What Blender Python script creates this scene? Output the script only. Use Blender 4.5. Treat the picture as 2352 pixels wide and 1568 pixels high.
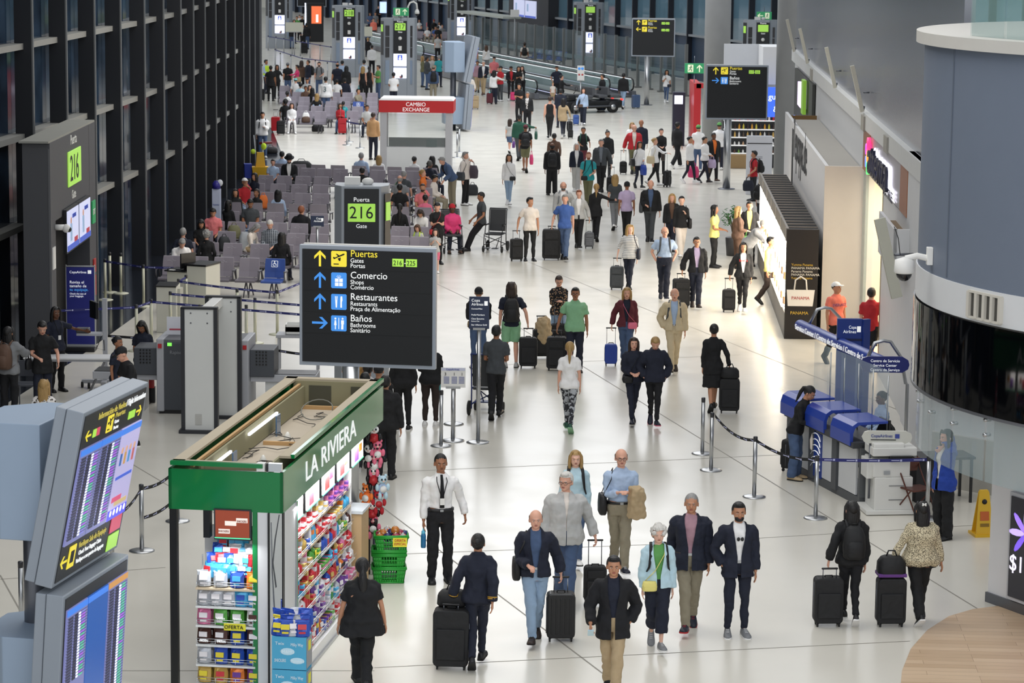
import bpy, math, random, colorsys
import numpy as np
from mathutils import Vector as V, Matrix as MX
from math import sin, cos, pi, radians as R
random.seed(7)
for o in list(bpy.data.objects): bpy.data.objects.remove(o)
SC = bpy.context.scene; COL = SC.collection
# ---------- camera: a long lens looking down the concourse from the mezzanine ----------
W_, H_, F_ = 2352, 1568, 6300.0
CH = 9.4; PITCH = math.atan(984 / F_); ROLL = .011
_r0 = V((1, 0, 0)); _u0 = V((0, sin(PITCH), cos(PITCH))); _f = V((0, cos(PITCH), -sin(PITCH)))
_r = _r0 * cos(ROLL) + _u0 * sin(ROLL); _u = -_r0 * sin(ROLL) + _u0 * cos(ROLL)
cam_d = bpy.data.cameras.new('camera'); cam = bpy.data.objects.new('camera', cam_d); COL.objects.link(cam)
cam.matrix_world = MX(((_r.x, _u.x, -_f.x, 0), (_r.y, _u.y, -_f.y, 0), (_r.z, _u.z, -_f.z, CH), (0, 0, 0, 1)))
cam_d.sensor_width = 36; cam_d.lens = F_ / W_ * 36; cam_d.clip_start = .5; cam_d.clip_end = 900
cam_d.dof.use_dof = True; cam_d.dof.focus_distance = 43; cam_d.dof.aperture_fstop = 6.3
SC.camera = cam
# ---------- world: even overcast light falling through the high roof ----------
wd = bpy.data.worlds.new('world'); SC.world = wd; wd.use_nodes = True
bg = wd.node_tree.nodes['Background']; bg.inputs[0].default_value = (.93, .96, 1.0, 1); bg.inputs[1].default_value = .66
def area(name, loc, rot, sx, sy, power, col=(1, .97, .92)):
    l = bpy.data.lights.new(name, 'AREA'); l.shape = 'RECTANGLE'; l.size = sx; l.size_y = sy; l.energy = power; l.color = col
    o = bpy.data.objects.new(name, l); o.location = loc; o.rotation_euler = rot; COL.objects.link(o); return o
area('roof_light_near', (-1, 38, 15), (R(-14), 0, 0), 12, 9, 900)
area('roof_light_middle', (-1, 66, 15), (0, 0, 0), 12, 14, 1300)
area('roof_light_far', (-1, 110, 16), (0, 0, 0), 16, 30, 5200, (.95, .97, 1))
area('added_front_fill', (2, 12, 13), (R(62), 0, 0), 22, 8, 1500, (.93, .96, 1))  # soft fill lamp added behind the camera to brighten the people's fronts
vs = SC.view_settings; vs.view_transform = 'Standard'; vs.look = 'None'; vs.gamma = 1; vs.use_curve_mapping = False; vs.exposure = 0.08
# ---------- picture <-> place ----------
CO = V((0, 0, CH))
def ray(u, v): return _f + _r * ((u - W_ / 2) / F_) - _u * ((v - H_ / 2) / F_)
def at(u, v, z=0):                      # point of the horizontal plane at height z
    d = ray(u, v); return CO + d * ((z - CH) / d.z)
def atD(u, v, D):                       # point at distance D down the concourse
    d = ray(u, v); return CO + d * (D / d.y)
# ---------- materials ----------
_M = {}
def lin(h):
    h = h.lstrip('#'); o = []
    for i in (0, 2, 4):
        c = int(h[i:i + 2], 16) / 255; o.append(c / 12.92 if c <= .04045 else ((c + .055) / 1.055) ** 2.4)
    return (*o, 1)
def mat(h, r=.5, m=0, e=0, kind='', alpha=1, sc=30.):
    key = (h, r, m, e, kind, alpha, sc)
    if key in _M: return _M[key]
    ma = bpy.data.materials.new('m_' + (kind or 'plain') + '_' + h); ma.use_nodes = True
    nt = ma.node_tree; b = nt.nodes['Principled BSDF']; c = lin(h)
    b.inputs['Base Color'].default_value = c; b.inputs['Roughness'].default_value = r; b.inputs['Metallic'].default_value = m
    if e: b.inputs['Emission Color'].default_value = c; b.inputs['Emission Strength'].default_value = e
    if alpha < 1:
        b.inputs['Alpha'].default_value = alpha
    def N(t, **k):
        n = nt.nodes.new(t)
        for a, v in k.items(): setattr(n, a, v)
        return n
    if kind in ('cloth', 'skin', 'wear', 'hair') or not kind and not e and alpha == 1:
        tc = N('ShaderNodeTexCoord'); no = N('ShaderNodeTexNoise')
        s = {'cloth': 9, 'skin': 14, 'wear': 2.2, 'hair': 16, '': 3}[kind]; no.inputs['Scale'].default_value = s; no.inputs['Detail'].default_value = 3
        if kind == 'hair':
            mp = N('ShaderNodeMapping'); mp.inputs['Scale'].default_value = (4, 4, .5); nt.links.new(tc.outputs['Object'], mp.inputs[0]); nt.links.new(mp.outputs[0], no.inputs[0])
        else: nt.links.new(tc.outputs['Object'], no.inputs[0])
        amt = {'cloth': .10, 'skin': .05, 'wear': .10, 'hair': .35, '': .035}[kind]
        mx = N('ShaderNodeMix', data_type='RGBA'); mx.inputs[6].default_value = tuple(x * (1 - amt) for x in c[:3]) + (1,)
        mx.inputs[7].default_value = tuple(min(1, x * (1 + amt) + (.004 if kind in ('cloth', 'hair') else 0)) for x in c[:3]) + (1,)
        nt.links.new(no.outputs[0], mx.inputs[0]); nt.links.new(mx.outputs[2], b.inputs['Base Color'])
        if kind in ('cloth', 'hair'):
            bu = N('ShaderNodeBump'); bu.inputs['Strength'].default_value = .55 if kind == 'cloth' else .8; bu.inputs['Distance'].default_value = .03 if kind == 'cloth' else .012
            n2 = N('ShaderNodeTexNoise'); n2.inputs['Scale'].default_value = 5.5 if kind == 'cloth' else 16; n2.inputs['Detail'].default_value = 2; n2.inputs['Distortion'].default_value = .6
            nt.links.new((tc.outputs['Object'] if kind == 'cloth' else mp.outputs[0]), n2.inputs[0]); nt.links.new(n2.outputs[0], bu.inputs['Height']); nt.links.new(bu.outputs[0], b.inputs['Normal'])
        if kind == 'skin': b.inputs['Subsurface Weight'].default_value = .05; b.inputs['Subsurface Radius'].default_value = (.02, .008, .004)
    elif kind in ('floral', 'leopard', 'plaid', 'stripe', 'camo', 'dots', 'packs'):
        tc = N('ShaderNodeTexCoord'); mx = N('ShaderNodeMix', data_type='RGBA'); mx.inputs[6].default_value = c
        c2 = {'floral': 'c9a27c', 'leopard': '3b3126', 'plaid': '9aa0a8', 'stripe': '8f9399', 'camo': 'a9adb2', 'dots': '8a7d86', 'packs': 'f0efe8'}[kind]
        mx.inputs[7].default_value = lin(c2)
        rp = N('ShaderNodeValToRGB'); rp.color_ramp.interpolation = 'CONSTANT'
        if kind in ('plaid', 'stripe'):
            wv = N('ShaderNodeTexWave'); wv.bands_direction = 'Z'; wv.inputs['Scale'].default_value = sc / 4; nt.links.new(tc.outputs['Object'], wv.inputs[0]); src = wv.outputs[1]
            rp.color_ramp.elements[1].position = .6
            if kind == 'plaid':
                w2 = N('ShaderNodeTexWave'); w2.bands_direction = 'X'; w2.inputs['Scale'].default_value = sc / 5; nt.links.new(tc.outputs['Object'], w2.inputs[0])
                mm = N('ShaderNodeMath', operation='MAXIMUM'); nt.links.new(wv.outputs[1], mm.inputs[0]); nt.links.new(w2.outputs[1], mm.inputs[1]); src = mm.outputs[0]; rp.color_ramp.elements[1].position = .8
        else:
            no = N('ShaderNodeTexVoronoi' if kind != 'camo' else 'ShaderNodeTexNoise'); no.inputs['Scale'].default_value = sc
            nt.links.new(tc.outputs['Object'], no.inputs['Vector']); src = no.outputs[0]
            rp.color_ramp.elements[0].color = (1, 1, 1, 1); rp.color_ramp.elements[1].color = (0, 0, 0, 1); rp.color_ramp.elements[1].position = {'camo': .5, 'leopard': .42}.get(kind, .33)
            if kind in ('floral', 'leopard'): no.inputs['Randomness'].default_value = 1.0
        nt.links.new(src, rp.inputs[0]); nt.links.new(rp.outputs[0], mx.inputs[0]); nt.links.new(mx.outputs[2], b.inputs['Base Color'])
    _M[key] = ma; return ma
# colour names used for clothes and bags
CN = dict(black='101114', ink='0b0c12', navy='141a2c', charcoal='2b2d31', dgrey='3f4347', grey='7b7d80', lgrey='b4b4b2', silver='a9adb2', white='ecebea', cream='e3d9cf', blue='3c5c9e',
    royal='1c3f9c', lblue='a9bdd8', sky='b8d4df', denim='45597a', ldenim='8ea6c0', teal='2a9aa0', green='5c9a52', dgreen='1f5140', mint='83b48b', olive='6b6a4c', khaki='8f8773', tan='b09a78', beige='c9b897',
    brown='5a4234', dbrown='2f2420', maroon='5a1f2a', red='b3212b', pink='e0708a', hot='e0407a', salmon='d9777a', coral='f07f6a', orange='ea7a33', yellow='e6da80', gold='c99a2c', lilac='b9a8c8', purple='5b2e7a', mauve='a9848f', hiviz='c8e83a', aqua='7fd3d3', dots='4a3f4a', striped='2a2a34', camo='dddcd8')
def cl(n, kind='cloth', r=.85, sc=30.): return mat(CN.get(n, n), r=r, kind=kind, sc=sc)
SKIN = dict(a='d9a48c', b='bd8869', c='9c6a4d', d='6b4632', e='e0b29c')
def sk(c): return mat(SKIN[c], r=.55, kind='skin')
def hr(n): return mat({'k': '0e0c0c', 'b': '2f2018', 'm': '4f3624', 'o': 'a58552', 'r': '8a4f30', 'g': '8d8c8a', 'w': 'cfccc6', 'e': '55524f'}.get(n, n), r=.5, kind='hair')
STEEL = mat('b6b8ba', .28, .9); STEELD = mat('70737a', .35, .7); WHITE = mat('e6e5e1', .45); BLACK = mat('0c0d10', .4); RUB = mat('17181a', .7); ALU = mat('9aa0a6', .42, .35); ALUL = mat('b7babc', .42, .3)
# ---------- mesh builder ----------
class G:
    def __init__(s): s.v = []; s.f = []; s.m = []; s.mats = []; s.sm = []; s.M = None
    def mi(s, m):
        if m not in s.mats: s.mats.append(m)
        return s.mats.index(m)
    def add(s, vs, fs, m, sm=False):
        b = len(s.v); i = s.mi(m)
        for p in vs: s.v.append(tuple(s.M @ V(p)) if s.M is not None else tuple(p))
        for f in fs: s.f.append(tuple(b + k for k in f)); s.m.append(i); s.sm.append(sm)
        return s
    def box(s, c, d, m, rz=0, t=1.0, rx=0):        # centre, full size, taper of the top
        x, y, z = d[0] / 2, d[1] / 2, d[2] / 2; q = MX.Translation(V(c)) @ MX.Rotation(rz, 4, 'Z') @ MX.Rotation(rx, 4, 'X')
        vs = [q @ V((sx * x * (t if sz > 0 else 1), sy * y * (t if sz > 0 else 1), sz * z)) for sz in (-1, 1) for sy in (-1, 1) for sx in (-1, 1)]
        return s.add(vs, [(0, 2, 3, 1), (4, 5, 7, 6), (0, 1, 5, 4), (2, 6, 7, 3), (0, 4, 6, 2), (1, 3, 7, 5)], m)
    def loft(s, rings, m, cap=True, sm=True, closed=False):
        n = len(rings[0]); vs = [p for r in rings for p in r]; fs = []
        for k in range(len(rings) - 1 + (1 if closed else 0)):
            a = k * n; b = ((k + 1) % len(rings)) * n
            for j in range(n): fs.append((a + j, a + (j + 1) % n, b + (j + 1) % n, b + j))
        if cap and not closed: fs.append(tuple(range(n - 1, -1, -1))); fs.append(tuple((len(rings) - 1) * n + j for j in range(n)))
        return s.add(vs, fs, m, sm)
    def tube(s, pts, rad, m, n=10, cap=True, round_=False, flat=1.0, up=None):
        pts = [V(p) for p in pts]; k = len(pts)
        if not hasattr(rad, '__len__'): rad = [rad] * k
        rings = []; ref = None
        for i, p in enumerate(pts):
            t = (pts[min(i + 1, k - 1)] - pts[max(i - 1, 0)]).normalized()
            if ref is None:
                ref = V(up) if up else (V((0, 0, 1)) if abs(t.z) < .9 else V((0, 1, 0)))
            a = (ref - t * ref.dot(t)).normalized(); b = t.cross(a); ref = a
            rr = rad[i]
            def ring(pp, q): return [pp + (a * cos(2 * pi * j / n) * q * flat + b * sin(2 * pi * j / n) * q) for j in range(n)]
            if round_ and i == 0: rings += [ring(p - t * rr * .75, rr * .45), ring(p - t * rr * .4, rr * .85)]
            rings.append(ring(p, rr))
            if round_ and i == k - 1: rings += [ring(p + t * rr * .4, rr * .85), ring(p + t * rr * .75, rr * .45)]
        return s.loft(rings, m, cap)
    def cyl(s, p0, p1, r0, m, r1=None, n=16): return s.tube([p0, p1], [r0, r0 if r1 is None else r1], m, n)
    def ell(s, c, r, m, nu=12, nv=8, rot=None):
        c = V(c); q = rot or MX.Identity(3)
        if not hasattr(r, '__len__'): r = (r, r, r)
        vs = [c + q @ V((0, 0, -r[2]))]; fs = []
        for i in range(1, nv):
            th = pi * i / nv
            for j in range(nu): ph = 2 * pi * j / nu; vs.append(c + q @ V((r[0] * sin(th) * cos(ph), r[1] * sin(th) * sin(ph), -r[2] * cos(th))))
        vs.append(c + q @ V((0, 0, r[2]))); L = len(vs) - 1
        for j in range(nu): fs.append((0, 1 + (j + 1) % nu, 1 + j)); fs.append((L, L - nu + j, L - nu + (j + 1) % nu))
        for i in range(nv - 2):
            for j in range(nu): a = 1 + i * nu; b = a + nu; fs.append((a + j, a + (j + 1) % nu, b + (j + 1) % nu, b + j))
        return s.add(vs, fs, m, True)
    def prism(s, pts, y0, y1, m):               # polygon in x,z extruded along y (counter-clockwise seen from -y)
        n = len(pts); vs = [(x, y0, z) for x, z in pts] + [(x, y1, z) for x, z in pts]
        fs = [tuple(range(n)), tuple(range(2 * n - 1, n - 1, -1))] + [(i, i + n, (i + 1) % n + n, (i + 1) % n) for i in range(n)]
        return s.add(vs, fs, m)
    def slab(s, pts, z0, z1, m):                 # polygon in x,y extruded along z (counter-clockwise seen from above)
        n = len(pts); vs = [(p[0], p[1], z0) for p in pts] + [(p[0], p[1], z1) for p in pts]
        fs = [tuple(range(n - 1, -1, -1)), tuple(range(n, 2 * n))] + [(i, (i + 1) % n, (i + 1) % n + n, i + n) for i in range(n)]
        return s.add(vs, fs, m)
    def quad(s, a, b, c, d, m): return s.add([a, b, c, d], [(0, 1, 2, 3)], m)
    def rod(s, a, b, w, m): return s.tube([a, b], w, m, 6)
    def lathe(s, prof, m, n=20, c=(0, 0, 0)):
        return s.loft([[(c[0] + r * cos(2 * pi * j / n), c[1] + r * sin(2 * pi * j / n), c[2] + z) for j in range(n)] for r, z in prof], m)
    def mesh(s, name):
        me = bpy.data.meshes.new(name); me.from_pydata(s.v, [], s.f)
        for m in s.mats: me.materials.append(m)
        me.polygons.foreach_set('material_index', s.m); me.polygons.foreach_set('use_smooth', s.sm); me.update(); return me
    def obj(s, name, parent=None, loc=None, rz=0, bev=0):
        o = bpy.data.objects.new(name, s.mesh(name)); COL.objects.link(o)
        if parent is not None: o.parent = parent
        if loc is not None: o.location = loc
        if rz: o.rotation_euler = (0, 0, rz)
        if bev:
            b = o.modifiers.new('bevel', 'BEVEL'); b.width = bev; b.segments = 2; b.limit_method = 'ANGLE'
        return o
def tag(o, label=None, cat=None, group=None, kind=None):
    if label: o['label'] = label
    if cat: o['category'] = cat
    if group: o['group'] = group
    if kind: o['kind'] = kind
    return o
def thing(name, label, cat, loc=(0, 0, 0), rz=0, group=None):
    o = bpy.data.objects.new(name, None); o.empty_display_size = .2; COL.objects.link(o); o.location = loc; o.rotation_euler = (0, 0, rz)
    return tag(o, label, cat, group)
def copytree(o, parent=None):
    c = o.copy(); COL.objects.link(c)
    if parent is not None: c.parent = parent
    for ch in list(o.children): copytree(ch, c)
    return c
def struct(g, name, **k): return tag(g.obj(name, **k), kind='structure')
_FC = {}
def text(s, size, m, parent, loc, rz=0, rx=pi / 2, align='LEFT', name='lettering', ext=.003, sx=1.0, shear=0):
    cu = bpy.data.curves.new('t', 'FONT'); cu.body = s; cu.size = size; cu.align_x = align; cu.extrude = ext; cu.resolution_u = 3; cu.shear = shear
    t = bpy.data.objects.new('t', cu); me = bpy.data.meshes.new_from_object(t); bpy.data.objects.remove(t); bpy.data.curves.remove(cu)
    me.materials.clear(); me.materials.append(m)
    o = bpy.data.objects.new(name, me); COL.objects.link(o); o.parent = parent; o.location = loc; o.rotation_euler = (rx, 0, rz); o.scale = (sx, 1, 1); return o
JOBS = []
FOLD = bpy.data.textures.new('folds', 'CLOUDS'); FOLD.noise_scale = .10; FOLD.noise_depth = 1
def voxel_job(o, g, vox, smooth=3, post=None, fold=0): JOBS.append((o, g, vox, smooth, post, fold))
def flush():
    tmp = []
    for o, g, vox, sm, post, fold in JOBS:
        t = bpy.data.objects.new('t', g.mesh('t')); COL.objects.link(t)
        r = t.modifiers.new('r', 'REMESH'); r.mode = 'VOXEL'; r.voxel_size = vox; r.use_smooth_shade = True
        if fold: q = t.modifiers.new('d', 'DISPLACE'); q.texture = FOLD; q.strength = fold; q.mid_level = .42; q.texture_coords = 'LOCAL'
        if sm: q = t.modifiers.new('s', 'SMOOTH'); q.iterations = sm; q.factor = .5
        tmp.append(t)
    dg = bpy.context.evaluated_depsgraph_get(); dg.update()
    for (o, g, vox, sm, post, fold), t in zip(JOBS, tmp):
        me = bpy.data.meshes.new_from_object(t.evaluated_get(dg)); old = t.data
        if post: me = post(me) or me
        else:
            me.materials.clear()
            for m in g.mats: me.materials.append(m)
        me.name = o.name; o.data = me
    for t in tmp: d = t.data; bpy.data.objects.remove(t); bpy.data.meshes.remove(d)
    JOBS.clear()
def centers(me):
    n = len(me.polygons); a = np.empty(n * 3, np.float32); me.polygons.foreach_get('center', a); return a.reshape(n, 3)
def keep_faces(me, mask, mats, mi=None):
    nv = len(me.vertices); co = np.empty(nv * 3, np.float32); me.vertices.foreach_get('co', co); co = co.reshape(nv, 3)
    fs = [tuple(p.vertices) for p, k in zip(me.polygons, mask) if k]
    from collections import Counter
    ec = Counter(tuple(sorted((f[i], f[(i + 1) % len(f)]))) for f in fs for i in range(len(f))); nb = {}
    for (a, b), k in ec.items():
        if k == 1: nb.setdefault(a, []).append(b); nb.setdefault(b, []).append(a)
    for _ in range(10):
        new = {a: co[a] * .4 + sum(co[b] for b in l) / len(l) * .6 for a, l in nb.items()}
        for a, p in new.items(): co[a] = p
    n = bpy.data.meshes.new('k'); n.from_pydata(co.tolist(), [], fs)
    for m in mats: n.materials.append(m)
    n.polygons.foreach_set('use_smooth', [True] * len(fs))
    if mi is not None: n.polygons.foreach_set('material_index', [int(x) for x, k in zip(mi, mask) if k])
    n.update(); bpy.data.meshes.remove(me); return n
# ---------- people ----------
ARM = dict(D=(.05, -.03, -.53), F=(.03, -.22, -.48), B=(.05, .18, -.49), P=(-.11, -.27, -.20), K=(.02, -.05, -.45), H=(-.06, -.14, -.12), U=(.10, .24, -.44), S=(.16, .02, -.48),
    A=(-.08, -.25, -.32), C=(-.24, -.2, -.27), R=(0, -.46, -.18), O=(.40, -.2, -.15), M=(-.11, -.12, .10), E=(-.1, .2, -.38), L=(-.06, -.28, -.36), W=(.08, -.28, -.32), G=(.10, -.22, -.42), Q=(-.02, -.36, -.05))
def ik(S, T, a, b, pole):
    d = T - S; L = min(d.length, (a + b) * .995); n = d.normalized(); x = (a * a - b * b + L * L) / (2 * L); hh = math.sqrt(max(0, a * a - x * x))
    p = (pole - n * pole.dot(n)).normalized(); return S + n * x + p * hh, S + n * L
def ering(c, rx, ry, ax, ay, n=18, sq=.85):
    o = []
    for j in range(n):
        t = 2 * pi * j / n; a, b = cos(t), sin(t); a = math.copysign(abs(a) ** sq, a); b = math.copysign(abs(b) ** sq, b); o.append(c + ax * (a * rx) + ay * (b * ry))
    return o
NP = 0; SEATS = []
def snap(p, lim=.85):
    if not SEATS: return None
    s = min(SEATS, key=lambda q: (q.x - p.x) ** 2 * 1.6 + (q.y - p.y) ** 2)
    return s if abs(s.x - p.x) < .45 and abs(s.y - p.y) < lim else None
def P(u, v, h, yaw, who, rest, top, bot, hair='sk', skin='a', pose='st', arms='DD', shoes='black', bags='', w=1.0, fem=0, lean=0, nod=0, turn=0, ex='', hd=0, z=0, group=None, sd=None):
    """one person: feet (or, with hd, the crown) at picture point u,v; yaw 0 looks at the camera, 90 to picture right, 180 away"""
    global NP; NP += 1
    s = h / 1.75; child = h < 1.35; sit = pose.startswith('si')
    crown = h if not sit else (.46 + .83 * s)
    loc = at(u, v, z + crown) if hd else at(u, v, z); loc.z = z
    if pose == 'si':
        q_ = snap(loc); 
        if q_: loc = V((q_.x, q_.y, z))
    D = loc.y; near = D < 47; mid = D < 68
    vb, vc = (.0085, .012) if near else (.013, .016) if mid else (.018, .02) if D < 100 else (.026, .028)
    root = thing('person', (who + ' ' + rest).strip(), 'person', loc, R(yaw), group)
    S = MX.Scale(s, 4)
    pz = .93 if not sit else (.46 / s + .08)
    if sit and pose[-1] == 'g': pz = .2
    pel = V((0, 0, pz)); RL = MX.Rotation(R(lean), 3, 'X')
    T = lambda x, y, zz: pel + RL @ V((x, y, zz))       # torso frame
    ux = V((1, 0, 0)); uy = RL @ V((0, 1, 0))
    sw = (.158 if fem else .178) * (.8 + .2 * w)
    # legs ------------------------------------------------
    def dirv(a): return V((0, -sin(R(a)), -cos(R(a))))
    legs = []
    for i, sx in enumerate((1, -1)):
        hip = pel + V((sx * .088, 0, -.03)); fp = 0
        if sit: a1, a2 = (84, -3) if pose[-1] != 'g' else (100, -20); ox = sx * .05
        elif pose[0] == 'w':
            f = (pose[1] == '+') == (i == 0); a1, a2, fp = (21, 9, -6) if f else (-7, -34, 34); ox = -sx * .035
            if len(pose) > 2: a1, a2 = a1 * .6, a2 * .6; fp *= .6
        elif pose == 'le': a1, a2 = (38, 22) ; ox = 0
        else: a1, a2 = (2, -2) if i == 0 else (5, -6); ox = sx * .015
        k = hip + dirv(a1) * .43 + V((ox, 0, 0)); an = k + dirv(a2) * .41 + V((ox * .4, 0, 0)); legs.append([hip, k, an, fp, sx])
    if not sit:
        mz = min(min((an + MX.Rotation(R(fp), 3, 'X') @ V((0, -.19, -.075))).z, (an + MX.Rotation(R(fp), 3, 'X') @ V((0, .06, -.075))).z) for _, _, an, fp, _ in legs)
        dz = V((0, 0, -mz)); pel = pel + dz
        for L in legs: L[0] += dz; L[1] += dz; L[2] += dz
    elif pose[-1] != 'g':
        for L in legs: L[2] = V((L[2].x, L[2].y, .08))
    # arms ------------------------------------------------
    hands = []
    arml = []
    for i, sx in enumerate((1, -1)):
        o = ARM[arms[i]]; sh = T(sx * sw, .0, .44); tg = sh + V((sx * (o[0] + .2 * max(0, w - 1.1)), o[1], o[2]))
        if sit and arms[i] in 'DFB': tg = sh + V((sx * .06, -.1, -.48))
        pole = V((sx * .45, .8, -.35)) if arms[i] not in 'KE' else V((sx * .8, .7, 0))
        e, wr = ik(sh, tg, .285, .25, pole); arml.append((sh, e, wr, sx, arms[i]))
    armtaper = 1.0 if not fem else .86
    # head ------------------------------------------------
    nt = T(0, -.012, .572); HM = MX.Translation(nt) @ (RL.to_4x4() @ MX.Rotation(R(turn), 4, 'Z') @ MX.Rotation(R(nod - lean * .6), 4, 'X'))
    hs = 1.2 if child else 1.05
    HM = HM @ MX.Scale(hs, 4); hp = lambda x, y, zz: HM @ V((x, y, zz)); HR = (HM.to_3x3()).normalized() if False else HM.to_3x3()
    g = G(); g.M = S; SM = sk(skin)
    def trings(inf, z0, z1, neck=True, wf=1.0, belly=1.0, flare=0):
        prof = [(-.12, .135, .095), (-.06, .158, .108), (0, .163, .112), (.08, .148, .105), (.16, .138, .10), (.25, .146, .108), (.34, .160, .116), (.40, .165, .112), (.44, .157, .102), (.475, .128, .086), (.505, .09, .07), (.53, .068, .06), (.55, .058, .056)]
        if fem: prof = [(-.12, .145, .1), (-.06, .168, .115), (0, .168, .115), (.08, .145, .1), (.16, .124, .09), (.25, .132, .098), (.34, .146, .12), (.40, .149, .104), (.44, .14, .094), (.475, .112, .08), (.505, .08, .064), (.53, .06, .054), (.55, .052, .05)]
        rs = []
        for zz, rx, ry in prof:
            if zz < z0 - .035 or zz > z1 + .02: continue
            q = w if zz < .45 else 1; b = (1 + (w - 1) * 1.6) * belly if -.05 < zz < .3 else q
            rs.append((max(zz, z0), rx * q + inf + flare * max(0, .1 - zz) * .5, ry * b + inf + flare * max(0, .1 - zz) * .4))
        return [ering(T(0, -.01 if zz > .3 else -.012 * w, zz), rx, ry, ux, uy) for zz, rx, ry in rs]
    g.loft(trings(0, -.12, .56), SM)
    g.tube([T(0, 0, .5), T(0, -.008, .56), hp(0, .005, .06)], [.062, .054, .052], SM, 12)
    # skull, jaw, chin, nose, ears, neck
    g.ell(hp(0, .012, .125), (.081 * hs, .096 * hs, .098 * hs), SM, 16, 12, HM.to_3x3().normalized() if False else (MX.Rotation(R(lean), 3, 'X') @ MX.Rotation(R(turn), 3, 'Z') @ MX.Rotation(R(nod - lean * .6), 3, 'X')))
    FR = MX.Rotation(R(lean), 3, 'X') @ MX.Rotation(R(turn), 3, 'Z') @ MX.Rotation(R(nod - lean * .6), 3, 'X')
    g.ell(hp(0, -.028, .062), (.064 * hs, .062 * hs, .066 * hs), SM, 14, 10, FR); g.ell(hp(0, -.062, .02), (.034 * hs, .024 * hs, .022 * hs), SM, 8, 6, FR)
    g.ell(hp(0, -.055, .085), (.05 * hs, .032 * hs, .045 * hs), SM, 10, 8, FR)
    if D < 110:
        g.tube([hp(0, -.082, .108), hp(0, -.104, .074)], [.008, .0135], SM, 8, round_=True)
        for sx in (-1, 1): g.ell(hp(sx * .081, .012, .09), (.010, .02, .032), SM, 8, 6, FR)
        if near:
            g.ell(hp(0, -.088, .045), (.024, .010, .009), SM, 8, 6, FR); g.ell(hp(0, -.083, .121), (.048, .014, .008), SM, 10, 6, FR)
            for sx in (-1, 1): g.ell(hp(sx * .013, -.094, .072), (.009, .010, .007), SM, 6, 5, FR)
    # arms & hands
    for sh, e, wr, sx, code in arml:
        k = armtaper * (.85 + .15 * w)
        g.tube([sh + V((-sx * .07, 0, .02)), sh, sh.lerp(e, .5), e, e.lerp(wr, .35), wr], [.04 * k, .05 * k, .043 * k, .036 * k, .036 * k, .024 * k], SM, 12, round_=True)
        d = (wr - e).normalized(); d2 = d if code not in 'USG' else (d + V((0, 0, -.6))).normalized()
        side = V((0, -1, 0)) if abs(d2.z) > .6 else V((0, 0, 1)); n = d2.cross(side).normalized(); side = n.cross(d2).normalized()      # side: towards the thumb
        inw = n if n.x * sx < 0 else -n                                                                  # palm normal, towards the body
        if code in 'PALCQR': inw = V((0, .3, -1)) if abs(d2.z) < .6 else V((-sx, 0, 0)); side = V((-sx, 0, 0)); inw = (inw - d2 * inw.dot(d2)).normalized(); side = (side - d2 * side.dot(d2) - inw * side.dot(inw)).normalized()
        if code == 'K': hands.append((sh, wr, d2)); continue
        pc = wr + d2 * .085
        g.tube([wr - d2 * .01, wr + d2 * .03, pc], [.026, .037, .040], SM, 10, flat=.42, up=inw) if mid or 1 else 0
        curl = .55 if code in 'DFBOE' else 1.15
        if near or mid:
            for q, ln in ((-.028, .062), (-.0095, .072), (.0095, .078), (.028, .070)):
                b = pc + side * q * .95 - d2 * .006; p1 = b + (d2 * cos(.25 * curl) + inw * sin(.25 * curl)) * ln * .45; p2 = p1 + (d2 * cos(.9 * curl) + inw * sin(.9 * curl)) * ln * .33; p3 = p2 + (d2 * cos(1.4 * curl) + inw * sin(1.4 * curl)) * ln * .26
                g.tube([b, p1, p2, p3], [.0098, .0092, .0085, .0072], SM, 7, round_=True)
        else:
            g.tube([pc, pc + d2 * .045 + inw * .008, pc + d2 * .07 + inw * .03], [.038, .034, .026], SM, 8, flat=.42, up=inw, round_=True)
        tb = wr + d2 * .03 + side * .028; t1 = tb + (side * .75 + d2 * .8 + inw * .25).normalized() * .036; t2 = t1 + (side * .1 + d2 * 1 + inw * .5).normalized() * .03
        g.tube([tb, t1, t2], [.0125, .011, .009], SM, 7, round_=True)
        hands.append((sh, pc, d2))
    bare = bot[0] in 'skd' or 'leg' in ex
    if near or bare:
        for hip, k, an, fp, sx in legs:
            if near or bare: g.tube([hip + V((0, 0, .05)), hip.lerp(k, .4), k, k.lerp(an, .3), an], [x_ * (1 if bare else .78) for x_ in (.075, .07, .05, .052, .032)], SM, 12, round_=True)
    b = bpy.data.objects.new('body', bpy.data.meshes.new('body')); COL.objects.link(b); b.parent = root; voxel_job(b, g, vb, 2 if near else 1)
    def cloth(name, gg, m, vox=vc, sm=4, cut=None):
        o = bpy.data.objects.new(name, bpy.data.meshes.new(name)); COL.objects.link(o); o.parent = root
        def post(me):
            me.materials.clear(); me.materials.append(m)
            if cut:
                c = centers(me) / s; me2 = keep_faces(me, ~cut(c), [m]); return me2
        voxel_job(o, gg, vox, sm, post, .038 if D < 75 else 0); return o
    def mesh_part(name, gg, parent=root): return gg.obj(name, parent)
    # bottoms ---------------------------------------------
    kind, col = bot.split(':')[:2]; bm = cl(col) if col != 'camo' else mat('2c2d33', .8, kind='camo', sc=16.)
    q = G(); q.M = S; nm = {'p': 'trousers', 'w': 'trousers', 's': 'shorts', 'k': 'skirt', 'd': 'dress', 'n': 'trousers'}[kind[0]]
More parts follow.
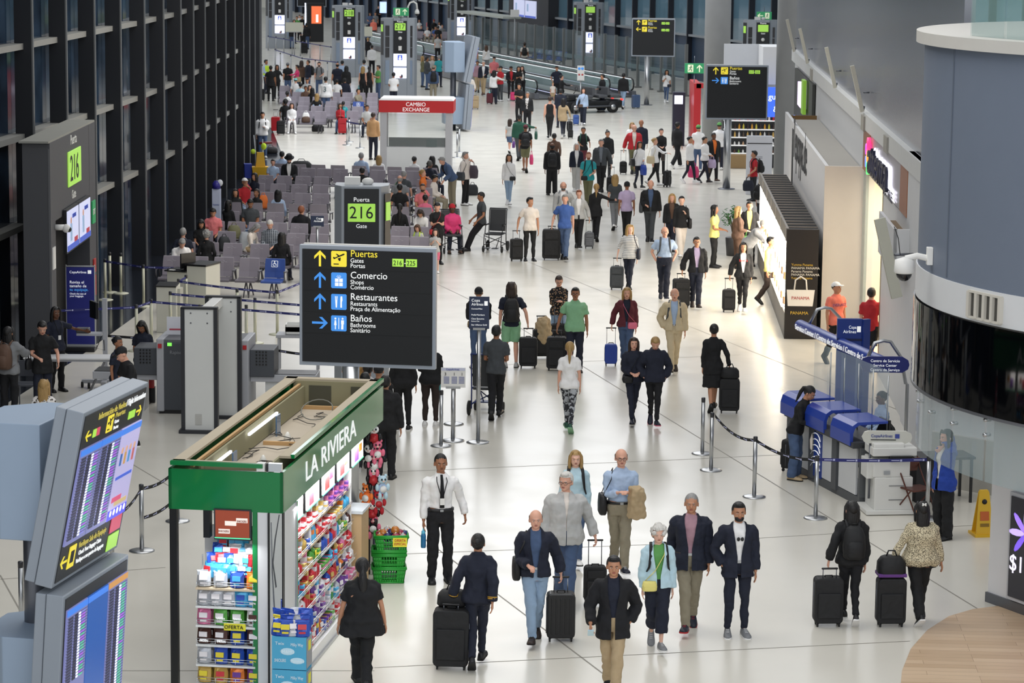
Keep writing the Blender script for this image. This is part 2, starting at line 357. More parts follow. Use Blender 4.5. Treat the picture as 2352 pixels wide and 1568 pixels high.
    if kind[0] in 'pwsn':
        q.loft(trings(.014, -.12, .075), bm); 
        r1, r2, r3 = {'p': (.098, .072, .058), 'w': (.102, .088, .085), 's': (.105, .098, .095), 'n': (.094, .06, .043)}[kind[0]]
        kk = .9 + .1 * w if w <= 1.15 else .75 + .25 * w
        for hip, k, an, fp, sx in legs:
            dn = (an - k).normalized()
            if kind[0] == 's': q.tube([hip + V((0, 0, .03)), hip.lerp(k, .5), hip.lerp(k, .9)], [r1 * kk, r2 * kk, r3 * kk], bm, 14)
            else:
                end = an + dn * (.02 if kind[0] != 'n' else -.03)
                if len(kind) > 1 and kind[1] == 'c': end = k.lerp(an, .62)
                q.tube([hip + V((0, 0, .03)), hip.lerp(k, .45), k, k.lerp(end, .5), end], [r1 * kk, (r1 + r2) / 2 * kk, r2 * kk, (r2 + r3) / 2 * kk, r3 * kk], bm, 14)
    else:
        hem = {'k': -.42, 'd': -.46}[kind[0]]; 
        if len(kind) > 1: hem = -.72
        fl = .16 if kind[0] == 'k' else .05
        rs = [ering(T(0, -.01, zz), .155 + (fem and .012) + f * fl, .118 + f * fl * .9, ux, uy) for zz, f in ((.08, -.0), (0, .12), (-.12, .25), (-.28, .6), (hem, 1))]
        q.loft(rs, bm)
    cloth(nm, q, bm)
    # tops ------------------------------------------------
    tp = top.split(':'); kt = tp[0]; def_h = -.10
    pat = dict(floral=('17181c', 'floral', 26.), leopard=('cfc3a4', 'leopard', 75.), plaid=('39414c', 'plaid', 30.), stripe=('dcdad6', 'stripe', 30.), camo=('dddcd8', 'camo', 9.), fleur=('e4e0dc', 'leopard', 26.))
    def cm(n): return mat(pat[n][0], .85, kind=pat[n][1], sc=pat[n][2]) if n in pat else cl(n)
    tucked = 'T' in kt; opened = kt[0] in 'jbco'; closed = kt[0] == 'J'
    def sleeves(q, m, inf, ln):
        for sh, e, wr, sx, code in arml:
            k = armtaper * (.85 + .15 * w); a = [sh + V((-sx * .075, 0, .024)), sh + V((-sx * .02, 0, .006)), sh + V((sx * .006, 0, -.02)), sh.lerp(e, .5), e]; r = [.03 * k + inf, .05 * k + inf, .053 * k + inf, .05 * k + inf, .043 * k + inf * .9]
            if ln == 's': a = a[:3] + [sh.lerp(e, .4), sh.lerp(e, .68)]; r = r[:3] + [.056 * k + inf, .056 * k + inf * 1.4]
            elif ln == 'l': a += [e.lerp(wr, .45), e.lerp(wr, .93)]; r += [.042 * k + inf, .032 * k + inf]
            elif ln == 'r': a += [e.lerp(wr, .3)]; r += [.045 * k + inf]
            q.tube(a, r, m, 12)
    if opened:
        im = cm(tp[2]) if len(tp) > 2 else WHITE
        q = G(); q.M = S; q.loft(trings(.012, .03 if 'T' in kt or kt[0] == 'b' else -.09, .545), im)
        if 'N' not in kt: q.tube([T(.055 * cos(t), -.005 + .055 * sin(t), .555 + .012 * sin(t)) for t in [2 * pi * k / 12 for k in range(13)]], .011, im, 6)
        cloth('shirt', q, im)
    m = cm(tp[1]); q = G(); q.M = S
    inf = {'t': .012, 'l': .014, 'v': .01, 'j': .034, 'b': .03, 'c': .026, 'o': .034, 'J': .034}[kt[0]]
    lo = {'t': -.1, 'l': -.1, 'v': -.06, 'j': -.08, 'b': -.15, 'c': -.12, 'o': -.42, 'J': -.09}[kt[0]]
    if tucked: lo = .05
    if 'X' in kt: lo = -.2
    ztop = {'v': .5}.get(kt[0], .535)
    q.loft(trings(inf, max(lo, -.14), ztop, flare=.25 if not tucked else 0), m)
    if lo < -.14: q.loft([ering(T(0, -.01, zz), r1 * w, r2 * w, ux, uy) for zz, r1, r2 in ((-.02, .18 + inf * .3, .13 + inf * .3), (lo, .195 + inf * .5, .15 + inf * .5))], m)
    sleeves(q, m, inf - .002, 's' if kt[0] == 't' or (kt[0] == 'v' and 0) else 'l' if kt[0] != 'v' and 'r' not in kt else 'r') if kt[0] != 'v' else None
    if kt[0] in 'Jj' or 'h' in kt: q.tube([T(.068 * cos(t), .0 + .068 * sin(t), .545 + .02 * sin(t)) for t in [2 * pi * k / 12 for k in range(13)]], .021, m, 6)
    elif kt[0] in 'tl' and 'p' in kt: q.tube([T(.06 * cos(t), -.004 + .06 * sin(t), .548 + .014 * sin(t)) for t in [2 * pi * k / 12 for k in range(13)]], .012, m, 6)
    cut = None
    if opened:
        gp = .075 if kt[0] != 'b' else .06
        if 'n' in kt: gp = .035
        RI = RL.inverted(); 
        def cut(c, RI=np.array(RI), pel=np.array(pel), gp=gp, vneck=kt[0] in 'bc', w=w):
            p = (c - pel) @ RI.T; f = gp * np.clip((p[:, 2] + .05) / .45, .35, 1.0) if not vneck else np.clip((p[:, 2] + (.02 if kt[0] == 'b' else -.2)) / .5, .03 if kt[0] == 'c' else .3, 1.0) * (gp + .02)
            return (p[:, 1] < -.03) & (p[:, 1] > -.19 - .14 * (w - 1) * 2) & (np.abs(p[:, 0]) < f) & (p[:, 2] < .6)
    nm = {'t': 't_shirt', 'l': 'shirt', 'v': 'vest_top', 'j': 'jacket', 'b': 'blazer', 'c': 'cardigan', 'o': 'coat', 'J': 'jacket'}[kt[0]]
    if kind[0] == 'd': nm = 'dress_top'
    cloth(nm, q, m, cut=cut, sm=4 if kt[0] in 'jJc' else 3, vox=vc if not cut else vc * .8)
    # shoes -----------------------------------------------
    sc_ = shoes.split(':'); c1 = cl(sc_[0], r=.5); c2 = cl(sc_[1], r=.6) if len(sc_) > 1 else mat('0e0e10', .7)
    for hip, k, an, fp, sx in legs:
        q = G(); F = MX.Translation(an) @ MX.Rotation(R(sx * 7), 4, 'Z') @ MX.Rotation(R(fp), 4, 'X') @ MX.Diagonal((1.12, 1.08, 1, 1)); q.M = S @ F; rs = []; so = []
        for t, ww, hh in ((.078, .022, .05), (.066, .033, .085), (.02, .038, .1), (-.03, .04, .085), (-.09, .046, .056), (-.14, .047, .044), (-.175, .038, .034), (-.196, .02, .02)):
            rs.append([V((ww * x, -t if 0 else t, -.062 + hh * zz)) for x, zz in ((-1, 0), (-1.02, .3), (-.85, .72), (-.4, 1), (.4, 1), (.85, .72), (1.02, .3), (1, 0))])
            so.append([V((x * (ww + .004), t, zz)) for x, zz in ((-1, -.078), (-1, -.058), (1, -.058), (1, -.078))])
        q.loft(rs, c1); q.loft(so, c2, sm=False)
        if near: 
            for j in range(4): q.rod((-.018, -.03 - j * .022, -.062 + .088 - j * .011), (.018, -.03 - j * .022, -.062 + .088 - j * .011), .003, c2)
        q.obj('shoe', root)
    # hair ------------------------------------------------
    st, hc = hair[0], hair[1:]; hm = hr(hc) if len(hc) == 1 else hr('b')
    q = G(); q.M = S @ HM
    def shell(r, zf, ztm, zback, thick=1.0, top=99, c=(0, .018, .128), mm=None):
        nu, nv = 22, 16; vs = {}; fs = []; L = []
        for i in range(nv + 1):
            th = pi * i / nv
            for j in range(nu): ph = 2 * pi * j / nu; L.append(V((c[0] + r[0] * sin(th) * cos(ph), c[1] + r[1] * sin(th) * sin(ph), c[2] + r[2] * cos(th))))
        for i in range(nv):
            for j in range(nu):
                f = (i * nu + j, (i + 1) * nu + j, (i + 1) * nu + (j + 1) % nu, i * nu + (j + 1) % nu); p = sum((L[k] for k in f), V()) / 4
                y = p.y
                lim = zf if y < -.05 else zf + (ztm - zf) * (y + .05) / .05 if y < 0 else ztm + (zback - ztm) * min(1, y / .06)
                if p.z > lim and p.z < top: fs.append(f)
        q.add(L, fs, mm or hm, True)
    hn = 'hair'
    if st in 'szlmpuct' and not (st == 'z'): shell((.088, .103, .104) if st not in 'c' else (.1, .115, .12), .165, .10, .035)
    if st == 'z': shell((.0835, .0985, .1005), .17, .10, .04)
    if st == 'b': shell((.087, .102, .1), .5, .09, .03, top=.15)
    if st == 's': q.ell((0, -.045, .2), (.055, .05, .026), hm, 12, 6)
    if st == 'c':
        rn = random.Random(NP)
        for k in range(26):
            a = rn.uniform(0, 2 * pi); e = rn.uniform(-.1, 1.4); p = V((cos(a) * cos(e) * .09, .02 + sin(a) * cos(e) * .1, .13 + sin(e) * .1))
            if p.y > -.06 or p.z > .18: q.ell(p, rn.uniform(.026, .038), hm, 7, 5)
    if st in 'lm':
        ln = .17 if st == 'm' else .36
        q.loft([ering(V((0, y, zz)), rx, ry, V((1, 0, 0)), V((0, 1, 0)), 14) for zz, rx, ry, y in ((.16, .07, .05, .05), (.09, .09, .055, .05), (.0, .094, .05, .058), (-ln * .45, .09, .045, .065), (-ln * .8, .075, .035, .07), (-ln, .045, .02, .072))], hm)
        for sx in (-1, 1): q.tube([(sx * .05, -.045, .205), (sx * .082, -.03, .14), (sx * .088, -.015, .05), (sx * .085, -.012, -.04 if st == 'm' else -.12), (sx * .08, -.01, -.07 if st == 'm' else -.2)], [.018, .024, .026, .024, .01], hm, 8, round_=True)
    if st == 'p': q.tube([(0, .1, .15), (0, .135, .12), (0, .14, .03), (0, .125, -.08), (0, .115, -.17)], [.025, .032, .033, .026, .008], hm, 10, round_=True)
    if st == 't': q.tube([(0, .1, .13), (0, .125, .02), (.0, .13, -.12), (0, .125, -.33)], [.03, .05, .055, .012], hm, 12, round_=True)
    if st == 'u': q.ell((0, .115, .14 if 'top' not in ex else .22), (.042, .036, .04), hm, 10, 8)
    if st == 'h':   # cap
        cm_ = cl(hc if hc in CN else 'black', r=.8); shell((.083, .101, .092), .15, .13, .08, mm=hr('k'), top=.2)
        qq = G(); qq.M = S @ HM; q2 = q; q = qq; shell((.089, .106, .1), .155, .14, .13, mm=cm_)
        qq.loft([[V((x * ww, y, .165 - abs(x) * .012 + zz)) for x, zz in ((-1, 0), (-.5, .006), (0, .008), (.5, .006), (1, 0), (.5, -.001), (0, .001), (-.5, -.001))] for y, ww in ((-.07, .075), (-.12, .07), (-.155, .05), (-.168, .02))], cm_)
        qq.obj('cap', root); q = q2
        if fem: q.tube([(0, .1, .12), (0, .13, .03), (0, .12, -.12)], [.03, .035, .012], hr('k'), 10, round_=True)
    if st == 'f':   # wide brimmed hat
        cm_ = cl('ink', r=.8); shell((.083, .101, .092), .15, .13, .03, mm=hr('k'), top=.2)
        qq = G(); qq.M = S @ HM; qq.lathe([(.155, .0), (.16, .008), (.1, .012), (.098, .03), (.092, .1), (.07, .125), (.0, .118)], cm_, 20, (0, .015, .165)); qq.obj('hat', root)
    if st == 'k':   # knitted beanie
        cm_ = cl(hc if hc in CN else 'red', r=.9); qq = G(); qq.M = S @ HM; q2 = q; q = qq; shell((.092, .108, .115), .13, .1, .08, mm=cm_); qq.obj('beanie', root); q = q2
    if q.f: q.obj(hn, root)
    if 'beard' in ex:
        q = G(); q.M = S @ HM; q.ell((0, -.045, .035), (.06, .052, .045), hm, 12, 8); q.obj('beard', root)
    facing = abs((yaw + turn + 180) % 360 - 180) < 115
    if mid and facing or D < 90 and facing:
        for sx in (-1, 1):
            q = G(); q.M = S @ HM; q.ell((sx * .031, -.0815, .1), (.0125, .008, .0052), mat('cfc6be', .4), 10, 8); q.ell((sx * .031, -.0865, .1), (.0052, .004, .0048), mat('20140f', .2), 8, 6)
            q.obj('eye', root)
        if mid:
            bc = hm if st not in 'hfk' else hr('b')
            for sx in (-1, 1): q = G(); q.M = S @ HM; q.tube([(sx * .014, -.096, .118), (sx * .032, -.094, .1235), (sx * .05, -.08, .118)], [.003, .004, .002], bc, 6); q.obj('eyebrow', root)
            q = G(); q.M = S @ HM; q.ell((0, -.0925, .0485), (.021, .009, .0035), mat('8f4a44' if skin in 'aeb' else '5c302a', .5), 10, 6); q.ell((0, -.0925, .0425), (.018, .009, .0042), mat('a9605a' if skin in 'aeb' else '6a3a32', .5), 10, 6); q.obj('lips', root)
    if 'glass' in ex:
        q = G(); q.M = S @ HM; gm = BLACK
        for sx in (-1, 1):
            q.tube([(sx * .032 + .024 * cos(t), -.105, .099 + .018 * sin(t)) for t in [2 * pi * k / 12 for k in range(13)]], .0022, gm, 5); q.rod((sx * .056, -.104, .104), (sx * .083, .01, .1), .002, gm)
        q.rod((-.009, -.105, .103), (.009, -.105, .103), .002, gm); q.obj('glasses', root)
    if 'tie' in ex:
        q = G(); q.M = S @ MX.Translation(pel); q.M = S
        q.tube([T(0, -.095, .54), T(0, -.15, .46), T(0, -.172, .3), T(0, -.158, .1)], [.016, .02, .026, .033], cl('ink'), 4, flat=.18, up=(0, -1, 0)); q.obj('necktie', root)
    if 'lany' in ex:
        q = G(); q.M = S
        for sx in (-1, 1): q.tube([T(sx * .055, -.02, .55), T(sx * .07, -.15, .46), T(sx * .01, -.18, .24)], .006, cl('ink'), 5)
        q.box(T(0, -.185 * w, .19), (.06, .006, .09), WHITE); q.obj('lanyard', root)
    if 'belt' in ex:
        q = G(); q.M = S; rr = [ering(T(0, -.012 * w, zz), .163 * w + .022, .112 * (1 + (w - 1) * 1.6) + .022, ux, uy) for zz in (.045, .075)]; q.loft(rr, cl('dbrown' if 'brown' in ex else 'ink', r=.4))
        q.box(T(0, -.012 * w - .112 * (1 + (w - 1) * 1.6) - .024, .06), (.045, .008, .032), STEEL); q.obj('belt', root)
    if 'stripes' in ex:
        for sh, e, wr, sx, code in arml:
            q = G(); q.M = S
            for k in (.72, .8):
                p = e.lerp(wr, k); dd = (wr - e).normalized(); q.tube([p - dd * .006, p + dd * .006], .066, cl('gold', r=.4), 12)
            q.obj('cuff_stripe', root)
    if 'vest' in ex:
        q = G(); q.M = S; q.loft(trings(.035, .0, .5), cl('hiviz')); cloth('safety_vest', q, cl('hiviz'))
    WM = MX.Translation(loc) @ MX.Rotation(R(yaw), 4, 'Z')
    Tw = lambda p: WM @ (S @ p)
    short = sd or who
    for bs in [x for x in bags.split(',') if x]:
        f = bs.split(); k = f[0]; hand = hands[0 if f[1] == 'L' else 1] if f[1] in 'LR' else None; c = f[2] if len(f) > 2 else 'black'; extra = f[3:] 
        cnm = c if c in CN else 'pale'
        if k == 'case':
            hh = float(extra[0]) if extra else .55; p = Tw(hand[1]); pz_ = p.z
            off = WM.to_3x3() @ V((0, .08, 0)); suitcase(p.x + off.x, p.y + off.y, z, R(yaw), c, hh, max(pz_ - z, hh + .12), extra[1] if len(extra) > 1 else 'soft', f'{LN(c)} rolling suitcase pulled by the {short}')
        elif k == 'bp': backpack(WM, S, T, sw, w, c, f'{LN(c)} backpack worn by the {short}', hd=extra)
        elif k == 'sb': shoulderbag(WM, S, T, sw, w, c, 1 if f[1] == 'L' else -1, f'{LN(c)} shoulder bag hanging beside the {short}', cross=False)
        elif k == 'cb': shoulderbag(WM, S, T, sw, w, c, 1 if f[1] == 'L' else -1, f'small {LN(c)} crossbody bag worn by the {short}', cross=True)
        elif k == 'tote': tote(Tw(hand[1]), R(yaw), c, float(extra[0]) if extra else .32, f'{LN(c)} bag held by the {short}')
        elif k == 'phone':
            t = thing('mobile_phone', f'{LN(c)} mobile phone in the hand of the {short}', 'phone', Tw(hand[1] + hand[2] * .05 + V((0, -.02, .02))), R(yaw)); q = G(); q.box((0, 0, 0), (.074, .012, .15), cl(c, r=.3), rx=R(50)); q.obj('phone_case', t, bev=.004)
            q = G(); q.box((0, -.004, .006), (.066, .004, .14), mat('6f9cc0', .15), rx=R(50)); q.obj('screen', t)
    return root, WM, S, T, hands
def LN(c): return dict(dgreen='dark green', lblue='light blue', dgrey='dark grey', lgrey='light grey', dbrown='dark brown', ink='black', hot='hot pink', ldenim='pale blue', hiviz='bright yellow', royal='royal blue').get(c, c)
def wheel(g, x, y, z, r, wd_=.02, rz=0, m=None):
    a = V((cos(rz), sin(rz), 0)) * wd_ / 2; g.cyl(V((x, y, z)) - a, V((x, y, z)) + a, r, m or RUB, n=12)
def suitcase(x, y, z, rz, c, h=.55, grip=.95, kind='soft', label='', lay=0):
    t = thing('suitcase', label, 'suitcase', (x, y, z), rz); w = h * .62; d = h * .36; m = cl(c, r=.7 if kind == 'soft' else .38) if c not in ('striped',) else mat('1c1c22', .7, kind='stripe', sc=60.)
    if kind == 'hard': m = mat(CN.get(c, c), .35)
    g = G(); n = 7; pts = []
    for sx, sz in ((1, -1), (1, 1), (-1, 1), (-1, -1)):
        r = .055
        for k in range(4):
            a = {(1, -1): -pi / 2, (1, 1): 0, (-1, 1): pi / 2, (-1, -1): pi}[(sx, sz)] + k * pi / 6; pts.append((sx * (w / 2 - r) + r * cos(a), .05 + h / 2 + sz * (h / 2 - r) + r * sin(a)))
    g.prism(pts, -d / 2, d / 2, m); sh_ = g.obj('shell', t, bev=.018)
    if kind == 'hard':
        g = G(); [g.box((k * w * .16, sy * (d / 2 + .001), .05 + h / 2), (.022, .012, h * .8), m) for k in (-2, -1, 0, 1, 2) for sy in (-1, 1)]; g.obj('ribs', sh_, bev=.004)
    else:
        for a_, b_ in (((0, -d / 2 - .012, .05 + h * .36), (w * .78, .03, h * .5)), ((0, d / 2 + .012, .05 + h * .4), (w * .8, .03, h * .55)), ((0, -d / 2 - .01, .05 + h * .78), (w * .74, .02, h * .22))): G().box(a_, b_, m).obj('pocket', sh_, bev=.012)
    g = G(); g.tube([(-w / 2 - .002, 0, .1), (-w / 2 - .002, 0, h - .02)], .006, STEELD, 6); g.tube([(w / 2 + .002, 0, .1), (w / 2 + .002, 0, h - .02)], .006, STEELD, 6); g.obj('zipper', sh_)
    for sx in (-1, 1):
        for sy in (-1, 1): g = G(); g.box((sx * w * .38, sy * d * .3, .055), (.035, .03, .03), BLACK); wheel(g, sx * w * .38, sy * d * .3, .027, .027); g.obj('wheel', t)
    g = G(); g.tube([(-.05, 0, .05 + h), (-.05, 0, .05 + h + .02), (.05, 0, .05 + h + .02), (.05, 0, .05 + h)], .009, BLACK, 8); g.obj('carry_handle', t)
    if grip:
        g = G(); yb = d * .28
        for sx in (-1, 1): g.tube([(sx * .09, yb, .05 + h), (sx * .09, yb, grip - .0)], .007, STEEL if kind == 'hard' or c != 'black' else STEELD, 6)
        g.tube([(-.1, yb, grip), (.1, yb, grip)], .014, BLACK, 8, round_=True); g.obj('telescopic_handle', t)
    return t
def backpack(WM, S, T, sw, w, c, label, hd=()):
    t = thing('backpack', label, 'backpack'); t.matrix_world = WM; m = cl(c, r=.7); g = G(); g.M = S; b = .108 * (1 + (w - 1) * 1.3) + .03
    rs = []
    for zz, rx, ry in ((.02, .10, .05), (.05, .145, .085), (.2, .155, .1), (.36, .145, .09), (.46, .11, .065), (.5, .06, .03)):
        rs.append([T(x * rx, b + .03 + y * ry + ry * .6, zz) for x, y in ((-1, -.8), (-1, .3), (-.75, .85), (-.3, 1), (.3, 1), (.75, .85), (1, .3), (1, -.8))])
    g.loft(rs, m); g.obj('main_pack', t)
    g = G(); g.M = S; rs = []
    for zz, rx, ry in ((.06, .09, .02), (.09, .115, .045), (.2, .12, .055), (.28, .1, .04), (.3, .06, .01)): rs.append([T(x * rx, b + .175 + y * ry, zz) for x, y in ((-1, -1), (-1, .2), (-.6, .9), (.6, .9), (1, .2), (1, -1))])
    g.loft(rs, m); g.obj('front_pocket', t)
    for sx in (-1, 1):
        g = G(); g.M = S; g.tube([T(sx * .08, b + .02, .45), T(sx * .095, .04, .555), T(sx * .105, -.06, .52), T(sx * .115, -.135 * w, .4), T(sx * .135, -.13 * w, .24), T(sx * .175 * w, -.02, .12), T(sx * .14, b + .02, .06)], [.026, .028, .028, .026, .018, .01, .01], m, 6, flat=.35, up=(0, .7, .7)); g.obj('shoulder_strap', t)
    g = G(); g.M = S; g.tube([T(-.03, b + .03, .49), T(-.03, b + .06, .53), T(.03, b + .06, .53), T(.03, b + .03, .49)], .007, m, 6); g.obj('top_handle', t)
def shoulderbag(WM, S, T, sw, w, c, sx, label, cross=False):
    t = thing('shoulder_bag', label, 'bag'); t.matrix_world = WM; m = cl(c, r=.55); g = G(); g.M = S
    zb = -.02 if cross else .02; x0 = sx * (.13 if cross else .245) * (.8 + .2 * w); y0 = -.17 * (.6 + .4 * w) if cross else .03; ww, hh, dd = (.1, .07, .035) if cross else (.055, .14, .15)
    rs = []
    for k, q in ((-1, .8), (-.8, 1), (0, 1.04), (.7, .95), (1, .85)): rs.append([T(x0 + x * ww * q, y0 + y * dd * q, zb + k * hh) for x, y in ((-1, -.6), (-.6, -1), (.6, -1), (1, -.6), (1, .6), (.6, 1), (-.6, 1), (-1, .6))])
    g.loft(rs, m); g.obj('bag_body', t)
    g = G(); g.M = S
    if cross: g.tube([T(x0 + sx * .06, y0 + .02, zb + hh), T(sx * .05, -.16 * w, .2), T(-sx * .07, -.15, .42), T(-sx * .1, -.02, .54), T(-sx * .06, .12 * w, .4), T(sx * .1, .15 * w, .1), T(sx * .2 * w, .03, .02)], .011, m, 5, flat=.5)
    else: g.tube([T(x0, y0 - .1, zb + hh), T(sx * .15, -.13, .4), T(sx * .12, -.03, .54), T(sx * .14, .1, .45), T(x0, y0 + .1, zb + hh)], .012, m, 5, flat=.5)
    g.obj('strap', t)
    if cross: g = G(); g.M = S; g.box(T(x0, y0 - dd * 1.02, zb + .02), (ww * 1.7, .006, hh * .7), m); g.obj('flap', t, bev=.003)
def tote(p, rz, c, h, label, w=None):
    t = thing('hand_bag', label, 'bag', (p.x, p.y, p.z), rz); m = cl(c, r=.6); w = w or h * .5; g = G(); top = -.14; rs = []
    for z, q in ((top - h, .85), (top - h * .9, 1), (top - h * .4, 1.05), (top, .8)): rs.append([V((x * h * .18 * q, y * w * q, z)) for x, y in ((-1, -.8), (-.6, -1), (.6, -1), (1, -.8), (1, .8), (.6, 1), (-.6, 1), (-1, .8))])
    g.loft(rs, m); g.obj('bag_body', t); g = G()
    for sx in (-1, 1): g.tube([(sx * .03, -w * .5, top - .01), (sx * .02, -w * .3, -.03), (0, 0, 0), (sx * .02, w * .3, -.03), (sx * .03, w * .5, top - .01)], .008, m, 6)
    g.obj('handles', t)
# ---------- the hall ----------
def nodemat(name, r=.5): 
    m = bpy.data.materials.new(name); m.use_nodes = True; m.node_tree.nodes['Principled BSDF'].inputs['Roughness'].default_value = r; return m, m.node_tree, m.node_tree.nodes['Principled BSDF']
fm, nt, b = nodemat('polished_terrazzo', .24)
tc = nt.nodes.new('ShaderNodeTexCoord'); no = nt.nodes.new('ShaderNodeTexNoise'); no.inputs['Scale'].default_value = .35; no.inputs['Detail'].default_value = 6; nt.links.new(tc.outputs['Object'], no.inputs[0])
rp = nt.nodes.new('ShaderNodeValToRGB'); rp.color_ramp.elements[0].color = lin('d8d4c9'); rp.color_ramp.elements[1].color = lin('dedacf'); rp.color_ramp.elements[0].position = .3; rp.color_ramp.elements[1].position = .7
nt.links.new(no.outputs[0], rp.inputs[0]); nt.links.new(rp.outputs[0], b.inputs['Base Color']); b.inputs['Specular IOR Level'].default_value = .45
n2 = nt.nodes.new('ShaderNodeTexNoise'); n2.inputs['Scale'].default_value = 1.2; nt.links.new(tc.outputs['Object'], n2.inputs[0]); mr = nt.nodes.new('ShaderNodeMapRange'); mr.inputs[3].default_value = .17; mr.inputs[4].default_value = .30; nt.links.new(n2.outputs[0], mr.inputs[0]); nt.links.new(mr.outputs[0], b.inputs['Roughness'])
g = G(); g.slab([(-34, 22), (34, 22), (34, 300), (-34, 300)], -.2, 0, fm); struct(g, 'floor')
JM = mat('8b877e', .6); g = G()
def joint(u0, v0, u1, v1, w=.012):
    a, b_ = at(u0, v0), at(u1, v1); d = (b_ - a).normalized(); n = V((-d.y, d.x, 0)) * w; z = V((0, 0, .0015)); g.quad(a - n + z, b_ - n + z, b_ + n + z, a + n + z, JM)
for q in ((660, 1000, 1420, 1573), (1020, 495, 1190, 592), (1190, 592, 2210, 1000), (1000, 650, 1125, 710), (1125, 710, 2290, 1425), (0, 1540, 860, 1540), (860, 1533, 2090, 1472), (0, 1330, 380, 1303), (900, 1273, 1500, 1250), (1500, 1250, 2255, 1205), (860, 1085, 1570, 1055), (1570, 1055, 2080, 1030), (1100, 840, 1700, 815), (1010, 620, 1120, 618), (0, 1320, 140, 1568), (260, 1040, 700, 1300)): joint(*q)
tag(g.obj('floor_joints'), kind='structure').name = 'trim_1'
# oak inlay, lower right
wm, nt, b = nodemat('oak_planks', .4); tc = nt.nodes.new('ShaderNodeTexCoord'); br = nt.nodes.new('ShaderNodeTexBrick'); mp = nt.nodes.new('ShaderNodeMapping'); mp.inputs['Rotation'].default_value = (0, 0, .06)
br.inputs['Scale'].default_value = 1; br.inputs['Brick Width'].default_value = 1.3; br.inputs['Row Height'].default_value = .17; br.inputs['Mortar Size'].default_value = .003; br.inputs['Color1'].default_value = lin('dcc0a0'); br.inputs['Color2'].default_value = lin('c9ab8a'); br.inputs['Mortar'].default_value = lin('a08468'); br.offset_frequency = 3
nt.links.new(tc.outputs['Object'], mp.inputs[0]); nt.links.new(mp.outputs[0], br.inputs[0]); wn = nt.nodes.new('ShaderNodeTexNoise'); wn.inputs['Scale'].default_value = 2; wn.inputs['Detail'].default_value = 8; m2 = nt.nodes.new('ShaderNodeMapping'); m2.inputs['Scale'].default_value = (1, 9, 1); nt.links.new(tc.outputs['Object'], m2.inputs[0]); nt.links.new(m2.outputs[0], wn.inputs[0])
mx = nt.nodes.new('ShaderNodeMix'); mx.data_type = 'RGBA'; mx.blend_type = 'MULTIPLY'; mx.inputs[0].default_value = .22; nt.links.new(br.outputs[0], mx.inputs[6]); nt.links.new(wn.outputs[0], mx.inputs[7]); nt.links.new(mx.outputs[2], b.inputs['Base Color'])
arc = [at(*p) for p in ((2066, 1600), (2072, 1540), (2092, 1490), (2130, 1447), (2180, 1415), (2235, 1399), (2290, 1392), (2352, 1392), (2440, 1400))]
g = G(); g.slab([(9.5, 30)] + [(p.x, p.y) for p in arc][::-1] + [(9.5, 37)] if 0 else [(p.x, p.y) for p in arc] [::1][::-1] + [(arc[0].x, 30), (9.5, 30), (9.5, 37)][0:0] + [(arc[0].x, 29), (10, 29), (10, arc[-1].y)], .0, .006, wm); struct(g, 'floor_inlay').name = 'floor_oak'
# ---- left curtain wall ----
WP = [(30, -13.2), (45, -11.6), (57, -10.5), (62, -10.15), (66.2, -9.93), (71.8, -9.62), (78, -9.44), (88, -9.48), (97, -9.53), (107, -9.85), (115, -10.6), (130, -13), (150, -18), (170, -25)]
def XW(D): return float(np.interp(D, [p[0] for p in WP], [p[1] for p in WP]))
FIN = mat('14171e', .5); FINE = mat('6d6f70', .4, .3); SILL = mat('8f8f8b', .6); GR = mat('20242c', .12)
gm, nt, b = nodemat('dusk_glazing', .08); tc = nt.nodes.new('ShaderNodeTexCoord'); no = nt.nodes.new('ShaderNodeTexNoise'); no.inputs['Scale'].default_value = .8; no.inputs['Detail'].default_value = 4; nt.links.new(tc.outputs['Object'], no.inputs[0])
rp = nt.nodes.new('ShaderNodeValToRGB'); rp.color_ramp.elements[0].color = lin('121d2b'); rp.color_ramp.elements[1].color = lin('35495f'); rp.color_ramp.elements[0].position = .35; rp.color_ramp.elements[1].position = .75; nt.links.new(no.outputs[0], rp.inputs[0]); nt.links.new(rp.outputs[0], b.inputs['Base Color']); b.inputs['Specular IOR Level'].default_value = .25
Ds = [59.1 + 3.13 * k for k in range(-6, 25)]; n = 1
for i, D in enumerate(Ds):
    a = V((XW(D), D, 0)); b2 = V((XW(D + 3.13), D + 3.13, 0)); t = (b2 - a).normalized(); nn = V((-t.y, t.x, 0)); an = math.atan2(t.y, t.x) - pi / 2
    g = G(); g.M = MX.Translation(a) @ MX.Rotation(an, 4, 'Z'); g.box((-.2, 0, 8), (.38, .10, 16), FIN); g.box((.0, 0, 8), (.03, .11, 16), FINE); struct(g, 'f').name = f'trim_{n + 1}'
    g = G(); g.M = MX.Translation(a) @ MX.Rotation(an, 4, 'Z'); L = (b2 - a).length; g.box((-.5, L / 2, 8), (.03, L - .02, 16), gm); struct(g, 'w').name = f'window_{n}'
    g = G(); g.M = MX.Translation(a) @ MX.Rotation(an, 4, 'Z')
    for z in (2.58, 4.52, 6.46, 8.4, 10.3, 12.2): g.box((-.34, L / 2, z), (.3, L - .1, .13), SILL)
    struct(g, 's').name = f'trim_{n + 101}'; n += 1
g = G(); pts = [(XW(D) + 1.3 * (1 if D < 100 else .6), D) for D in (40, 50, 57, 66, 72, 78, 88, 97, 107, 120)]; g.slab([(XW(40) - .6, 40)] + pts[0:1] + pts[1:] + [(XW(120) - .6, 120)] + [(XW(D) - .6, D) for D in (107, 97, 88, 78, 72, 66, 57, 50)], 0, .005, GR); struct(g, 'floor_strip').name = 'floor_granite_strip'
g = G(); g.box((-14.2, 75, 8), (.1, 100, 20), mat('0d1420', .8)); struct(g, 'outside').name = 'wall_outside_left'
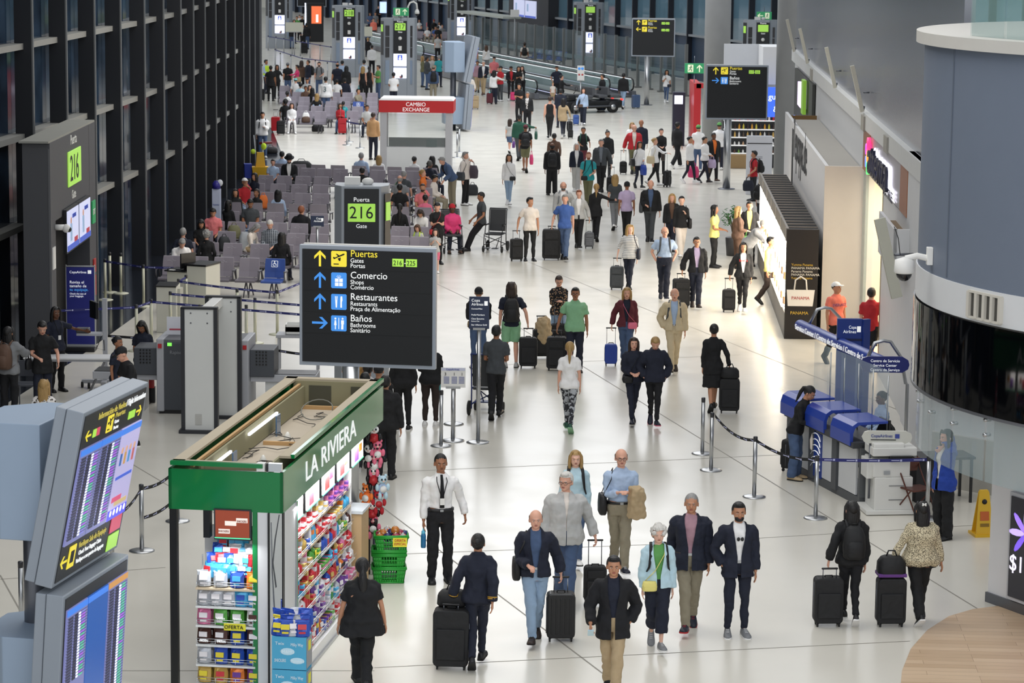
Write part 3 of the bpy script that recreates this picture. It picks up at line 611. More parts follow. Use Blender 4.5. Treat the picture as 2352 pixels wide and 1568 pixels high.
# gate 216 portal built against the curtain wall
PX = [(-9.30, 55.2), (-9.30, 61.0)]; DG = mat('45464a', .5); DK = mat('17181b', .6)
pt = thing('gate_portal', 'dark grey gate portal numbered 216 against the left window wall', 'gate portal', (-9.36, 55.2, 0), -.005)
g = G(); g.box((-.28, .28, 2.36), (.56, .56, 4.72), DG); g.box((-.28, 5.35, 2.36), (.56, .9, 4.72), DG); g.box((-.28, 2.75, 3.9), (.56, 4.4, 1.64), DG); g.box((-.02, -.004, 2.3), (.05, .01, 4.6), mat('5a5b5e')); g.obj('portal_frame', pt, bev=.01)
g = G(); g.box((-.55, 2.75, 1.55), (.1, 4.4, 3.1), mat('08090b', .4)); g.obj('doorway', pt)
g = G(); g.box((-.3, 2.8, 4.74), (.6, 5.9, .04), mat('8d8d86', .8)); g.obj('dusty_top', pt)
GRN = mat('9bcf52', .4, e=.55); INKT = mat('14161a', .5)
g = G(); g.box((.015, 2.9, 3.98), (.03, 1.6, .74), GRN); g.obj('number_plate', pt, bev=.01)
text('216', .78, INKT, pt, (.034, 2.25, 3.72), rz=pi / 2, sx=.95); text('Puerta', .3, WHITE, pt, (.004, 2.5, 4.47), rz=pi / 2); text('Gate', .26, WHITE, pt, (.004, 2.6, 3.32), rz=pi / 2)
SCR = mat('c8cdea', .3, e=.55)
g = G(); g.box((.05, 2.15, 2.75), (.07, 1.52, .92), BLACK); g.box((.05, 3.72, 2.75), (.07, 1.52, .92), BLACK); g.obj('monitor_housing', pt)
for k, y in enumerate((2.15, 3.72)):
    g = G(); g.box((.09, y, 2.75), (.01, 1.44, .84), SCR); g.box((.097, y, 2.39), (.008, 1.44, .12), mat('4a63c8', .3, e=.4)); g.box((.097, y + .35, 2.5), (.008, .4, .1), mat('b8404a', .3, e=.3)); g.box((.097, y - .25, 2.7), (.008, .22, .36), mat('9db8d8', .3, e=.3)); g.ell((.097, y - .25, 2.94), (.004, .09, .08), mat('d9a48c', .3, e=.2)); g.obj('monitor', pt)
    text('BIENVENIDOS', .12, mat('3a4fa8', e=.2), pt, (.102, y - .1, 2.98), rz=pi / 2, sx=.6)
g = G(); g.cyl((0, .55, 2.95), (.2, .55, 2.95), .06, WHITE); g.ell((.22, .55, 2.93), .09, WHITE); g.ell((.27, .55, 2.91), .06, BLACK); g.obj('security_camera', pt)
g = G(); g.box((.02, 5.35, 2.75), (.03, .4, .5), mat('2e8f57', .4, e=.3)); g.obj('exit_plate', pt); text('EXIT', .18, WHITE, pt, (.04, 5.16, 2.7), rz=pi / 2, sx=.8)
g = G(); g.box((.01, .28, 2.35), (.02, .3, .45), WHITE); g.obj('notice', pt)
g = G(); g.box((.02, 5.4, 1.55), (.03, .25, .3), mat('b3332e')); g.box((.02, 5.4, 1.1), (.03, .25, .45), mat('9c2f2a')); g.obj('fire_notice', pt)
# ---- far facade, with the apron outside ----
FA = [(-16, 244), (-2.9, 201), (10.9, 156), (24, 113)]
def seg(a, b_, step):
    a, b_ = V((*a, 0)), V((*b_, 0)); L = (b_ - a).length; k = int(L / step); return [a.lerp(b_, i / k) for i in range(k + 1)], (b_ - a).normalized()
FB = mat('161b27', .5); gl = mat('6d93a6', .06, alpha=.5); pn = mat('34465c', .4)
ps, t = seg((-24, 270), (24, 113), 3.13); an = math.atan2(t.y, t.x); k = 0
for i in range(len(ps) - 1):
    a = ps[i]; L = (ps[i + 1] - a).length; M = MX.Translation(a) @ MX.Rotation(an, 4, 'Z')
    g = G(); g.M = M; g.box((0, -.17, 7), (.12, .34, 14), FB); struct(g, 't').name = f'trim_{201 + i}'
    g = G(); g.M = M; g.box((L / 2, 0, 8.0), (L - .06, .03, 10.8), gl); g.box((L / 2, 0, 1.3), (L - .06, .05, 2.55), pn); struct(g, 'w').name = f'window_{201 + i}'
    g = G(); g.M = M
    for z in (2.58, 6.5, 10.4): g.box((L / 2, -.14, z), (L - .1, .26, .12), mat('9aa0a4', .5))
    struct(g, 't').name = f'trim_{301 + i}'
g = G(); g.box((0, 420, -.6), (400, 300, .1), mat('4c5862', .8)); struct(g, 'ground').name = 'floor_apron'
tm, nt, b = nodemat('far_trees', .9); tc = nt.nodes.new('ShaderNodeTexCoord'); no = nt.nodes.new('ShaderNodeTexNoise'); no.inputs['Scale'].default_value = .25; no.inputs['Detail'].default_value = 8; nt.links.new(tc.outputs['Object'], no.inputs[0]); rp = nt.nodes.new('ShaderNodeValToRGB'); rp.color_ramp.elements[0].color = lin('22382f'); rp.color_ramp.elements[1].color = lin('5f8070'); rp.color_ramp.elements[0].position = .4; rp.color_ramp.elements[1].position = .65; nt.links.new(no.outputs[0], rp.inputs[0]); nt.links.new(rp.outputs[0], b.inputs['Base Color'])
g = G(); rn = random.Random(3)
for i in range(60): x = -70 + i * 2.6; g.ell((x, 330 + rn.uniform(-6, 6), rn.uniform(6, 12)), (rn.uniform(4, 7), 6, rn.uniform(8, 14)), tm, 10, 7)
tag(g.obj('tree_line'), 'dark green line of trees beyond the far windows', 'trees', kind='stuff')
ah = thing('hangar', 'pale blue roofed apron building outside the far right windows', 'building', (24, 262, -.5)); g = G(); g.box((0, 0, 3), (30, 14, 6), mat('5b7080', .7)); g.obj('hangar_wall', ah); g = G(); g.prism([(-16, 6), (16, 6), (14, 8.6), (-12, 8.6)], -8, 8, mat('8fb0c8', .5)); g.obj('hangar_roof', ah)
# far portal with two monitors
fp = thing('gate_portal', 'dark portal with two lit monitors in the far window wall', 'gate portal', (1.6, 186.5, 0), an + 0)
g = G(); g.box((0, 0, 2.9), (9.0, 1.6, 5.8), mat('23252b', .5)); g.obj('portal_frame', fp, bev=.02)
for k, x in enumerate((-1.9, .75)):
    g = G(); g.box((x, -.84, 3.0), (2.4, .06, 1.15), SCR); g.box((x, -.875, 2.5), (2.4, .02, .14), mat('4a63c8', .3, e=.4)); g.box((x - .6, -.875, 3.1), (.3, .02, .5), mat('9db8d8', .3, e=.3)); g.obj('monitor', fp)
g = G(); g.box((1.7, -.84, 4.55), (1.2, .05, .5), GRN); g.obj('number_plate', fp)
# glass partition with steel posts
ps, t = seg((-3.2, 181.5), (8.95, 144), 1.78); an = math.atan2(t.y, t.x)
pg = thing('glass_partition', 'tall clear glass partition on grey posts along the far windows', 'partition', ps[0], an); L = (ps[-1] - ps[0]).length; m = len(ps) - 1
PG = mat('8fa5aa', .05, alpha=.14)
for i in range(m + 1):
    g = G(); g.box((L * i / m, 0, 1.36), (.12, .16, 2.72), mat('7b7d7c', .4, .4)); g.box((L * i / m, 0, .04), (.2, .4, .08), mat('7b7d7c', .4, .4)); g.obj('post', pg)
    if i < m: g = G(); g.box((L * (i + .5) / m, 0, 1.4), (L / m - .12, .02, 2.55), PG); g.obj('glass_pane', pg); g = G(); g.box((L * (i + .5) / m, -.012, 1.15), (L / m - .12, .01, .25), mat('8aa0a4', .5, alpha=.4)); g.obj('frosted_band', pg)
g = G(); g.box((5.0, -.1, 2.95), (10, 1.2, .14), mat('b9beb6', .5)); g.obj('top_canopy', pg)
# ---- right: columns, shops, fascia, mezzanine ----
def column(name, u, D, r, lab, h=14):
    X = (u - W_ / 2) * D / F_; c = thing('column', lab, 'column', (X, D, 0)); g = G(); g.lathe([(r, 0), (r, h)], mat('8b8d8e', .55, kind='wear'), 32); g.obj('shaft', c); g = G(); g.lathe([(r + .02, 0), (r + .02, .12)], STEELD, 32); g.obj('base_ring', c)
column('c', 1638, 106, .5, 'round grey concrete column behind the restroom direction sign'); column('c', 1810, 94.5, .55, 'round grey concrete column at the end of the upper right wall')
def XR(D): return 7.9 + .044 * (D - 61.5)
aR = -math.atan(.044)
WW = mat('d5d6d7', .5); WG = mat('cfd0d0', .45)
def rbox(D0, D1, x0, x1, z0, z1, m, nm=None, par=None, name='panel'):  # box along the right wall, x relative to the wall line
    g = G(); pts = [(XR(D0) + x0, D0), (XR(D0) + x1, D0), (XR(D1) + x1, D1), (XR(D1) + x0, D1)]; g.slab(pts, z0, z1, m)
    if nm: o = struct(g, 'x'); o.name = nm; return o
    return g.obj(name, par)
rbox(61.3, 90, 0, .2, 0, 4.75, WW, 'wall_right_shops'); rbox(50.8, 61.3, 0, .2, 3.8, 4.75, WW, 'wall_right_lintel'); rbox(50.6, 56.3, -.05, .2, 0, 3.8, WW, 'wall_right_pier')
rbox(44, 90, -.12, .1, 4.75, 5.1, mat('d2d3d1', .5), 'trim_501'); rbox(44, 90, .02, .2, 5.1, 14, mat('8c9098', .22, .35), 'wall_right_upper')
g = G(); g.slab([(7.35, 51), (7.45, 51), (7.2, 45.3), (9.6, 43.0), (9.6, 42.9), (7.1, 45.2)], 0, 5.1, WW); struct(g, 'x').name = 'wall_right_service'
g = G(); g.slab([(7.05, 45.15), (9.6, 42.7), (9.6, 42.9), (7.08, 45.25)], 0, .9, mat('b4b1a9', .7)); struct(g, 'x').name = 'baseboard_right'
for k, (u, v0, v1) in enumerate(((1826, 62, 122), (1866, 93, 160), (1950, 152, 232), (2032, 205, 297))):
    D = {0: 88, 1: 81, 2: 69.5, 3: 61}[k]; c = thing('light_fixture', f'slim white tilted wall light above the shop fascia, {["farthest, by the column", "second from the column", "third from the column", "nearest to the curved wall"][k]}', 'light', (XR(D) - .14, D, 5.15))
    g = G(); g.M = MX.Rotation(R(-14), 4, 'Y'); g.box((-.02, 0, .5), (.09, .09, 1.05), mat('c9c6b8', .5)); g.obj('lamp_tube', c, bev=.005); g = G(); g.rod((0, .0, .4), (.13, 0, .4), .02, STEELD); g.rod((0, 0, 0), (.02, 0, .1), .03, STEELD); g.obj('bracket', c)
for D in (79, 60.5, 54.8): rbox(D, D + .75, -.16, -.1, 4.72, 5.05, mat('9d9a92', .7), f'trim_{510 + int(D)}')
# white shop box with its counter
wb = thing('shop_block', 'tall white shop block with black lettering on its side', 'shop', (XR(61.5) - .9, 61.5, 0), aR)
g = G(); g.box((.44, .04, 1.93), (.9, .08, 3.86), mat('dcd6ce', .5)); g.obj('front_wall', wb); g = G(); g.box((.04, 8.6, 1.93), (.08, 17.1, 3.86), mat('dadadb', .5)); g.obj('side_wall', wb)
g = G(); g.box((.46, 7.9, 3.72), (.82, 15.6, .06), mat('a19e98', .9)); g.obj('dusty_roof', wb); g = G(); g.box((.46, 16.6, 3.6), (.82, .06, .4), mat('7a5f3c', .8)); g.box((.46, 16.2, 3.42), (.82, .8, .04), mat('8a6d48', .8)); g.obj('open_plywood_end', wb)
LT = mat('2b2c2e', .5); text('Tepopya.de', 1.5, LT, wb, (-.012, 12.6, 3.0), rz=-pi / 2, sx=.85); g = G(); g.box((-.01, 12.9, 2.95), (.02, .45, 1.5), LT); g.obj('letter_bar', wb)
ct = thing('display_counter', 'long black shop counter with blazing white backlit shelves and slatted top', 'counter', (6.18, 61.0, 0), -math.atan(.0415))
GLOW = mat('fff2df', .4, e=8.0); BKP = mat('191513', .45)
g = G(); g.box((.3, .06, 1.24), (.72, .12, 2.48), BKP); g.obj('end_panel', ct)
g = G(); g.box((.5, 6.8, 1.2), (.3, 13.2, 2.3), BKP); g.obj('back_body', ct); g = G(); g.box((.15, 6.8, .28), (.42, 13.2, .56), mat('6d6a66', .5, .4)); g.obj('plinth', ct, bev=.01)
g = G(); g.box((.12, 6.9, 1.4), (.3, 13.0, 1.62), GLOW); g.obj('lit_shelf_wall', ct)
g = G(); g.box((-.03, 6.8, 2.34), (.05, 13.4, .3), mat('8c857c', .4, .4)); [g.box((-.06, .3 + k * 2.2, 2.34), (.02, .1, .3), mat('b7b0a6', .4)) for k in range(7)]; g.obj('top_band', ct)
g = G(); [g.box((.33, .25 + k * .6, 2.46), (.66, .42, .03), mat('080707', .95)) for k in range(22)]; [g.box((.33, .25 + k * .6 + .26, 2.475), (.66, .05, .02), mat('8d8379', .4, .5)) for k in range(22)]; g.obj('slatted_top', ct)
rn = random.Random(5)
for k in range(26):
    c = rn.choice(['f2e2c4', 'e8c98a', 'd98a5a', 'c9c4bb', '9a6a4a']); t_ = tag(G().box((0, 0, 0), (.09, .2, .17), mat(c, .5)).obj('snack_pack', bev=.01), f'{dict(f2e2c4="cream", e8c98a="straw yellow", d98a5a="orange", c9c4bb="grey")[c] if c != "9a6a4a" else "brown"} pack on the {["lower", "upper"][k % 2]} glowing counter shelf, place {["one", "two", "three", "four", "five", "six", "seven", "eight", "nine", "ten", "eleven", "twelve", "thirteen"][k // 2]} from near end', 'pack', 'packs on the glowing counter'); y = .7 + (k // 2) * .95; t_.location = (6.18 + .0415 * y - .03 + .01, 61 + y, .70 + .56 * (k % 2) + .02 + .065); 
for k in range(13): pass
for zz in (.66, 1.22): g = G(); g.box((-.05, 6.9, zz), (.14, 12.8, .02), mat('e9e4da', .3)); g.obj('glass_shelf', ct)
TX = mat('e8e4d8', .5); TY = mat('d8b23a', .5)
for i, s in enumerate(('Yumma Panama', 'PANAMA PANAMA', 'Panama Panama', 'PANAMA PANAMA', 'Yumma Panama')): text(s, .075, TY if i in (0, 4) else TX, ct, (.0 + .06, -.004, 1.66 - i * .075), sx=1.0)
g = G(); g.prism([(.0, .75), (.56, .75), (.6, 1.12), (-.03, 1.12)], -.012, -.002, mat('e9e6e0', .6)); g.tube([(.14, -.01, 1.12), (.16, -.01, 1.34), (.28, -.01, 1.42), (.4, -.01, 1.34), (.42, -.01, 1.12)], .02, mat('e9e6e0', .6), 6); g.obj('tote_bag_picture', ct); text('PANAMA', .1, mat('b8423a'), ct, (.08, -.016, .9)); text('PANAMA', .1, TY, ct, (.06, -.006, .56))
# shop sign with lit letters over the entrance
sg = thing('shop_sign', 'attenza shop sign with glowing letters between copper panels', 'sign', (XR(51.0) - .06, 51.0, 0), aR)
CU = mat('a5643a', .35, .4); g = G(); g.box((0, 9.3, 4.3), (.08, 1.7, .9), CU); g.box((0, .7, 4.3), (.08, 1.4, .9), CU); g.obj('copper_panel', sg); g = G(); g.box((0.01, 4.95, 4.3), (.07, 7.1, .9), mat('a7a3a8', .35, .2)); g.obj('grey_panel', sg)
GW = mat('f4f2ff', .4, e=2.5); text('attenza', 1.05, GW, sg, (-.06, 7.75, 4.02), rz=-pi / 2, sx=1.5, ext=.02, name='glow_lettering'); text('attenza', 1.05, mat('12142c', .4), sg, (-.12, 7.8, 4.0), rz=-pi / 2, sx=1.5, ext=.03); text('DUTYFREE', .3, GW, sg, (-.06, 4.3, 3.9), rz=-pi / 2, sx=1.5, name='glow_lettering'); text('DUTYFREE', .3, mat('12142c'), sg, (-.1, 4.32, 3.88), rz=-pi / 2, sx=1.5)
g = G(); [g.cyl((-.05, 8.15, z), (-.12, 8.15, z), .15, mat(c, .4, e=1.6), n=12) for z, c in ((4.55, 'f0306a'), (4.3, 'f08a30'), (4.05, '4ad06a'))]; [g.cyl((-.05, 8.5, z), (-.12, 8.5, z), .12, mat(c, .4, e=1.6), n=12) for z, c in ((4.42, 'c040d8'), (4.15, '5a7af0'))]; g.obj('coloured_dots', sg)
# bright shop entrance room
g = G(); g.box((11.0, 56.5, 1.9), (.1, 11, 3.8), mat('f2e6d2', .6)); g.box((9.6, 61.5, 1.9), (3.4, .1, 3.8), mat('f2e6d2', .6)); g.box((9.4, 55.8, 1.9), (3.2, .1, 3.8), mat('f2e6d2', .6)); struct(g, 'x').name = 'wall_shop_room'; g = G(); g.box((9.6, 58.6, 3.84), (3.2, 5.9, .06), mat('f2ead8', .6)); struct(g, 'x').name = 'ceiling_shop_room'
area('shop_room_light', (9.2, 58.6, 3.7), (0, 0, 0), 2, 4.5, 190, (1, .88, .7))
g = G(); g.box((XR(61) - .03, 60.9, 1.9), (.06, .5, 3.8), mat('9fb0b0', .1, alpha=.6)); struct(g, 'x').name = 'door_1'; g = G(); g.box((XR(56.5) - .02, 56.4, 1.9), (.06, .25, 3.8), mat('a99c80', .4, .4)); struct(g, 'x').name = 'trim_520'
wb2 = thing('wall_cabinet_box', 'small white boxed bulkhead with open plywood top beside the glowing sign', 'bulkhead', (XR(51.0) - .4, 50.4, 0), aR); g = G(); g.box((.2, .04, 3.3), (.4, .08, .8), WW); g.box((.03, 1.6, 3.3), (.06, 3.2, .8), WW); g.obj('boxed_panel', wb2); g = G(); g.box((.22, 1.6, 3.5), (.34, 3.1, .05), mat('7a6448', .8)); g.obj('plywood_top', wb2)
lf = thing('light_fixture', 'long white tilted light panel on a bracket beside the curved wall', 'light', at(2078, 560, 3.2) if 0 else (6.75, 48.2, 3.0)); g = G(); g.M = MX.Rotation(R(-14), 4, 'Y') @ MX.Rotation(R(12), 4, 'Z'); g.box((0, 0, .45), (.2, .07, 1.45), mat('c4c3b4', .5)); g.obj('lamp_panel', lf, bev=.006); g = G(); g.rod((0, 0, .5), (.35, .1, .5), .025, STEELD); g.tube([(-.02, 0, 1.0), (.05, -.06, .8), (.1, 0, .5)], .008, BLACK, 6); g.obj('bracket', lf)
# ---- near drum of the mezzanine ----
DC = V((10.85, 37.65, 0)); DR = 5.2
def arcp(r, a0=95, a1=250, n=44): return [(DC.x + r * cos(R(a0 + (a1 - a0) * i / n)), DC.y + r * sin(R(a0 + (a1 - a0) * i / n))) for i in range(n + 1)]
def band(r, th, z0, z1, m, nm, a0=95, a1=250, par=None, name=None):
    o, i = arcp(r, a0, a1), arcp(r - th, a0, a1); g = G(); k = len(o); vs = [(x, y, z) for z in (z0, z1) for x, y in o + i]; fs = []
    for q in ((1, 0, 2), (0, 1, 3), (3, 2, 2), (0, 1, 1)):
        fs = {(1, 0, 2): [(j + 1, j, 2 * k + j, 2 * k + j + 1) for j in range(k - 1)], (0, 1, 3): [(k + j, k + j + 1, 3 * k + j + 1, 3 * k + j) for j in range(k - 1)], (3, 2, 2): [(2 * k + j + 1, 2 * k + j, 3 * k + j, 3 * k + j + 1) for j in range(k - 1)], (0, 1, 1): [(j, j + 1, k + j + 1, k + j) for j in range(k - 1)]}[q]
        g.add(vs, fs, m, True)
    me = g.obj(name or 'band', par)
    for p in me.data.polygons: p.use_smooth = abs(p.normal.z) < .5
    if nm: me.name = nm; tag(me, kind='structure')
    return me
band(DR, .3, 4.62, 7.7, mat('6d7787', .5), 'wall_curved_upper'); band(DR + .12, 2.6, 7.7, 7.86, mat('c6c4be', .5), 'trim_601'); band(DR + .02, .3, 4.18, 4.62, mat('d4d6d8', .45), 'trim_602')
g = G(); [g.box((DC.x + (DR + .004) * cos(R(a)), DC.y + (DR + .004) * sin(R(a)), 6.2), (.012, .03, 3.1), mat('5f6876', .5), rz=R(a)) for a in (150, 194, 216)]; struct(g, 'x').name = 'trim_603'
led = thing('video_wall', 'curved glossy black video wall band above the glass screen', 'video wall', DC); 
def par_band(r, th, z0, z1, m, a0, a1, name, par): o = band(r, th, z0, z1, m, None, a0, a1, par, name); o.location = -V(par.location); return o
par_band(DR + .04, .12, 2.98, 4.16, mat('040507', .05), 95, 250, 'screen_band', led); par_band(DR + .05, .02, 2.95, 2.99, STEELD, 95, 250, 'lower_rim', led)
gs = thing('glass_screen', 'hanging curved glass panels with steel clamps below the video wall', 'glass screen', DC)
for k in range(7):
    a0 = 168 + k * 9.5; par_band(DR - .05, .015, 2.08, 2.95, mat('a9bcc0', .04, alpha=.28), a0 + .2, a0 + 9.3, 'glass_panel', gs)
    for z in (2.9, 2.7): g = G(); p = V(((DR - .03) * cos(R(a0)), (DR - .03) * sin(R(a0)), z)); g.cyl(p, p * 1 - V((cos(R(a0)), sin(R(a0)), 0)) * .1, .025, STEEL); g.obj('clamp', gs)
ve = thing('air_vent', 'weathered white air vent with square openings in the curved wall', 'vent', (DC.x + (DR + .03) * cos(R(206)), DC.y + (DR + .03) * sin(R(206)), 4.40), R(206 + 90)); ve.scale = (1.15, 1, 1)
g = G(); g.box((0, .0, .17), (.62, .05, .03), mat('c9c5bb')); g.box((0, 0, -.17), (.62, .05, .03), mat('c9c5bb')); [g.box((x, 0, 0), (.045, .07, .34), mat('c9c5bb')) for x in (-.3, -.15, 0, .15, .3)]; g.obj('vent_frame', ve); g = G(); g.box((0, .02, 0), (.6, .02, .32), mat('4c4a46')); g.obj('duct', ve)
cm_ = thing('dome_camera', 'white dome security camera on a wall arm, right of the curved wall edge', 'camera', (DC.x + DR * cos(R(181)), DC.y + DR * sin(R(181)), 4.72), R(0))
cm_.location = (DC.x + DR * cos(R(187)), DC.y + DR * sin(R(187)), 4.78)
g = G(); g.box((-.03, -.02, .08), (.08, .12, .24), WHITE); g.tube([(-.06, -.02, .05), (-.2, -.02, .08), (-.36, -.02, .04)], .045, WHITE, 8); g.obj('arm', cm_, bev=.008); g = G(); g.lathe([(.02, .08), (.13, .04), (.14, -.12), (.12, -.14)], WHITE, 20, (-.37, -.02, -.02)); g.obj('housing', cm_); g = G(); g.ell((-.37, -.02, -.16), (.11, .11, .11), mat('15161a', .08), 16, 10); g.obj('dome_lens', cm_)
bal = thing('glass_balustrade', 'frameless glass balustrade on top of the curved balcony', 'balustrade', DC)
for a0 in (193, 204, 215, 226): par_band(DR - .25, .02, 7.86, 9.1, mat('8fb0ac', .04, alpha=.35), a0, a0 + 10.8, 'glass_panel', bal)
PA = (lambda a, b: math.atan2(b.y - a.y, b.x - a.x))(at(2268, 1381), at(2352, 1412))
pr = thing('advert_pier', 'white angled pier with dark skirting at the right edge', 'pier', at(2268, 1381), PA)
g = G(); g.box((2.7, .15, 1.47), (5.4, .3, 2.94), mat('dcdcde', .45)); g.obj('pier_wall', pr); g = G(); g.box((2.7, .14, .07), (5.44, .34, .14), STEELD); g.obj('skirting', pr)
ad = thing('advert_screen', 'dark advertising screen with violet flower and price on the pier', 'screen', at(2268, 1381), PA); g = G(); g.box((1.35, -.04, .92), (1.7, .06, 1.5), mat('b9bbc0')); g.obj('bezel', ad, bev=.004); g = G(); g.box((1.35, -.075, .92), (1.6, .02, 1.4), mat('2c2c36', .2)); g.obj('display', ad)
g = G(); [g.ell((.9 + .2 * cos(a), -.09, 1.15 + .2 * sin(a)), (.17, .01, .05), mat(c, .4, e=.8), 8, 5, MX.Rotation(-a, 3, 'Y')) for a, c in ((0, 'b98af0'), (.8, '8f6af0'), (1.6, 'd9c8ff'), (2.4, '9f7af8'), (3.2, 'c8b0ff'), (4.0, '7a5ae0'), (5.2, 'b090ff'))]; g.obj('flower_picture', ad); text('$10', .32, mat('f0eaff', e=.8), ad, (.56, -.09, .6))
# ---- food shop far right ----
fs = thing('food_shop', 'open chilled shop with bottle shelves and white panels beyond the restroom sign', 'shop', (7.2, 103.2, 0))
g = G(); g.box((2.2, 1.0, 2.3), (3.0, .1, 4.6), mat('c9ccd0', .5)); g.obj('back_wall', fs)
g = G(); g.box((1.75, .5, 1.05), (2.2, .8, 2.1), mat('1a1c20', .5)); g.obj('cabinet', fs)
for z in (.55, .85, 1.15, 1.45, 1.78): g = G(); g.box((1.75, .0, z), (2.16, .3, .03), mat('d8d8d6', .3, e=.6)); g.obj('lit_shelf', fs)
g = G(); g.box((1.3, -.1, .26), (1.2, .4, .5), mat('9b8058', .7)); g.obj('crate_front', fs); g = G(); g.box((1.75, .08, 2.06), (2.1, .05, .05), mat('ffffff', e=3)); g.obj('shelf_light', fs)
for zi, z in enumerate((.565, .865, 1.165, 1.465, 1.795)):
    for k in range(13):
        c = [['7fae4a', 'e9e9e6', '5c3a2a'], ['eceae4', 'c9a27c', 'eceae4'], ['eceae4', '5a4a3a', 'd8b060'], ['e0a030', 'd8c84a', '3a2a22'], ['d84a4a', 'e8e0dc', 'c83238']][zi][k % 3]; h = .13 if zi < 2 else .2
        g = G(); g.lathe([(.03, 0), (.034, .01), (.034, h * .65), (.014, h * .85), (.014, h)], mat(c, .3), 8); o = tag(g.obj('bottle'), f'small {["salad pot", "dessert pot", "snack pot", "juice bottle", "red capped bottle"][zi]} on the {["lowest", "second", "middle", "fourth", "top"][zi]} lit shop shelf, place {["one", "two", "three", "four", "five", "six", "seven", "eight", "nine", "ten", "eleven", "twelve", "thirteen"][k]} from left', 'bottle', 'bottles and pots in the food shop'); o.location = (7.2 + .78 + k * .16, 103.2 + .0, z)
rp_ = thing('red_portal', 'bright red shop portal with teal poster panels left of the restroom sign', 'portal', (7.35, 112, 0)); RED = mat('b3262c', .4)
g = G(); g.box((0, 0, 1.35), (.28, 3, 2.7), RED); g.box((1.1, -1.4, 2.62), (2.3, .2, .2), RED); g.obj('red_frame', rp_); g = G(); g.box((.7, -1.35, 2.0), (.9, .1, 1.0), mat('1e5a6a', .3, e=.15)); g.box((.75, -1.42, 2.05), (.3, .02, .7), mat('e9f2f8', e=.8)); g.obj('poster', rp_); g = G(); g.box((.7, -1.3, .9), (.95, .1, 1.1), mat('9fc0c4', .3)); g.obj('glass_case', rp_); g = G(); g.box((.7, -1.35, .3), (1.0, .12, .7), WHITE); g.obj('white_panel', rp_)
sp = thing('dark_display_stand', 'dark navy display stand with lit screen left of the red portal', 'stand', (6.75, 113, 0)); g = G(); g.box((0, 0, 1.1), (.5, .5, 2.2), mat('1d2236', .4)); g.obj('stand_body', sp); g = G(); g.box((-.02, -.26, 1.9), (.34, .02, .35), mat('e4e9ff', e=1.2)); g.obj('lit_panel', sp)
wc = thing('white_cabinet', 'tall white menu cabinet behind the sign pole', 'cabinet', (8.35, 93.3, 0)); g = G(); g.box((0, 0, 1.0), (.86, .3, 2.0), mat('d0d2d8', .5)); g.obj('cabinet_body', wc, bev=.01); g = G(); g.box((0, -.155, 1.75), (.84, .01, .03), BLACK); [g.box((-.1, -.155, z), (.4, .01, .015), mat('8d8f98')) for z in (1.3, 1.25, .9, .6, .55)]; g.obj('printed_lines', wc)
bb = thing('blue_screen', 'blue lit screen with white script beside the round column', 'screen', (9.45, 101.5, 2.1)); g = G(); g.box((0, 0, .5), (1.1, .1, 1.1), mat('3a62d8', .3, e=.9)); g.obj('display', bb); g = G(); g.box((0, 1.3, .5), (.2, 2.5, .2), STEELD); g.obj('wall_arm', bb); text('Tu gusto', .3, mat('eef2ff', e=1), bb, (-.5, -.06, .6)); text('&', .3, mat('eef2ff', e=1), bb, (.1, -.06, .15))
wp = thing('white_bulkhead', 'blank white bulkhead panel above the food shop', 'bulkhead', (9.0, 102.5, 3.2)); g = G(); g.box((.62, .65, .7), (.85, 1.9, 1.4), WW); g.obj('panel', wp, bev=.01)
ds = thing('dark_shop_front', 'dark shop front with glowing pink and green sign near the far column', 'shop', (XR(80) - .1, 79.2, 0), aR); g = G(); g.box((.0, 4.5, 2.3), (.08, 9, 4.6), mat('3d3f3c', .5)); g.obj('dark_wall', ds); g = G(); g.box((-.12, 4.0, 4.05), (.1, 2.0, .7), mat('e9c8ff', e=1.8)); g.obj('lit_sign', ds); g = G(); g.box((-.14, 2.4, 4.1), (.1, .9, 1.0), mat('7fae3a', e=.4)); g.obj('green_emblem', ds); g = G(); g.box((-.12, 7.2, 2.4), (.06, .3, 1.6), mat('4a8af8', e=1.5)); g.obj('lit_strip', ds)

bb_ = _M.get(('040507', .05, 0, 0, '', 1, 30.)); bb_.node_tree.nodes['Principled BSDF'].inputs['Specular IOR Level'].default_value = .13
# ---------- signs ----------
def textw(s, w, m, parent, loc, rz=0, name='lettering', ext=.003, hmax=None, align='LEFT'):
    o = text(s, 1, m, parent, loc, rz, name=name, ext=ext); xs = [v.co.x for v in o.data.vertices]; L = max(xs) - min(xs); k = w / L; kz = k if hmax is None else hmax
    o.scale = (k, kz, 1); return o
YEL = mat('e3cf3a', .4, e=.55); BLU = mat('3d86d6', .4, e=.55); LGR = mat('9fd24e', .4, e=.6); LW = mat('e4e6e6', .4, e=.55); BRD = mat('101317', .6)
def arrow(par, x, z, s, d, m, y=-.075):
    g = G(); a = {'u': 0, 'l': pi / 2, 'r': -pi / 2}[d]; g.M = MX.Translation((x, 0, z)) @ MX.Rotation(-a, 4, 'Y')
    P_ = [(-.07, -.5), (.07, -.5), (.07, .24), (.36, -.05), (.36, .14), (0, .5), (-.36, .14), (-.36, -.05), (-.07, .24)]; P_ = [(px * s, pz * s) for px, pz in P_]
    g.prism(P_, y - .004, y, m); return g.obj('arrow', par)
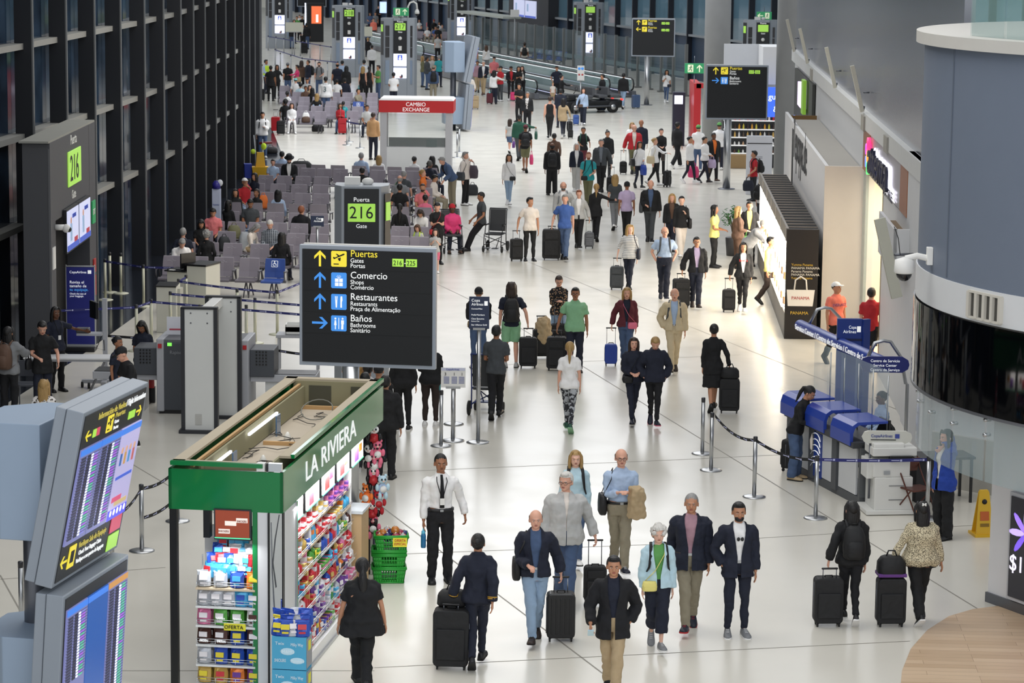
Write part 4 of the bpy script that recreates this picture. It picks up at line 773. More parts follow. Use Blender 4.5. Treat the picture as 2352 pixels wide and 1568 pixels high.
def pict(par, x, z, s, kind, y=-.075):
    bgm = YEL if kind == 'plane' else BLU; g = G(); h = s / 2; r = s * .06; g.prism([(x - h + r, z - h), (x + h - r, z - h), (x + h, z - h + r), (x + h, z + h - r), (x + h - r, z + h), (x - h + r, z + h), (x - h, z + h - r), (x - h, z - h + r)], y - .003, y, bgm)
    f = BRD if kind == 'plane' else LW; p = lambda L: g.prism([(x + a * s, z + b_ * s) for a, b_ in L], y - .007, y - .003, f)
    if kind == 'plane': p([(-.33, -.02), (.34, .26), (.38, .33), (.28, .34), (-.12, .14), (-.30, .06)]); p([(-.02, .12), (.1, .17), (-.12, .32), (-.2, .32)]); p([(-.08, .02), (.12, .1), (.10, -.12), (.03, -.14)]); p([(-.38, .1), (-.30, .12), (-.22, .0), (-.33, -.02)]); p([(-.34, -.36), (.0, -.36), (.0, -.30), (-.34, -.30)])
    elif kind == 'gift':
        for a in (-.25, .02):
            for b_ in (-.36, -.1): p([(a, b_), (a + .23, b_), (a + .23, b_ + .22), (a, b_ + .22)])
        g.tube([(x + .0 * s, y - .006, z + .14 * s), (x - .14 * s, y - .006, z + .24 * s), (x - .06 * s, y - .006, z + .34 * s), (x, y - .006, z + .14 * s), (x + .06 * s, y - .006, z + .34 * s), (x + .14 * s, y - .006, z + .24 * s), (x, y - .006, z + .14 * s)], .015 * s, f, 4)
    elif kind == 'fork': p([(-.2, -.36), (-.12, -.36), (-.1, .1), (-.08, .36), (-.12, .36), (-.13, .12), (-.15, .12), (-.15, .36), (-.18, .36), (-.18, .12), (-.2, .12), (-.21, .36), (-.25, .36), (-.23, .1)]); p([(.1, -.36), (.2, -.36), (.2, .0), (.24, .1), (.22, .36), (.12, .36), (.1, .2)])
    elif kind == 'wc':
        for a in (-.22, .24): g.cyl((x + a * s, y - .003, z + .3 * s), (x + a * s, y - .007, z + .3 * s), .065 * s, f, n=10)
        p([(-.3, -.12), (-.26, .2), (-.18, .2), (-.14, -.12), (-.19, -.12), (-.19, -.38), (-.25, -.38), (-.25, -.12)]); p([(.15, -.38), (.29 + .0, -.38), (.3, -.05), (.33, -.05), (.33, .2), (.15, .2), (.15, -.05), (.17, -.05)]); p([(-.02, -.36), (.02, -.36), (.02, .36), (-.02, .36)])
    return g.obj('pictogram', par)
def dirsign(u, vb, D, rows, label, nums=None, rz=-.16, zb=2.42, nm='direction_sign'):
    X = atD(u, vb, D).x; t = thing(nm, label, 'sign', (X, D, 0), rz); w, h = 2.15, 1.88; zc = zb + h / 2
    g = G(); g.box((0, 0, zc), (w, .12, h), mat('9aa2ad', .4, .2)); g.box((0, .11, zc + .03), (w * .97, .1, h * .98), mat('c8c6c0', .5)); g.obj('frame', t, bev=.006); g = G(); g.box((0, -.065, zc), (w - .1, .02, h - .12), BRD); g.obj('panel', t)
    g = G(); g.cyl((-.28, .05, 0), (-.28, .05, zb), .13, STEEL, n=24); g.obj('post', t); g = G(); g.lathe([(.3, 0), (.3, .02), (.14, .03)], STEELD, 20, (-.28, .05, 0)); g.obj('base_plate', t)
    x0 = -w / 2 + .03; z0 = zc + h / 2 - .2
    for i, (d, k, a, b_, c) in enumerate(rows):
        z = z0 - i * .335; y_ = k == 'plane'; arrow(t, x0 + .3, z, .25, d, YEL if y_ else BLU); pict(t, x0 + .6, z, .245, k)
        for s, wd, dz, sz, m in ((a, 0, .045, .15, YEL if y_ else LW), (b_, 0, -.045, .095, LW), (c, 0, -.125, .095, LW)): text(s, sz, m, t, (x0 + .78, -.078, z + dz - .005), sx=.95)
        g = G(); g.box((0, -.076, z - .165), (w - .12, .002, .004), mat('06070a')); g.obj('row_line', t)
        if nums and nums[i]:
            for k_, s in enumerate(nums[i]): g = G(); g.box((x0 + 1.53 + k_ * .21, -.078, z - .03), (.175, .008, .12), LGR); gp_ = g.obj('gate_number_plate', t); text(s, .105, BRD, gp_, (x0 + 1.455 + k_ * .21, -.085, z - .068), sx=.9)
            text('-', .1, LW, t, (x0 + 1.625, -.08, z - .06))
    return t
PU = ('Puertas', 'Gates', 'Portas')
dirsign(845, 845, 42, [('u', 'plane', *PU), ('u', 'gift', 'Comercio', 'Shops', 'Comércio'), ('u', 'fork', 'Restaurantes', 'Restaurants', 'Praça de Alimentação'), ('r', 'wc', 'Baños', 'Bathrooms', 'Sanitário')], 'big black direction sign with Puertas, Comercio, Restaurantes and Baños rows', [('216', '225'), None, None, None])
dirsign(1691, 262, 95, [('u', 'plane', *PU), ('r', 'wc', 'Baños', 'Bathrooms', 'Sanitário')], 'black direction sign with Puertas and Baños rows by the far shops', [('217', '225'), None], rz=.0)
dirsign(1500, 119, 137, [('u', 'plane', *PU), ('l', 'plane', *PU)], 'black direction sign with two Puertas rows before the glass partition', [('219', '225'), ('216', '218')], rz=-.06)
dirsign(716, 12, 203, [('u', 'plane', *PU)], 'farthest black direction sign, only its lower edge showing', [('218', '225')], rz=0)
def exitsign(u, v, D, mirror, label):
    p = atD(u, v, D); t = thing('exit_sign', label, 'sign', p); g = G(); g.box((0, 0, 0), (.78, .1, .4), mat('2f8f5c', .4, e=.3)); g.obj('sign_panel', t, bev=.006); L = mat('d8e0c0', .4, e=.5); s = -1 if mirror else 1
    g = G(); g.box((-.16 * s, -.055, 0), (.22, .01, .3), L); g.obj('door_pictogram', t); arrow(t, .2 * s, 0, .3, 'l' if mirror else 'u', L, y=-.05)
    g = G(); g.M = MX.Translation((-.16 * s, -.065, 0)); m = mat('1f6b44'); g.cyl((.02, 0, .09), (.02, -.006, .09), .028, m, n=8); [g.rod(a, b_, .013, m) for a, b_ in (((.01, 0, .06), (-.02, 0, -.02)), ((-.02, 0, -.02), (.05, 0, -.06)), ((.05, 0, -.06), (.03, 0, -.12)), ((-.02, 0, -.02), (-.08, 0, -.1)), ((0, 0, .04), (.06, 0, .02)), ((0, 0, .04), (-.06, 0, .03)))]; g.obj('running_figure', t)
    g = G(); g.rod((0, 0, .2), (0, 0, .5) if D > 100 and u > 1500 else (0, .0, .2), .015, STEELD); g.rod((0, .0, -.2), (0, 0, -1.1), .02, STEELD); g.obj('mount', t)
# ---------- gate totems ----------
def totem(u, D, num, label, wings=True, screens=True, rz=0, h=4.07):
    X = (u - W_ / 2) * D / F_ ; t = thing('gate_totem', label, 'totem', (X, D, 0), rz); F1 = mat('9ba1a8', .5, .2); F2 = mat('8796a8', .5); BK = mat('14171c', .4)
    g = G()
    if wings: g.slab([(-.95, -.05), (-.8, -.35), (-.30, -.42), (-.28, -.5), (.40, -.5), (.42, -.42), (.78, -.3), (.9, 0), (.8, .5), (-.8, .5)], 0, h, F1)
    else: g.slab([(-.55, -.1), (-.4, -.35), (.38, -.35), (.52, -.1), (.52, .4), (-.55, .4)], 0, h, F1)
    g.obj('housing', t, bev=.01); x0 = .06 if wings else .0; y = -.515 if wings else -.365
    g = G(); g.box((x0, y, h - (1.0 if wings else 1.25)), (.68, .03, 1.75 if wings else 2.4), BK); g.obj('front_panel', t)
    g = G(); g.box((x0, y - .02, h - .42 if wings else h - .52), (.54, .02, .36), GRN); np_ = g.obj('number_plate', t, bev=.01)
    if num: textw(num, .46, INKT, np_, (x0 - .245, y - .034, h - .53 if wings else h - .63), hmax=.34)
    text('Puerta', .12, LW, t, (x0 - .16, y - .018, h - .2 if wings else h - .3)); text('Gate', .11, LW, t, (x0 - .11, y - .018, h - .72 if wings else h - .82))
    g = G(); g.ell((.1, .0, h + .06), (.12, .1, .08), WHITE, 10, 6); g.box((-.2, 0, h + .07), (.3, .2, .16), WHITE); g.obj('roof_box', t)
    if wings:
        for x, w, yy, rr in ((-.54, .30, -.392, .14), (.6, .16, -.375, -.33)):
            g = G(); g.box((x, yy, 2.9), (w, .02, 1.6), mat('3a3a3c', .7), rz=rr); [g.box((x, yy - .012, z), (w, .01, .02), F1, rz=rr) for z in (2.6, 3.15)]; g.obj('vent_grille', t); g = G(); g.box((x, yy, 1.35), (w, .02, 1.2), F2, rz=rr); g.obj('lower_panel', t)
        g = G(); g.lathe([(.09, 0), (.09, .03)], WHITE, 14); o = g.obj('speaker_ring', t); o.rotation_euler = (pi / 2, 0, 0); o.location = (x0, y - .0, h - 1.0); g = G(); g.box((x0, y - .018, h - 1.5), (.16, .01, .22), WHITE); g.obj('notice', t)
        if screens:
            DS = mat('e2e6ff', .3, e=1.3)
            for z, hh in ((1.98, .62), (1.32, .52)): g = G(); g.box((x0, y - .02, z), (.66, .03, hh), DS); dp_ = g.obj('display', t)
            g = G(); g.box((x0, y - .04, 2.1), (.24, .01, .26), mat('4a5fc8', e=.7)); g.ell((x0, y - .048, 2.14), (.04, .004, .05), DS, 8, 5); g.ell((x0, y - .048, 2.04), (.07, .004, .06), DS, 8, 5); g.obj('icon', dp_); g = G(); g.ell((x0 + .1, y - .04, 1.16), (.05, .01, .1), mat('20222e'), 8, 6); g.ell((x0 + .03, y - .042, 1.12), (.06, .01, .06), mat('c98a8a'), 8, 6); g.obj('portrait_picture', dp_)
            textw('SALA DE LACTANCIA', .36, mat('8a94c8', e=.5), t, (x0 - .18, y - .038, 1.82), hmax=.06)
    g = G(); g.box((-.86 if wings else .5, -.25 if wings else -.22, h - 1.0), (.3 if wings else .22, .02, 1.7), BK, rz=-1.1 if wings else 1.1); g.obj('side_panel', t); g = G(); g.box((-.87 if wings else .513, -.26 if wings else -.228, h - .5), (.22 if wings else .16, .02, .36), GRN, rz=-1.1 if wings else 1.1); g.obj('side_number_plate', t)
    return t
totem(828, 54, '216', 'grey gate totem with lit 216 plate behind the big direction sign', wings=False)
totem(911, 140, '217', 'gate totem numbered 217 behind the currency exchange booth'); totem(795, 158, '218', 'gate totem numbered 218, left of totem 217'); totem(637, 190, '219', 'grey gate totem at far left beside the window wall'); totem(1052, 190, '220', 'grey gate totem farthest right of the 217 one, by the canopy'); totem(1344, 168, '', 'grey totem with lit screens in front of the glass partition'); totem(1737, 143, '', 'grey totem with dark blank panel between the two columns', screens=False)
exitsign(921, 27, 139.5, 0, 'green exit sign with upward arrow on top of totem 217'); exitsign(1595, 157, 111.2, 0, 'green exit sign with upward arrow left of the restroom sign'); exitsign(1755, 36, 143.1, 1, 'green exit sign with leftward arrow near the far column')
p = atD(953, 37, 140); dc = thing('dome_camera', 'white dome camera on curved pipe above totem 217', 'camera', (p.x - .25, 140, 4.0)); g = G(); g.tube([(-.1, 0, 0), (-.1, 0, .65), (.0, 0, .85), (.18, 0, .9), (.33, 0, .8), (.36, 0, .55)], .045, WHITE, 8); g.obj('pipe', dc); g = G(); g.lathe([(.04, .2), (.12, .05), (.12, -.06)], WHITE, 14, (.36, 0, .35)); g.ell((.36, 0, .29), (.1, .1, .1), BLACK); g.obj('camera_dome', dc)
# ---------- flight information displays ----------
def fids(loc, rz, label, detail=True):
    t = thing('flight_information_display', label, 'display', loc, rz); CS = mat('8c949e', .45, .1); CT = mat('a9a7a2', .6); L = 2.05; tl = MX.Rotation(R(-11.6), 4, 'X')     # faces -y, leans forward
    def P3(x, y, z): return (x, y, z)
    for zb, hh in ((2.12, 2.0), (.08, 1.96)):
        up = zb > 1; q = MX.Translation((0, 0, zb)) @ MX.Rotation(R(11.6 if up else 4), 4, 'X'); nm = 'upper' if up else 'lower'
        g = G(); g.M = q; g.box((0, 0, hh / 2), (L, .2, hh), CS); g.box((0, .17, hh / 2), (L * .98, .12, hh * .99), CS); g.obj(nm + '_frame', t, bev=.012)
        g = G(); g.M = q; g.box((0, -.105, hh / 2), (L - .12, .01, hh - .1), mat('2c2d2f', .5)); g.obj(nm + '_face', t)
        for k, x in enumerate((-.64, 0, .64)):
            z0, z1 = (.47, 1.57) if up else (.12, 1.78)
            base = mat('7c7fb4', .35, e=.35) if not (up and k == 2) else mat('b9b2dc', .35, e=.45)
            if not up and k == 1: base = mat('2a5aa8', .35, e=.4)
            g = G(); g.M = q; g.box((x, -.12, (z0 + z1) / 2), (.62, .02, z1 - z0), base); g.box((x, -.128, z1 - .04), (.62, .01, .07), mat('3f7ad8' if not (not up and k == 2) else 'c08a4a', .35, e=.6)); scn = g.obj(nm + '_screen', t)
            if (up and k < 2) or (not up and k != 1):
                g = G(); g.M = q; rn = random.Random(k + 5); n = int((z1 - z0 - .14) / .033); end = n if not (not up and k == 0) else n // 2
                for j in range(end):
                    z = z1 - .1 - j * .033; g.box((x, -.131, z), (.6, .003, .004), mat('45455a', e=.1)); g.box((x - .2, -.132, z - .015), (.14, .003, .018), mat('44445a')); g.box((x - .03, -.132, z - .015), (.1, .003, .022), mat('3c3c50')); g.box((x + .07, -.132, z - .015), (.06, .003, .022), mat('e8ecff', e=.7)); g.box((x + .18, -.132, z - .015), (.11, .003, .02), mat(rn.choice(['a060d0', '5ab898', 'a060d0', '5ab898', '7f7fc8'] if k != 2 else ['5ab898', '5ab898', '5ab898', 'a060d0']), e=.55))
                g.obj('flight_rows', scn)
            if up and k == 2:
                g = G(); g.M = q
                for j, c in enumerate(('4a6fb0', 'd0a060', '5a9ad0', 'c87070')): xx = x - .2 + j * .13; g.box((xx, -.132, z0 + .72), (.06, .004, .14), mat(c, e=.3)); g.ell((xx, -.134, z0 + .83), (.035, .003, .04), mat('e0b090', e=.3), 8, 5)
                g.box((x, -.132, z0 + .5), (.52, .004, .035), mat('4a63c8', e=.5)); g.box((x - .1, -.132, z0 + .24), (.3, .004, .06), mat('d05a7a', e=.5)); g.box((x + .05, -.132, z0 + .18), (.4, .004, .05), mat('c8b080', e=.5)); g.box((x, -.132, z0 + .06), (.6, .004, .12), mat('5a5ae0', e=.6)); [g.ell((x - .22 + j * .11, -.136, z0 + .08), (.035, .003, .04), mat('f0f0ff', e=.8), 8, 5) for j in range(5)]; g.obj('screen_picture', scn)
        if up:
            q2 = q; e = V((R(11.6), 0, 0)).x
            def tx(s, sz, m, x, z, w=None):
                o = text(s, sz, m, t, (0, 0, 0), name='lettering'); o.matrix_local = q2 @ MX.Translation((x, -.115, z)) @ MX.Rotation(pi / 2, 4, 'X')
                if w: xs = [v.co.x for v in o.data.vertices]; k = w / (max(xs) - min(xs)); o.matrix_local = q2 @ MX.Translation((x, -.115, z)) @ MX.Rotation(pi / 2, 4, 'X') @ MX.Scale(k, 4, (1, 0, 0))
            def sub(fn, *a): o = fn(*a); o.matrix_local = q2 @ MX.Translation((0, -.035, 0)) @ o.matrix_local; return o
            tx('Información de Vuelos', .105, mat('c8b858', e=.3), -.55, 1.84, .86); tx('/ Flight Information', .105, LW, .33, 1.84, .62)
            sub(arrow, t, -.78, 1.7, .17, 'l', YEL); sub(arrow, t, .82, 1.7, .17, 'r', YEL); sub(pict, t, -.12, 1.72, .2, 'plane')
            tx('Puertas', .09, mat('c8b858', e=.3), .02, 1.76, .3); tx('Gates', .06, LW, .02, 1.69); tx('Portas', .06, LW, .02, 1.62)
            for x, m in ((-.6, LGR), (-.49, mat('d0506a', e=.4)), (.52, LGR), (.63, LGR)): g = G(); g.M = q; g.box((x, -.116, 1.7), (.095, .008, .09), m); g.obj('gate_plate', t)
            sub(arrow, t, -.82, .26, .2, 'l', YEL); g = G(); g.M = q; g.box((-.6, -.116, .28), (.2, .008, .26), YEL); g.box((-.6, -.122, .28), (.1, .004, .14), BRD); g.obj('pictogram', t)
            tx('Verifique Sala de Equipaje', .1, mat('c8b858', e=.3), -.42, .33, .86); tx('Check Your Baggage Claim', .075, LW, -.38, .24, .7); tx('Verifique o seu quarto de bagagem', .075, LW, -.42, .15, .86)
            for z, m, s in ((.37, mat('d0506a', e=.4), 'Terminal 1'), (.15, LGR, 'Terminal 2')): g = G(); g.M = q; g.box((.74, -.116, z), (.34, .008, .19), m); g.obj('terminal_plate', t); tx(s, .09, BRD, .59, z - .03, .3)
    g = G(); g.cyl((0, .5, 0), (0, .5, 3.6), .13, STEELD, n=20); g.obj('pole', t)
    for z0, z1 in ((2.55, 3.85), (.3, 1.45)): g = G(); g.slab([(-.75, .12), (.6, .12), (.6, .55), (.25, .95), (-.45, .95), (-.75, .6)], z0, z1, mat('8fa0b4', .5)); g.obj('rear_housing', t, bev=.012)
    return t
fids((-4.85, 30.0, 0), R(78), 'large grey flight information display with purple screens, lower left corner')
fids((-2.2, 120, 0), R(101), 'distant grey flight information display seen edge-on behind the exchange booth')
# ---------- currency exchange booth ----------
cb = thing('exchange_booth', 'white currency exchange booth with red CAMBIO EXCHANGE fascia', 'booth', (at(960, 382).x, 101.5, 0), -.03)
RB = mat('c9272b', .4); g = G(); g.box((0, 0, 2.34), (2.75, 1.6, .44), RB); g.obj('red_fascia', cb, bev=.01); g = G(); g.prism([(-1.38, 0), (1.38, 0), (1.2, .0), (-1.2, 0)], 0, .01, WHITE) if 0 else g.box((0, 0, 2.6), (2.75, 1.6, .07), WHITE, t=.95); g.obj('roof', cb)
for x in (-1.2, 1.2): g = G(); g.box((x, -.65, 1.06), (.24, .24, 2.12), mat('b9b9bd', .5)); g.obj('column_post', cb, bev=.01)
for x in (-1.2, 1.2): g = G(); g.box((x, .65, 1.06), (.14, .14, 2.12), mat('b9b9bd', .5)); g.obj('column_post', cb, bev=.01)
g = G(); g.box((0, -.62, .42), (2.2, .2, .84), mat('dcdedf', .5)); g.obj('counter_front', cb); g = G(); g.box((0, .55, .55), (2.2, .06, 1.1), mat('55484b', .5)); g.box((0, -.35, .8), (2.2, .6, .04), mat('3c3234', .4)); g.obj('desk', cb); g = G(); g.box((0, -.7, 1.45), (2.16, .02, 1.25), mat('a9b9b8', .05, alpha=.2)); g.obj('window_glass', cb); g = G(); g.box((.55, -.3, .98), (.4, .06, .3), BLACK); g.box((.55, -.3, .84), (.1, .1, .06), BLACK); g.obj('monitor', cb)
textw('CAMBIO', .72, LW, cb, (-.38, -.81, 2.36), hmax=.2); textw('EXCHANGE', .98, LW, cb, (-.5, -.81, 2.17), hmax=.2)
# ---------- barriers ----------
PM = {}
def shared(key, fn):
    if key not in PM: PM[key] = fn()
    return PM[key]
def inst(name, me, par, loc=(0, 0, 0), rz=0):
    o = bpy.data.objects.new(name, me); COL.objects.link(o); o.parent = par; o.location = loc; o.rotation_euler = (0, 0, rz); return o
def stanchion(u, v, label, h=1.0, group=None, tint='s'):
    p = at(u, v); t = thing('barrier_post', label, 'barrier post', (p.x, p.y, 0), 0, group); m = STEEL if tint == 's' else mat('c9c9b4', .45, .3)
    inst('base', shared('b' + tint, lambda: G().lathe([(.19, 0), (.19, .012), (.15, .025), (.045, .04)], m, 28).mesh('base')), t)
    inst('post', shared(f'p{h}{tint}', lambda: G().lathe([(.034, .03), (.034, h - .06)], m, 16).mesh('post')), t)
    inst('cap', shared(f'c{h}', lambda: G().lathe([(.036, h - .07), (.036, h), (.03, h + .01)], mat('2a2b30', .4), 16).mesh('cap')), t); return t
def belt(a, b_, label, col='navy', z=.95, sag=.0, za=None, marks=True, group=None):
    a, b_ = at(*a), at(*b_); a.z = b_.z = z; L = (b_ - a).length; d = (b_ - a) / L; n = V((-d.y, d.x, 0)); t = thing('barrier_belt', label, 'barrier belt', a, math.atan2(d.y, d.x), group); m = cl({'navy': '262a6e', 'black': 'black'}[col], r=.7); N = 12; g = G(); vs = []; fs = []
    for i in range(N + 1):
        f = i / N; zz = -sag * 4 * f * (1 - f)
        for yy in (-.003, .003):
            for z2 in (-.025, .025): vs.append((L * f, yy, zz + z2))
    for i in range(N):
        k = i * 4
        for q in ((0, 1, 5, 4), (2, 6, 7, 3), (1, 3, 7, 5), (0, 4, 6, 2)): fs.append(tuple(k + j for j in q))
    g.add(vs, fs, m); g.obj('webbing', t)
    if marks and L < 14:
        g = G(); k = int(L / .35)
        for i in range(k): f = (i + .5) / k; zz = -sag * 4 * f * (1 - f); g.box((L * f, -.0045, zz), (.13, .002, .012), mat('b9bce0', .6)); g.box((L * f + .09, -.0045, zz), (.03, .002, .03), mat('b9bce0', .6))
        g.obj('printed_marks', t)
    return t
ST = [(326, 1265, 'steel barrier post nearest to the flight information display'), (258, 1333, 'steel barrier post half hidden right behind the flight information display'), (408, 1197, 'steel barrier post behind the green kiosk front post'), (50, 1462, 'steel barrier post left behind the flight information display pole'),
    (1013, 1024, 'steel post left of the policy card stand'), (1613, 1042, 'farther of two steel posts behind the uniformed woman'), (1633, 1080, 'nearer of two steel posts behind the uniformed woman'), (1732, 1141, 'steel post in the middle of the sagging black belt'), (1873, 1190, 'steel post where black belt meets blue belt'), (2129, 1190, 'steel post beside the brown folding chair'), (870, 1022, 'steel post base half hidden behind the hanging plush toys')]
for u, v, l in ST: stanchion(u, v, l)
Q1 = [(545, 765), (637, 768), (586, 788), (566, 806), (348, 792), (392, 772), (411, 740), (428, 730), (330, 704), (253, 672), (278, 674), (242, 689), (314, 806), (136, 815), (460, 806)]
DQ = ['under the front blue seats', 'under the accessible seat', 'third belt line middle', 'behind the scanner arch', 'left of the white kiosk, front one', 'beside the white kiosk', 'at the gate counter corner', 'against the gate counter side', 'before the window strip, rightmost', 'by the window strip, farther pair left', 'by the window strip, farther pair right', 'by the window strip, nearest', 'behind the writing woman', 'between the banner and the door', 'right behind the scanner body']
for (u, v), l in zip(Q1, DQ): stanchion(u, v, 'pale barrier post ' + l, tint='w')
for a, b_, l, c, sg_ in (((1640, 1080), (1732, 1141), 'black sagging belt from the rear posts', 'black', .12), ((1732, 1141), (1873, 1190), 'black sagging belt towards the service desk', 'black', .1), ((1873, 1190), (2129, 1190), 'blue printed belt in front of the copier', 'navy', .02),
    ((326, 1265), (420, 1200), 'upper black belt left of the green kiosk', 'black', .1), ((136, 815), (314, 806), 'blue belt passing behind the blue banner', 'navy', 0), ((314, 806), (348, 792), 'short blue belt left of the scanner', 'navy', 0), ((348, 792), (690, 824), 'blue belt just above the scanner arch', 'navy', .0), ((392, 772), (690, 800), 'middle blue belt of the gate queue', 'navy', .0), ((411, 740), (637, 768), 'farthest blue belt under the seats', 'navy', .02),
    ((428, 730), (411, 740), 'short blue belt at the gate counter', 'navy', 0), ((637, 768), (700, 740), 'blue belt rising towards the direction sign', 'navy', 0), ((242, 689), (330, 704), 'blue belt before the window strip', 'navy', .0), ((330, 704), (400, 706), 'blue belt reaching the gate counter', 'navy', 0), ((600, 905), (700, 925), 'black belt behind the scanner conveyor', 'black', .02), ((242, 878), (330, 885), 'black belt behind the staff table', 'black', 0)):
    belt(a, b_, l, c, sag=sg_)
b2 = belt((326, 1265), (420, 1200), 'lower black belt left of the green kiosk', 'black', z=.5, sag=.08)
belt((258, 1333), (326, 1265), 'black belt between the two posts by the flight display', 'black', sag=.1)
# far queue
for k, (u, v) in enumerate(((616, 116), (634, 118), (652, 122), (671, 126), (690, 130), (712, 134), (735, 139), (760, 143), (632, 150), (644, 160), (668, 166), (694, 172), (724, 178), (752, 184), (776, 182), (797, 333), (802, 326), (827, 340), (1055, 350), (1050, 362), (602, 190), (600, 215))):
    stanchion(u, v, f'small distant queue post, place {"one two three four five six seven eight nine ten eleven twelve thirteen fourteen fifteen".split()[k]} along the two far queue lines' if k < 15 else f'slim steel post {["left", "behind left", "right", "right of the booth, far", "right of the booth, near", "beside the far window, far", "beside the far window, near"][k - 15]} of the pair before the far seats', group='distant queue posts' if k < 15 else None)
for a, b_, l in (((616, 116), (690, 130), 'distant belt, top left stretch of the far queue'), ((690, 130), (776, 146), 'distant belt, top right stretch of the far queue'), ((632, 150), (694, 172), 'distant belt, lower left stretch of the far queue'), ((694, 172), (776, 182), 'distant belt, lower right stretch of the far queue'), ((797, 333), (827, 340), 'belt between the pair of posts by the far seats')): belt(a, b_, l, 'navy' , marks=False)
def cardstand(u, v, hp, wd, ht, label, m, dark=True):
    p = at(u, v); t = thing('sign_stand', label, 'sign stand', p); g = G(); g.lathe([(.21, 0), (.21, .012), (.16, .025), (.045, .04)], STEEL, 28); g.obj('base', t); g = G(); g.lathe([(.036, .03), (.036, hp)], STEEL, 16); g.obj('post', t); g = G(); g.box((0, -.03, hp + ht / 2), (wd, .02, ht), m); g.obj('card', t, bev=.003); g = G(); g.box((0, -.03, hp), (wd * .6, .05, .04), STEEL); g.obj('bracket', t); return t
NVY = mat('26324e', .4); c1 = cardstand(1098, 1016, 2.07, .36, .58, 'tall steel stand with navy airline boarding card', NVY)
for s, z, sz in (('Copa', 2.56, .07), ('Airlines', 2.49, .07), ('ConnectMiles', 2.42, .035), ('PreferMembers', 2.31, .038), ('Clase Ejecutiva', 2.24, .038), ('Business Class', 2.2, .025), ('Star Alliance Gold', 2.13, .038)): text(s, sz, LW, c1, (-.14, -.045, z))
g = G(); g.box((.12, -.043, 2.53), (.06, .004, .08), LW); g.obj('emblem', c1)
c2 = cardstand(1040, 1012, .98, .44, .36, 'steel stand with white baggage allowance card', WHITE); PB = mat('3a4a9a', .5)
g = G(); g.box((0, -.042, 1.31), (.42, .003, .05), mat('c9cde0')); g.obj('header_strip', c2); text('CopaAirlines', .045, PB, c2, (-.13, -.046, 1.295)); [text(s, .075, BRD, c2, (x, -.045, 1.2)) for s, x in (('3', -.16), ('1', 0), ('1', .14))]; g = G(); [g.box((x, -.043, 1.17 - .022 * j), (.1, .003, .008), PB) for x in (-.12, .02, .15) for j in range(6)]; g.obj('printed_lines', c2)
stanchion(1042, 974, 'steel post directly behind the baggage card stand')
c3 = cardstand(729, 640, 1.36, .34, .28, 'navy airline card stand above the big direction sign', NVY); text('Copa', .07, LW, c3, (-.03, -.045, 1.55)); text('Airlines', .07, LW, c3, (-.09, -.045, 1.48)); g = G(); g.box((.13, -.043, 1.54), (.05, .004, .08), LW); g.obj('emblem', c3)
for u, v, l in ((676, 128, 'cream blank board on a stand in the far queue, left one'), (837, 140, 'cream blank board on a stand in the far queue, right one')): cardstand(u, v, 1.55, 1.15 if u < 700 else 1.0, .62, l, mat('cfcfbf', .6))
w3 = cardstand(1333, 238, 1.15, .36, .75, 'white safety notice on a stand at the end of the walkway', WHITE); g = G(); [g.cyl((x, -.042, 1.75), (x, -.046, 1.75), .07, BLU, n=10) for x in (-.08, .08)]; [g.cyl((x, -.042, 1.45), (x, -.046, 1.45), .05, mat('c84a4a'), n=10) for x in (-.08, .08)]; g.obj('symbols', w3)
w4 = cardstand(1181, 150, 3.0, .55, .45, 'white notice on a tall pole behind the glass partition', WHITE)
# Copa banner
bn = thing('banner_stand', 'blue airline banner asking to check baggage size, beside the gate portal', 'banner', at(187, 805), 0); g = G(); g.box((0, 0, .95), (.6, .05, 1.72), mat('2a2f86', .4)); g.obj('banner_panel', bn, bev=.004); g = G(); g.box((0, 0, .05), (.62, .4, .08), mat('17181b')); g.box((0, -.03, .12), (.6, .08, .05), ALUL); g.obj('base', bn)
g = G(); [g.box((x, 0, .97), (.015, .06, 1.78), ALUL) for x in (-.305, .305)]; g.box((0, 0, 1.83), (.62, .06, .02), ALUL); g.obj('frame', bn)
textw('CopaAirlines', .36, LW, bn, (-.23, -.03, 1.68), hmax=.075); g = G(); g.box((.2, -.03, 1.71), (.075, .01, .075), LW); g.obj('emblem', bn)
for s, z, w, m in (('Revisa el', 1.46, .3, LW), ('tamaño de', 1.38, .36, LW), ('tu equipaje.', 1.3, .4, mat('4a9be0', e=.5)), ('Check the size of', 1.22, .35, LW), ('your baggage.', 1.17, .3, LW)): textw(s, w, m, bn, (-.23, -.03, z), hmax=.085 if z > 1.25 else .055)
# ---------- green roofed sweets kiosk ----------
KO = at(650, 1080, 2.75); KO.z = 0; KR = -R(8.3); KL = 6.3; KW = 1.42
kk = thing('sweets_kiosk', 'green roofed sweets kiosk with open wooden roof tray and LA RIVIERA lettering', 'kiosk', KO, KR)
KM = MX.Translation(KO) @ MX.Rotation(KR, 4, 'Z')
GN = mat('0f7a40', .12); PLY = mat('b3a791', .75); PLI = mat('8f8a6c', .8); TRY = mat('b9ad9b', .8); BX = mat('c09a6a', .8); CHR = mat('dfe2e6', .15, .6)
def kp(name, fn, bev=0): g = G(); fn(g); return g.obj(name, kk, bev=bev)
kp('front_fascia', lambda g: g.box((-KW / 2, .02, 2.47), (KW, .04, .5), GN)); kp('side_fascia', lambda g: g.box((-.02, KL / 2, 2.47), (.04, KL, .5), GN)); kp('back_fascia', lambda g: g.box((-KW / 2, KL - .02, 2.47), (KW, .04, .5), GN)); kp('left_fascia', lambda g: g.box((-KW + .02, KL / 2, 2.47), (.04, KL, .5), GN))
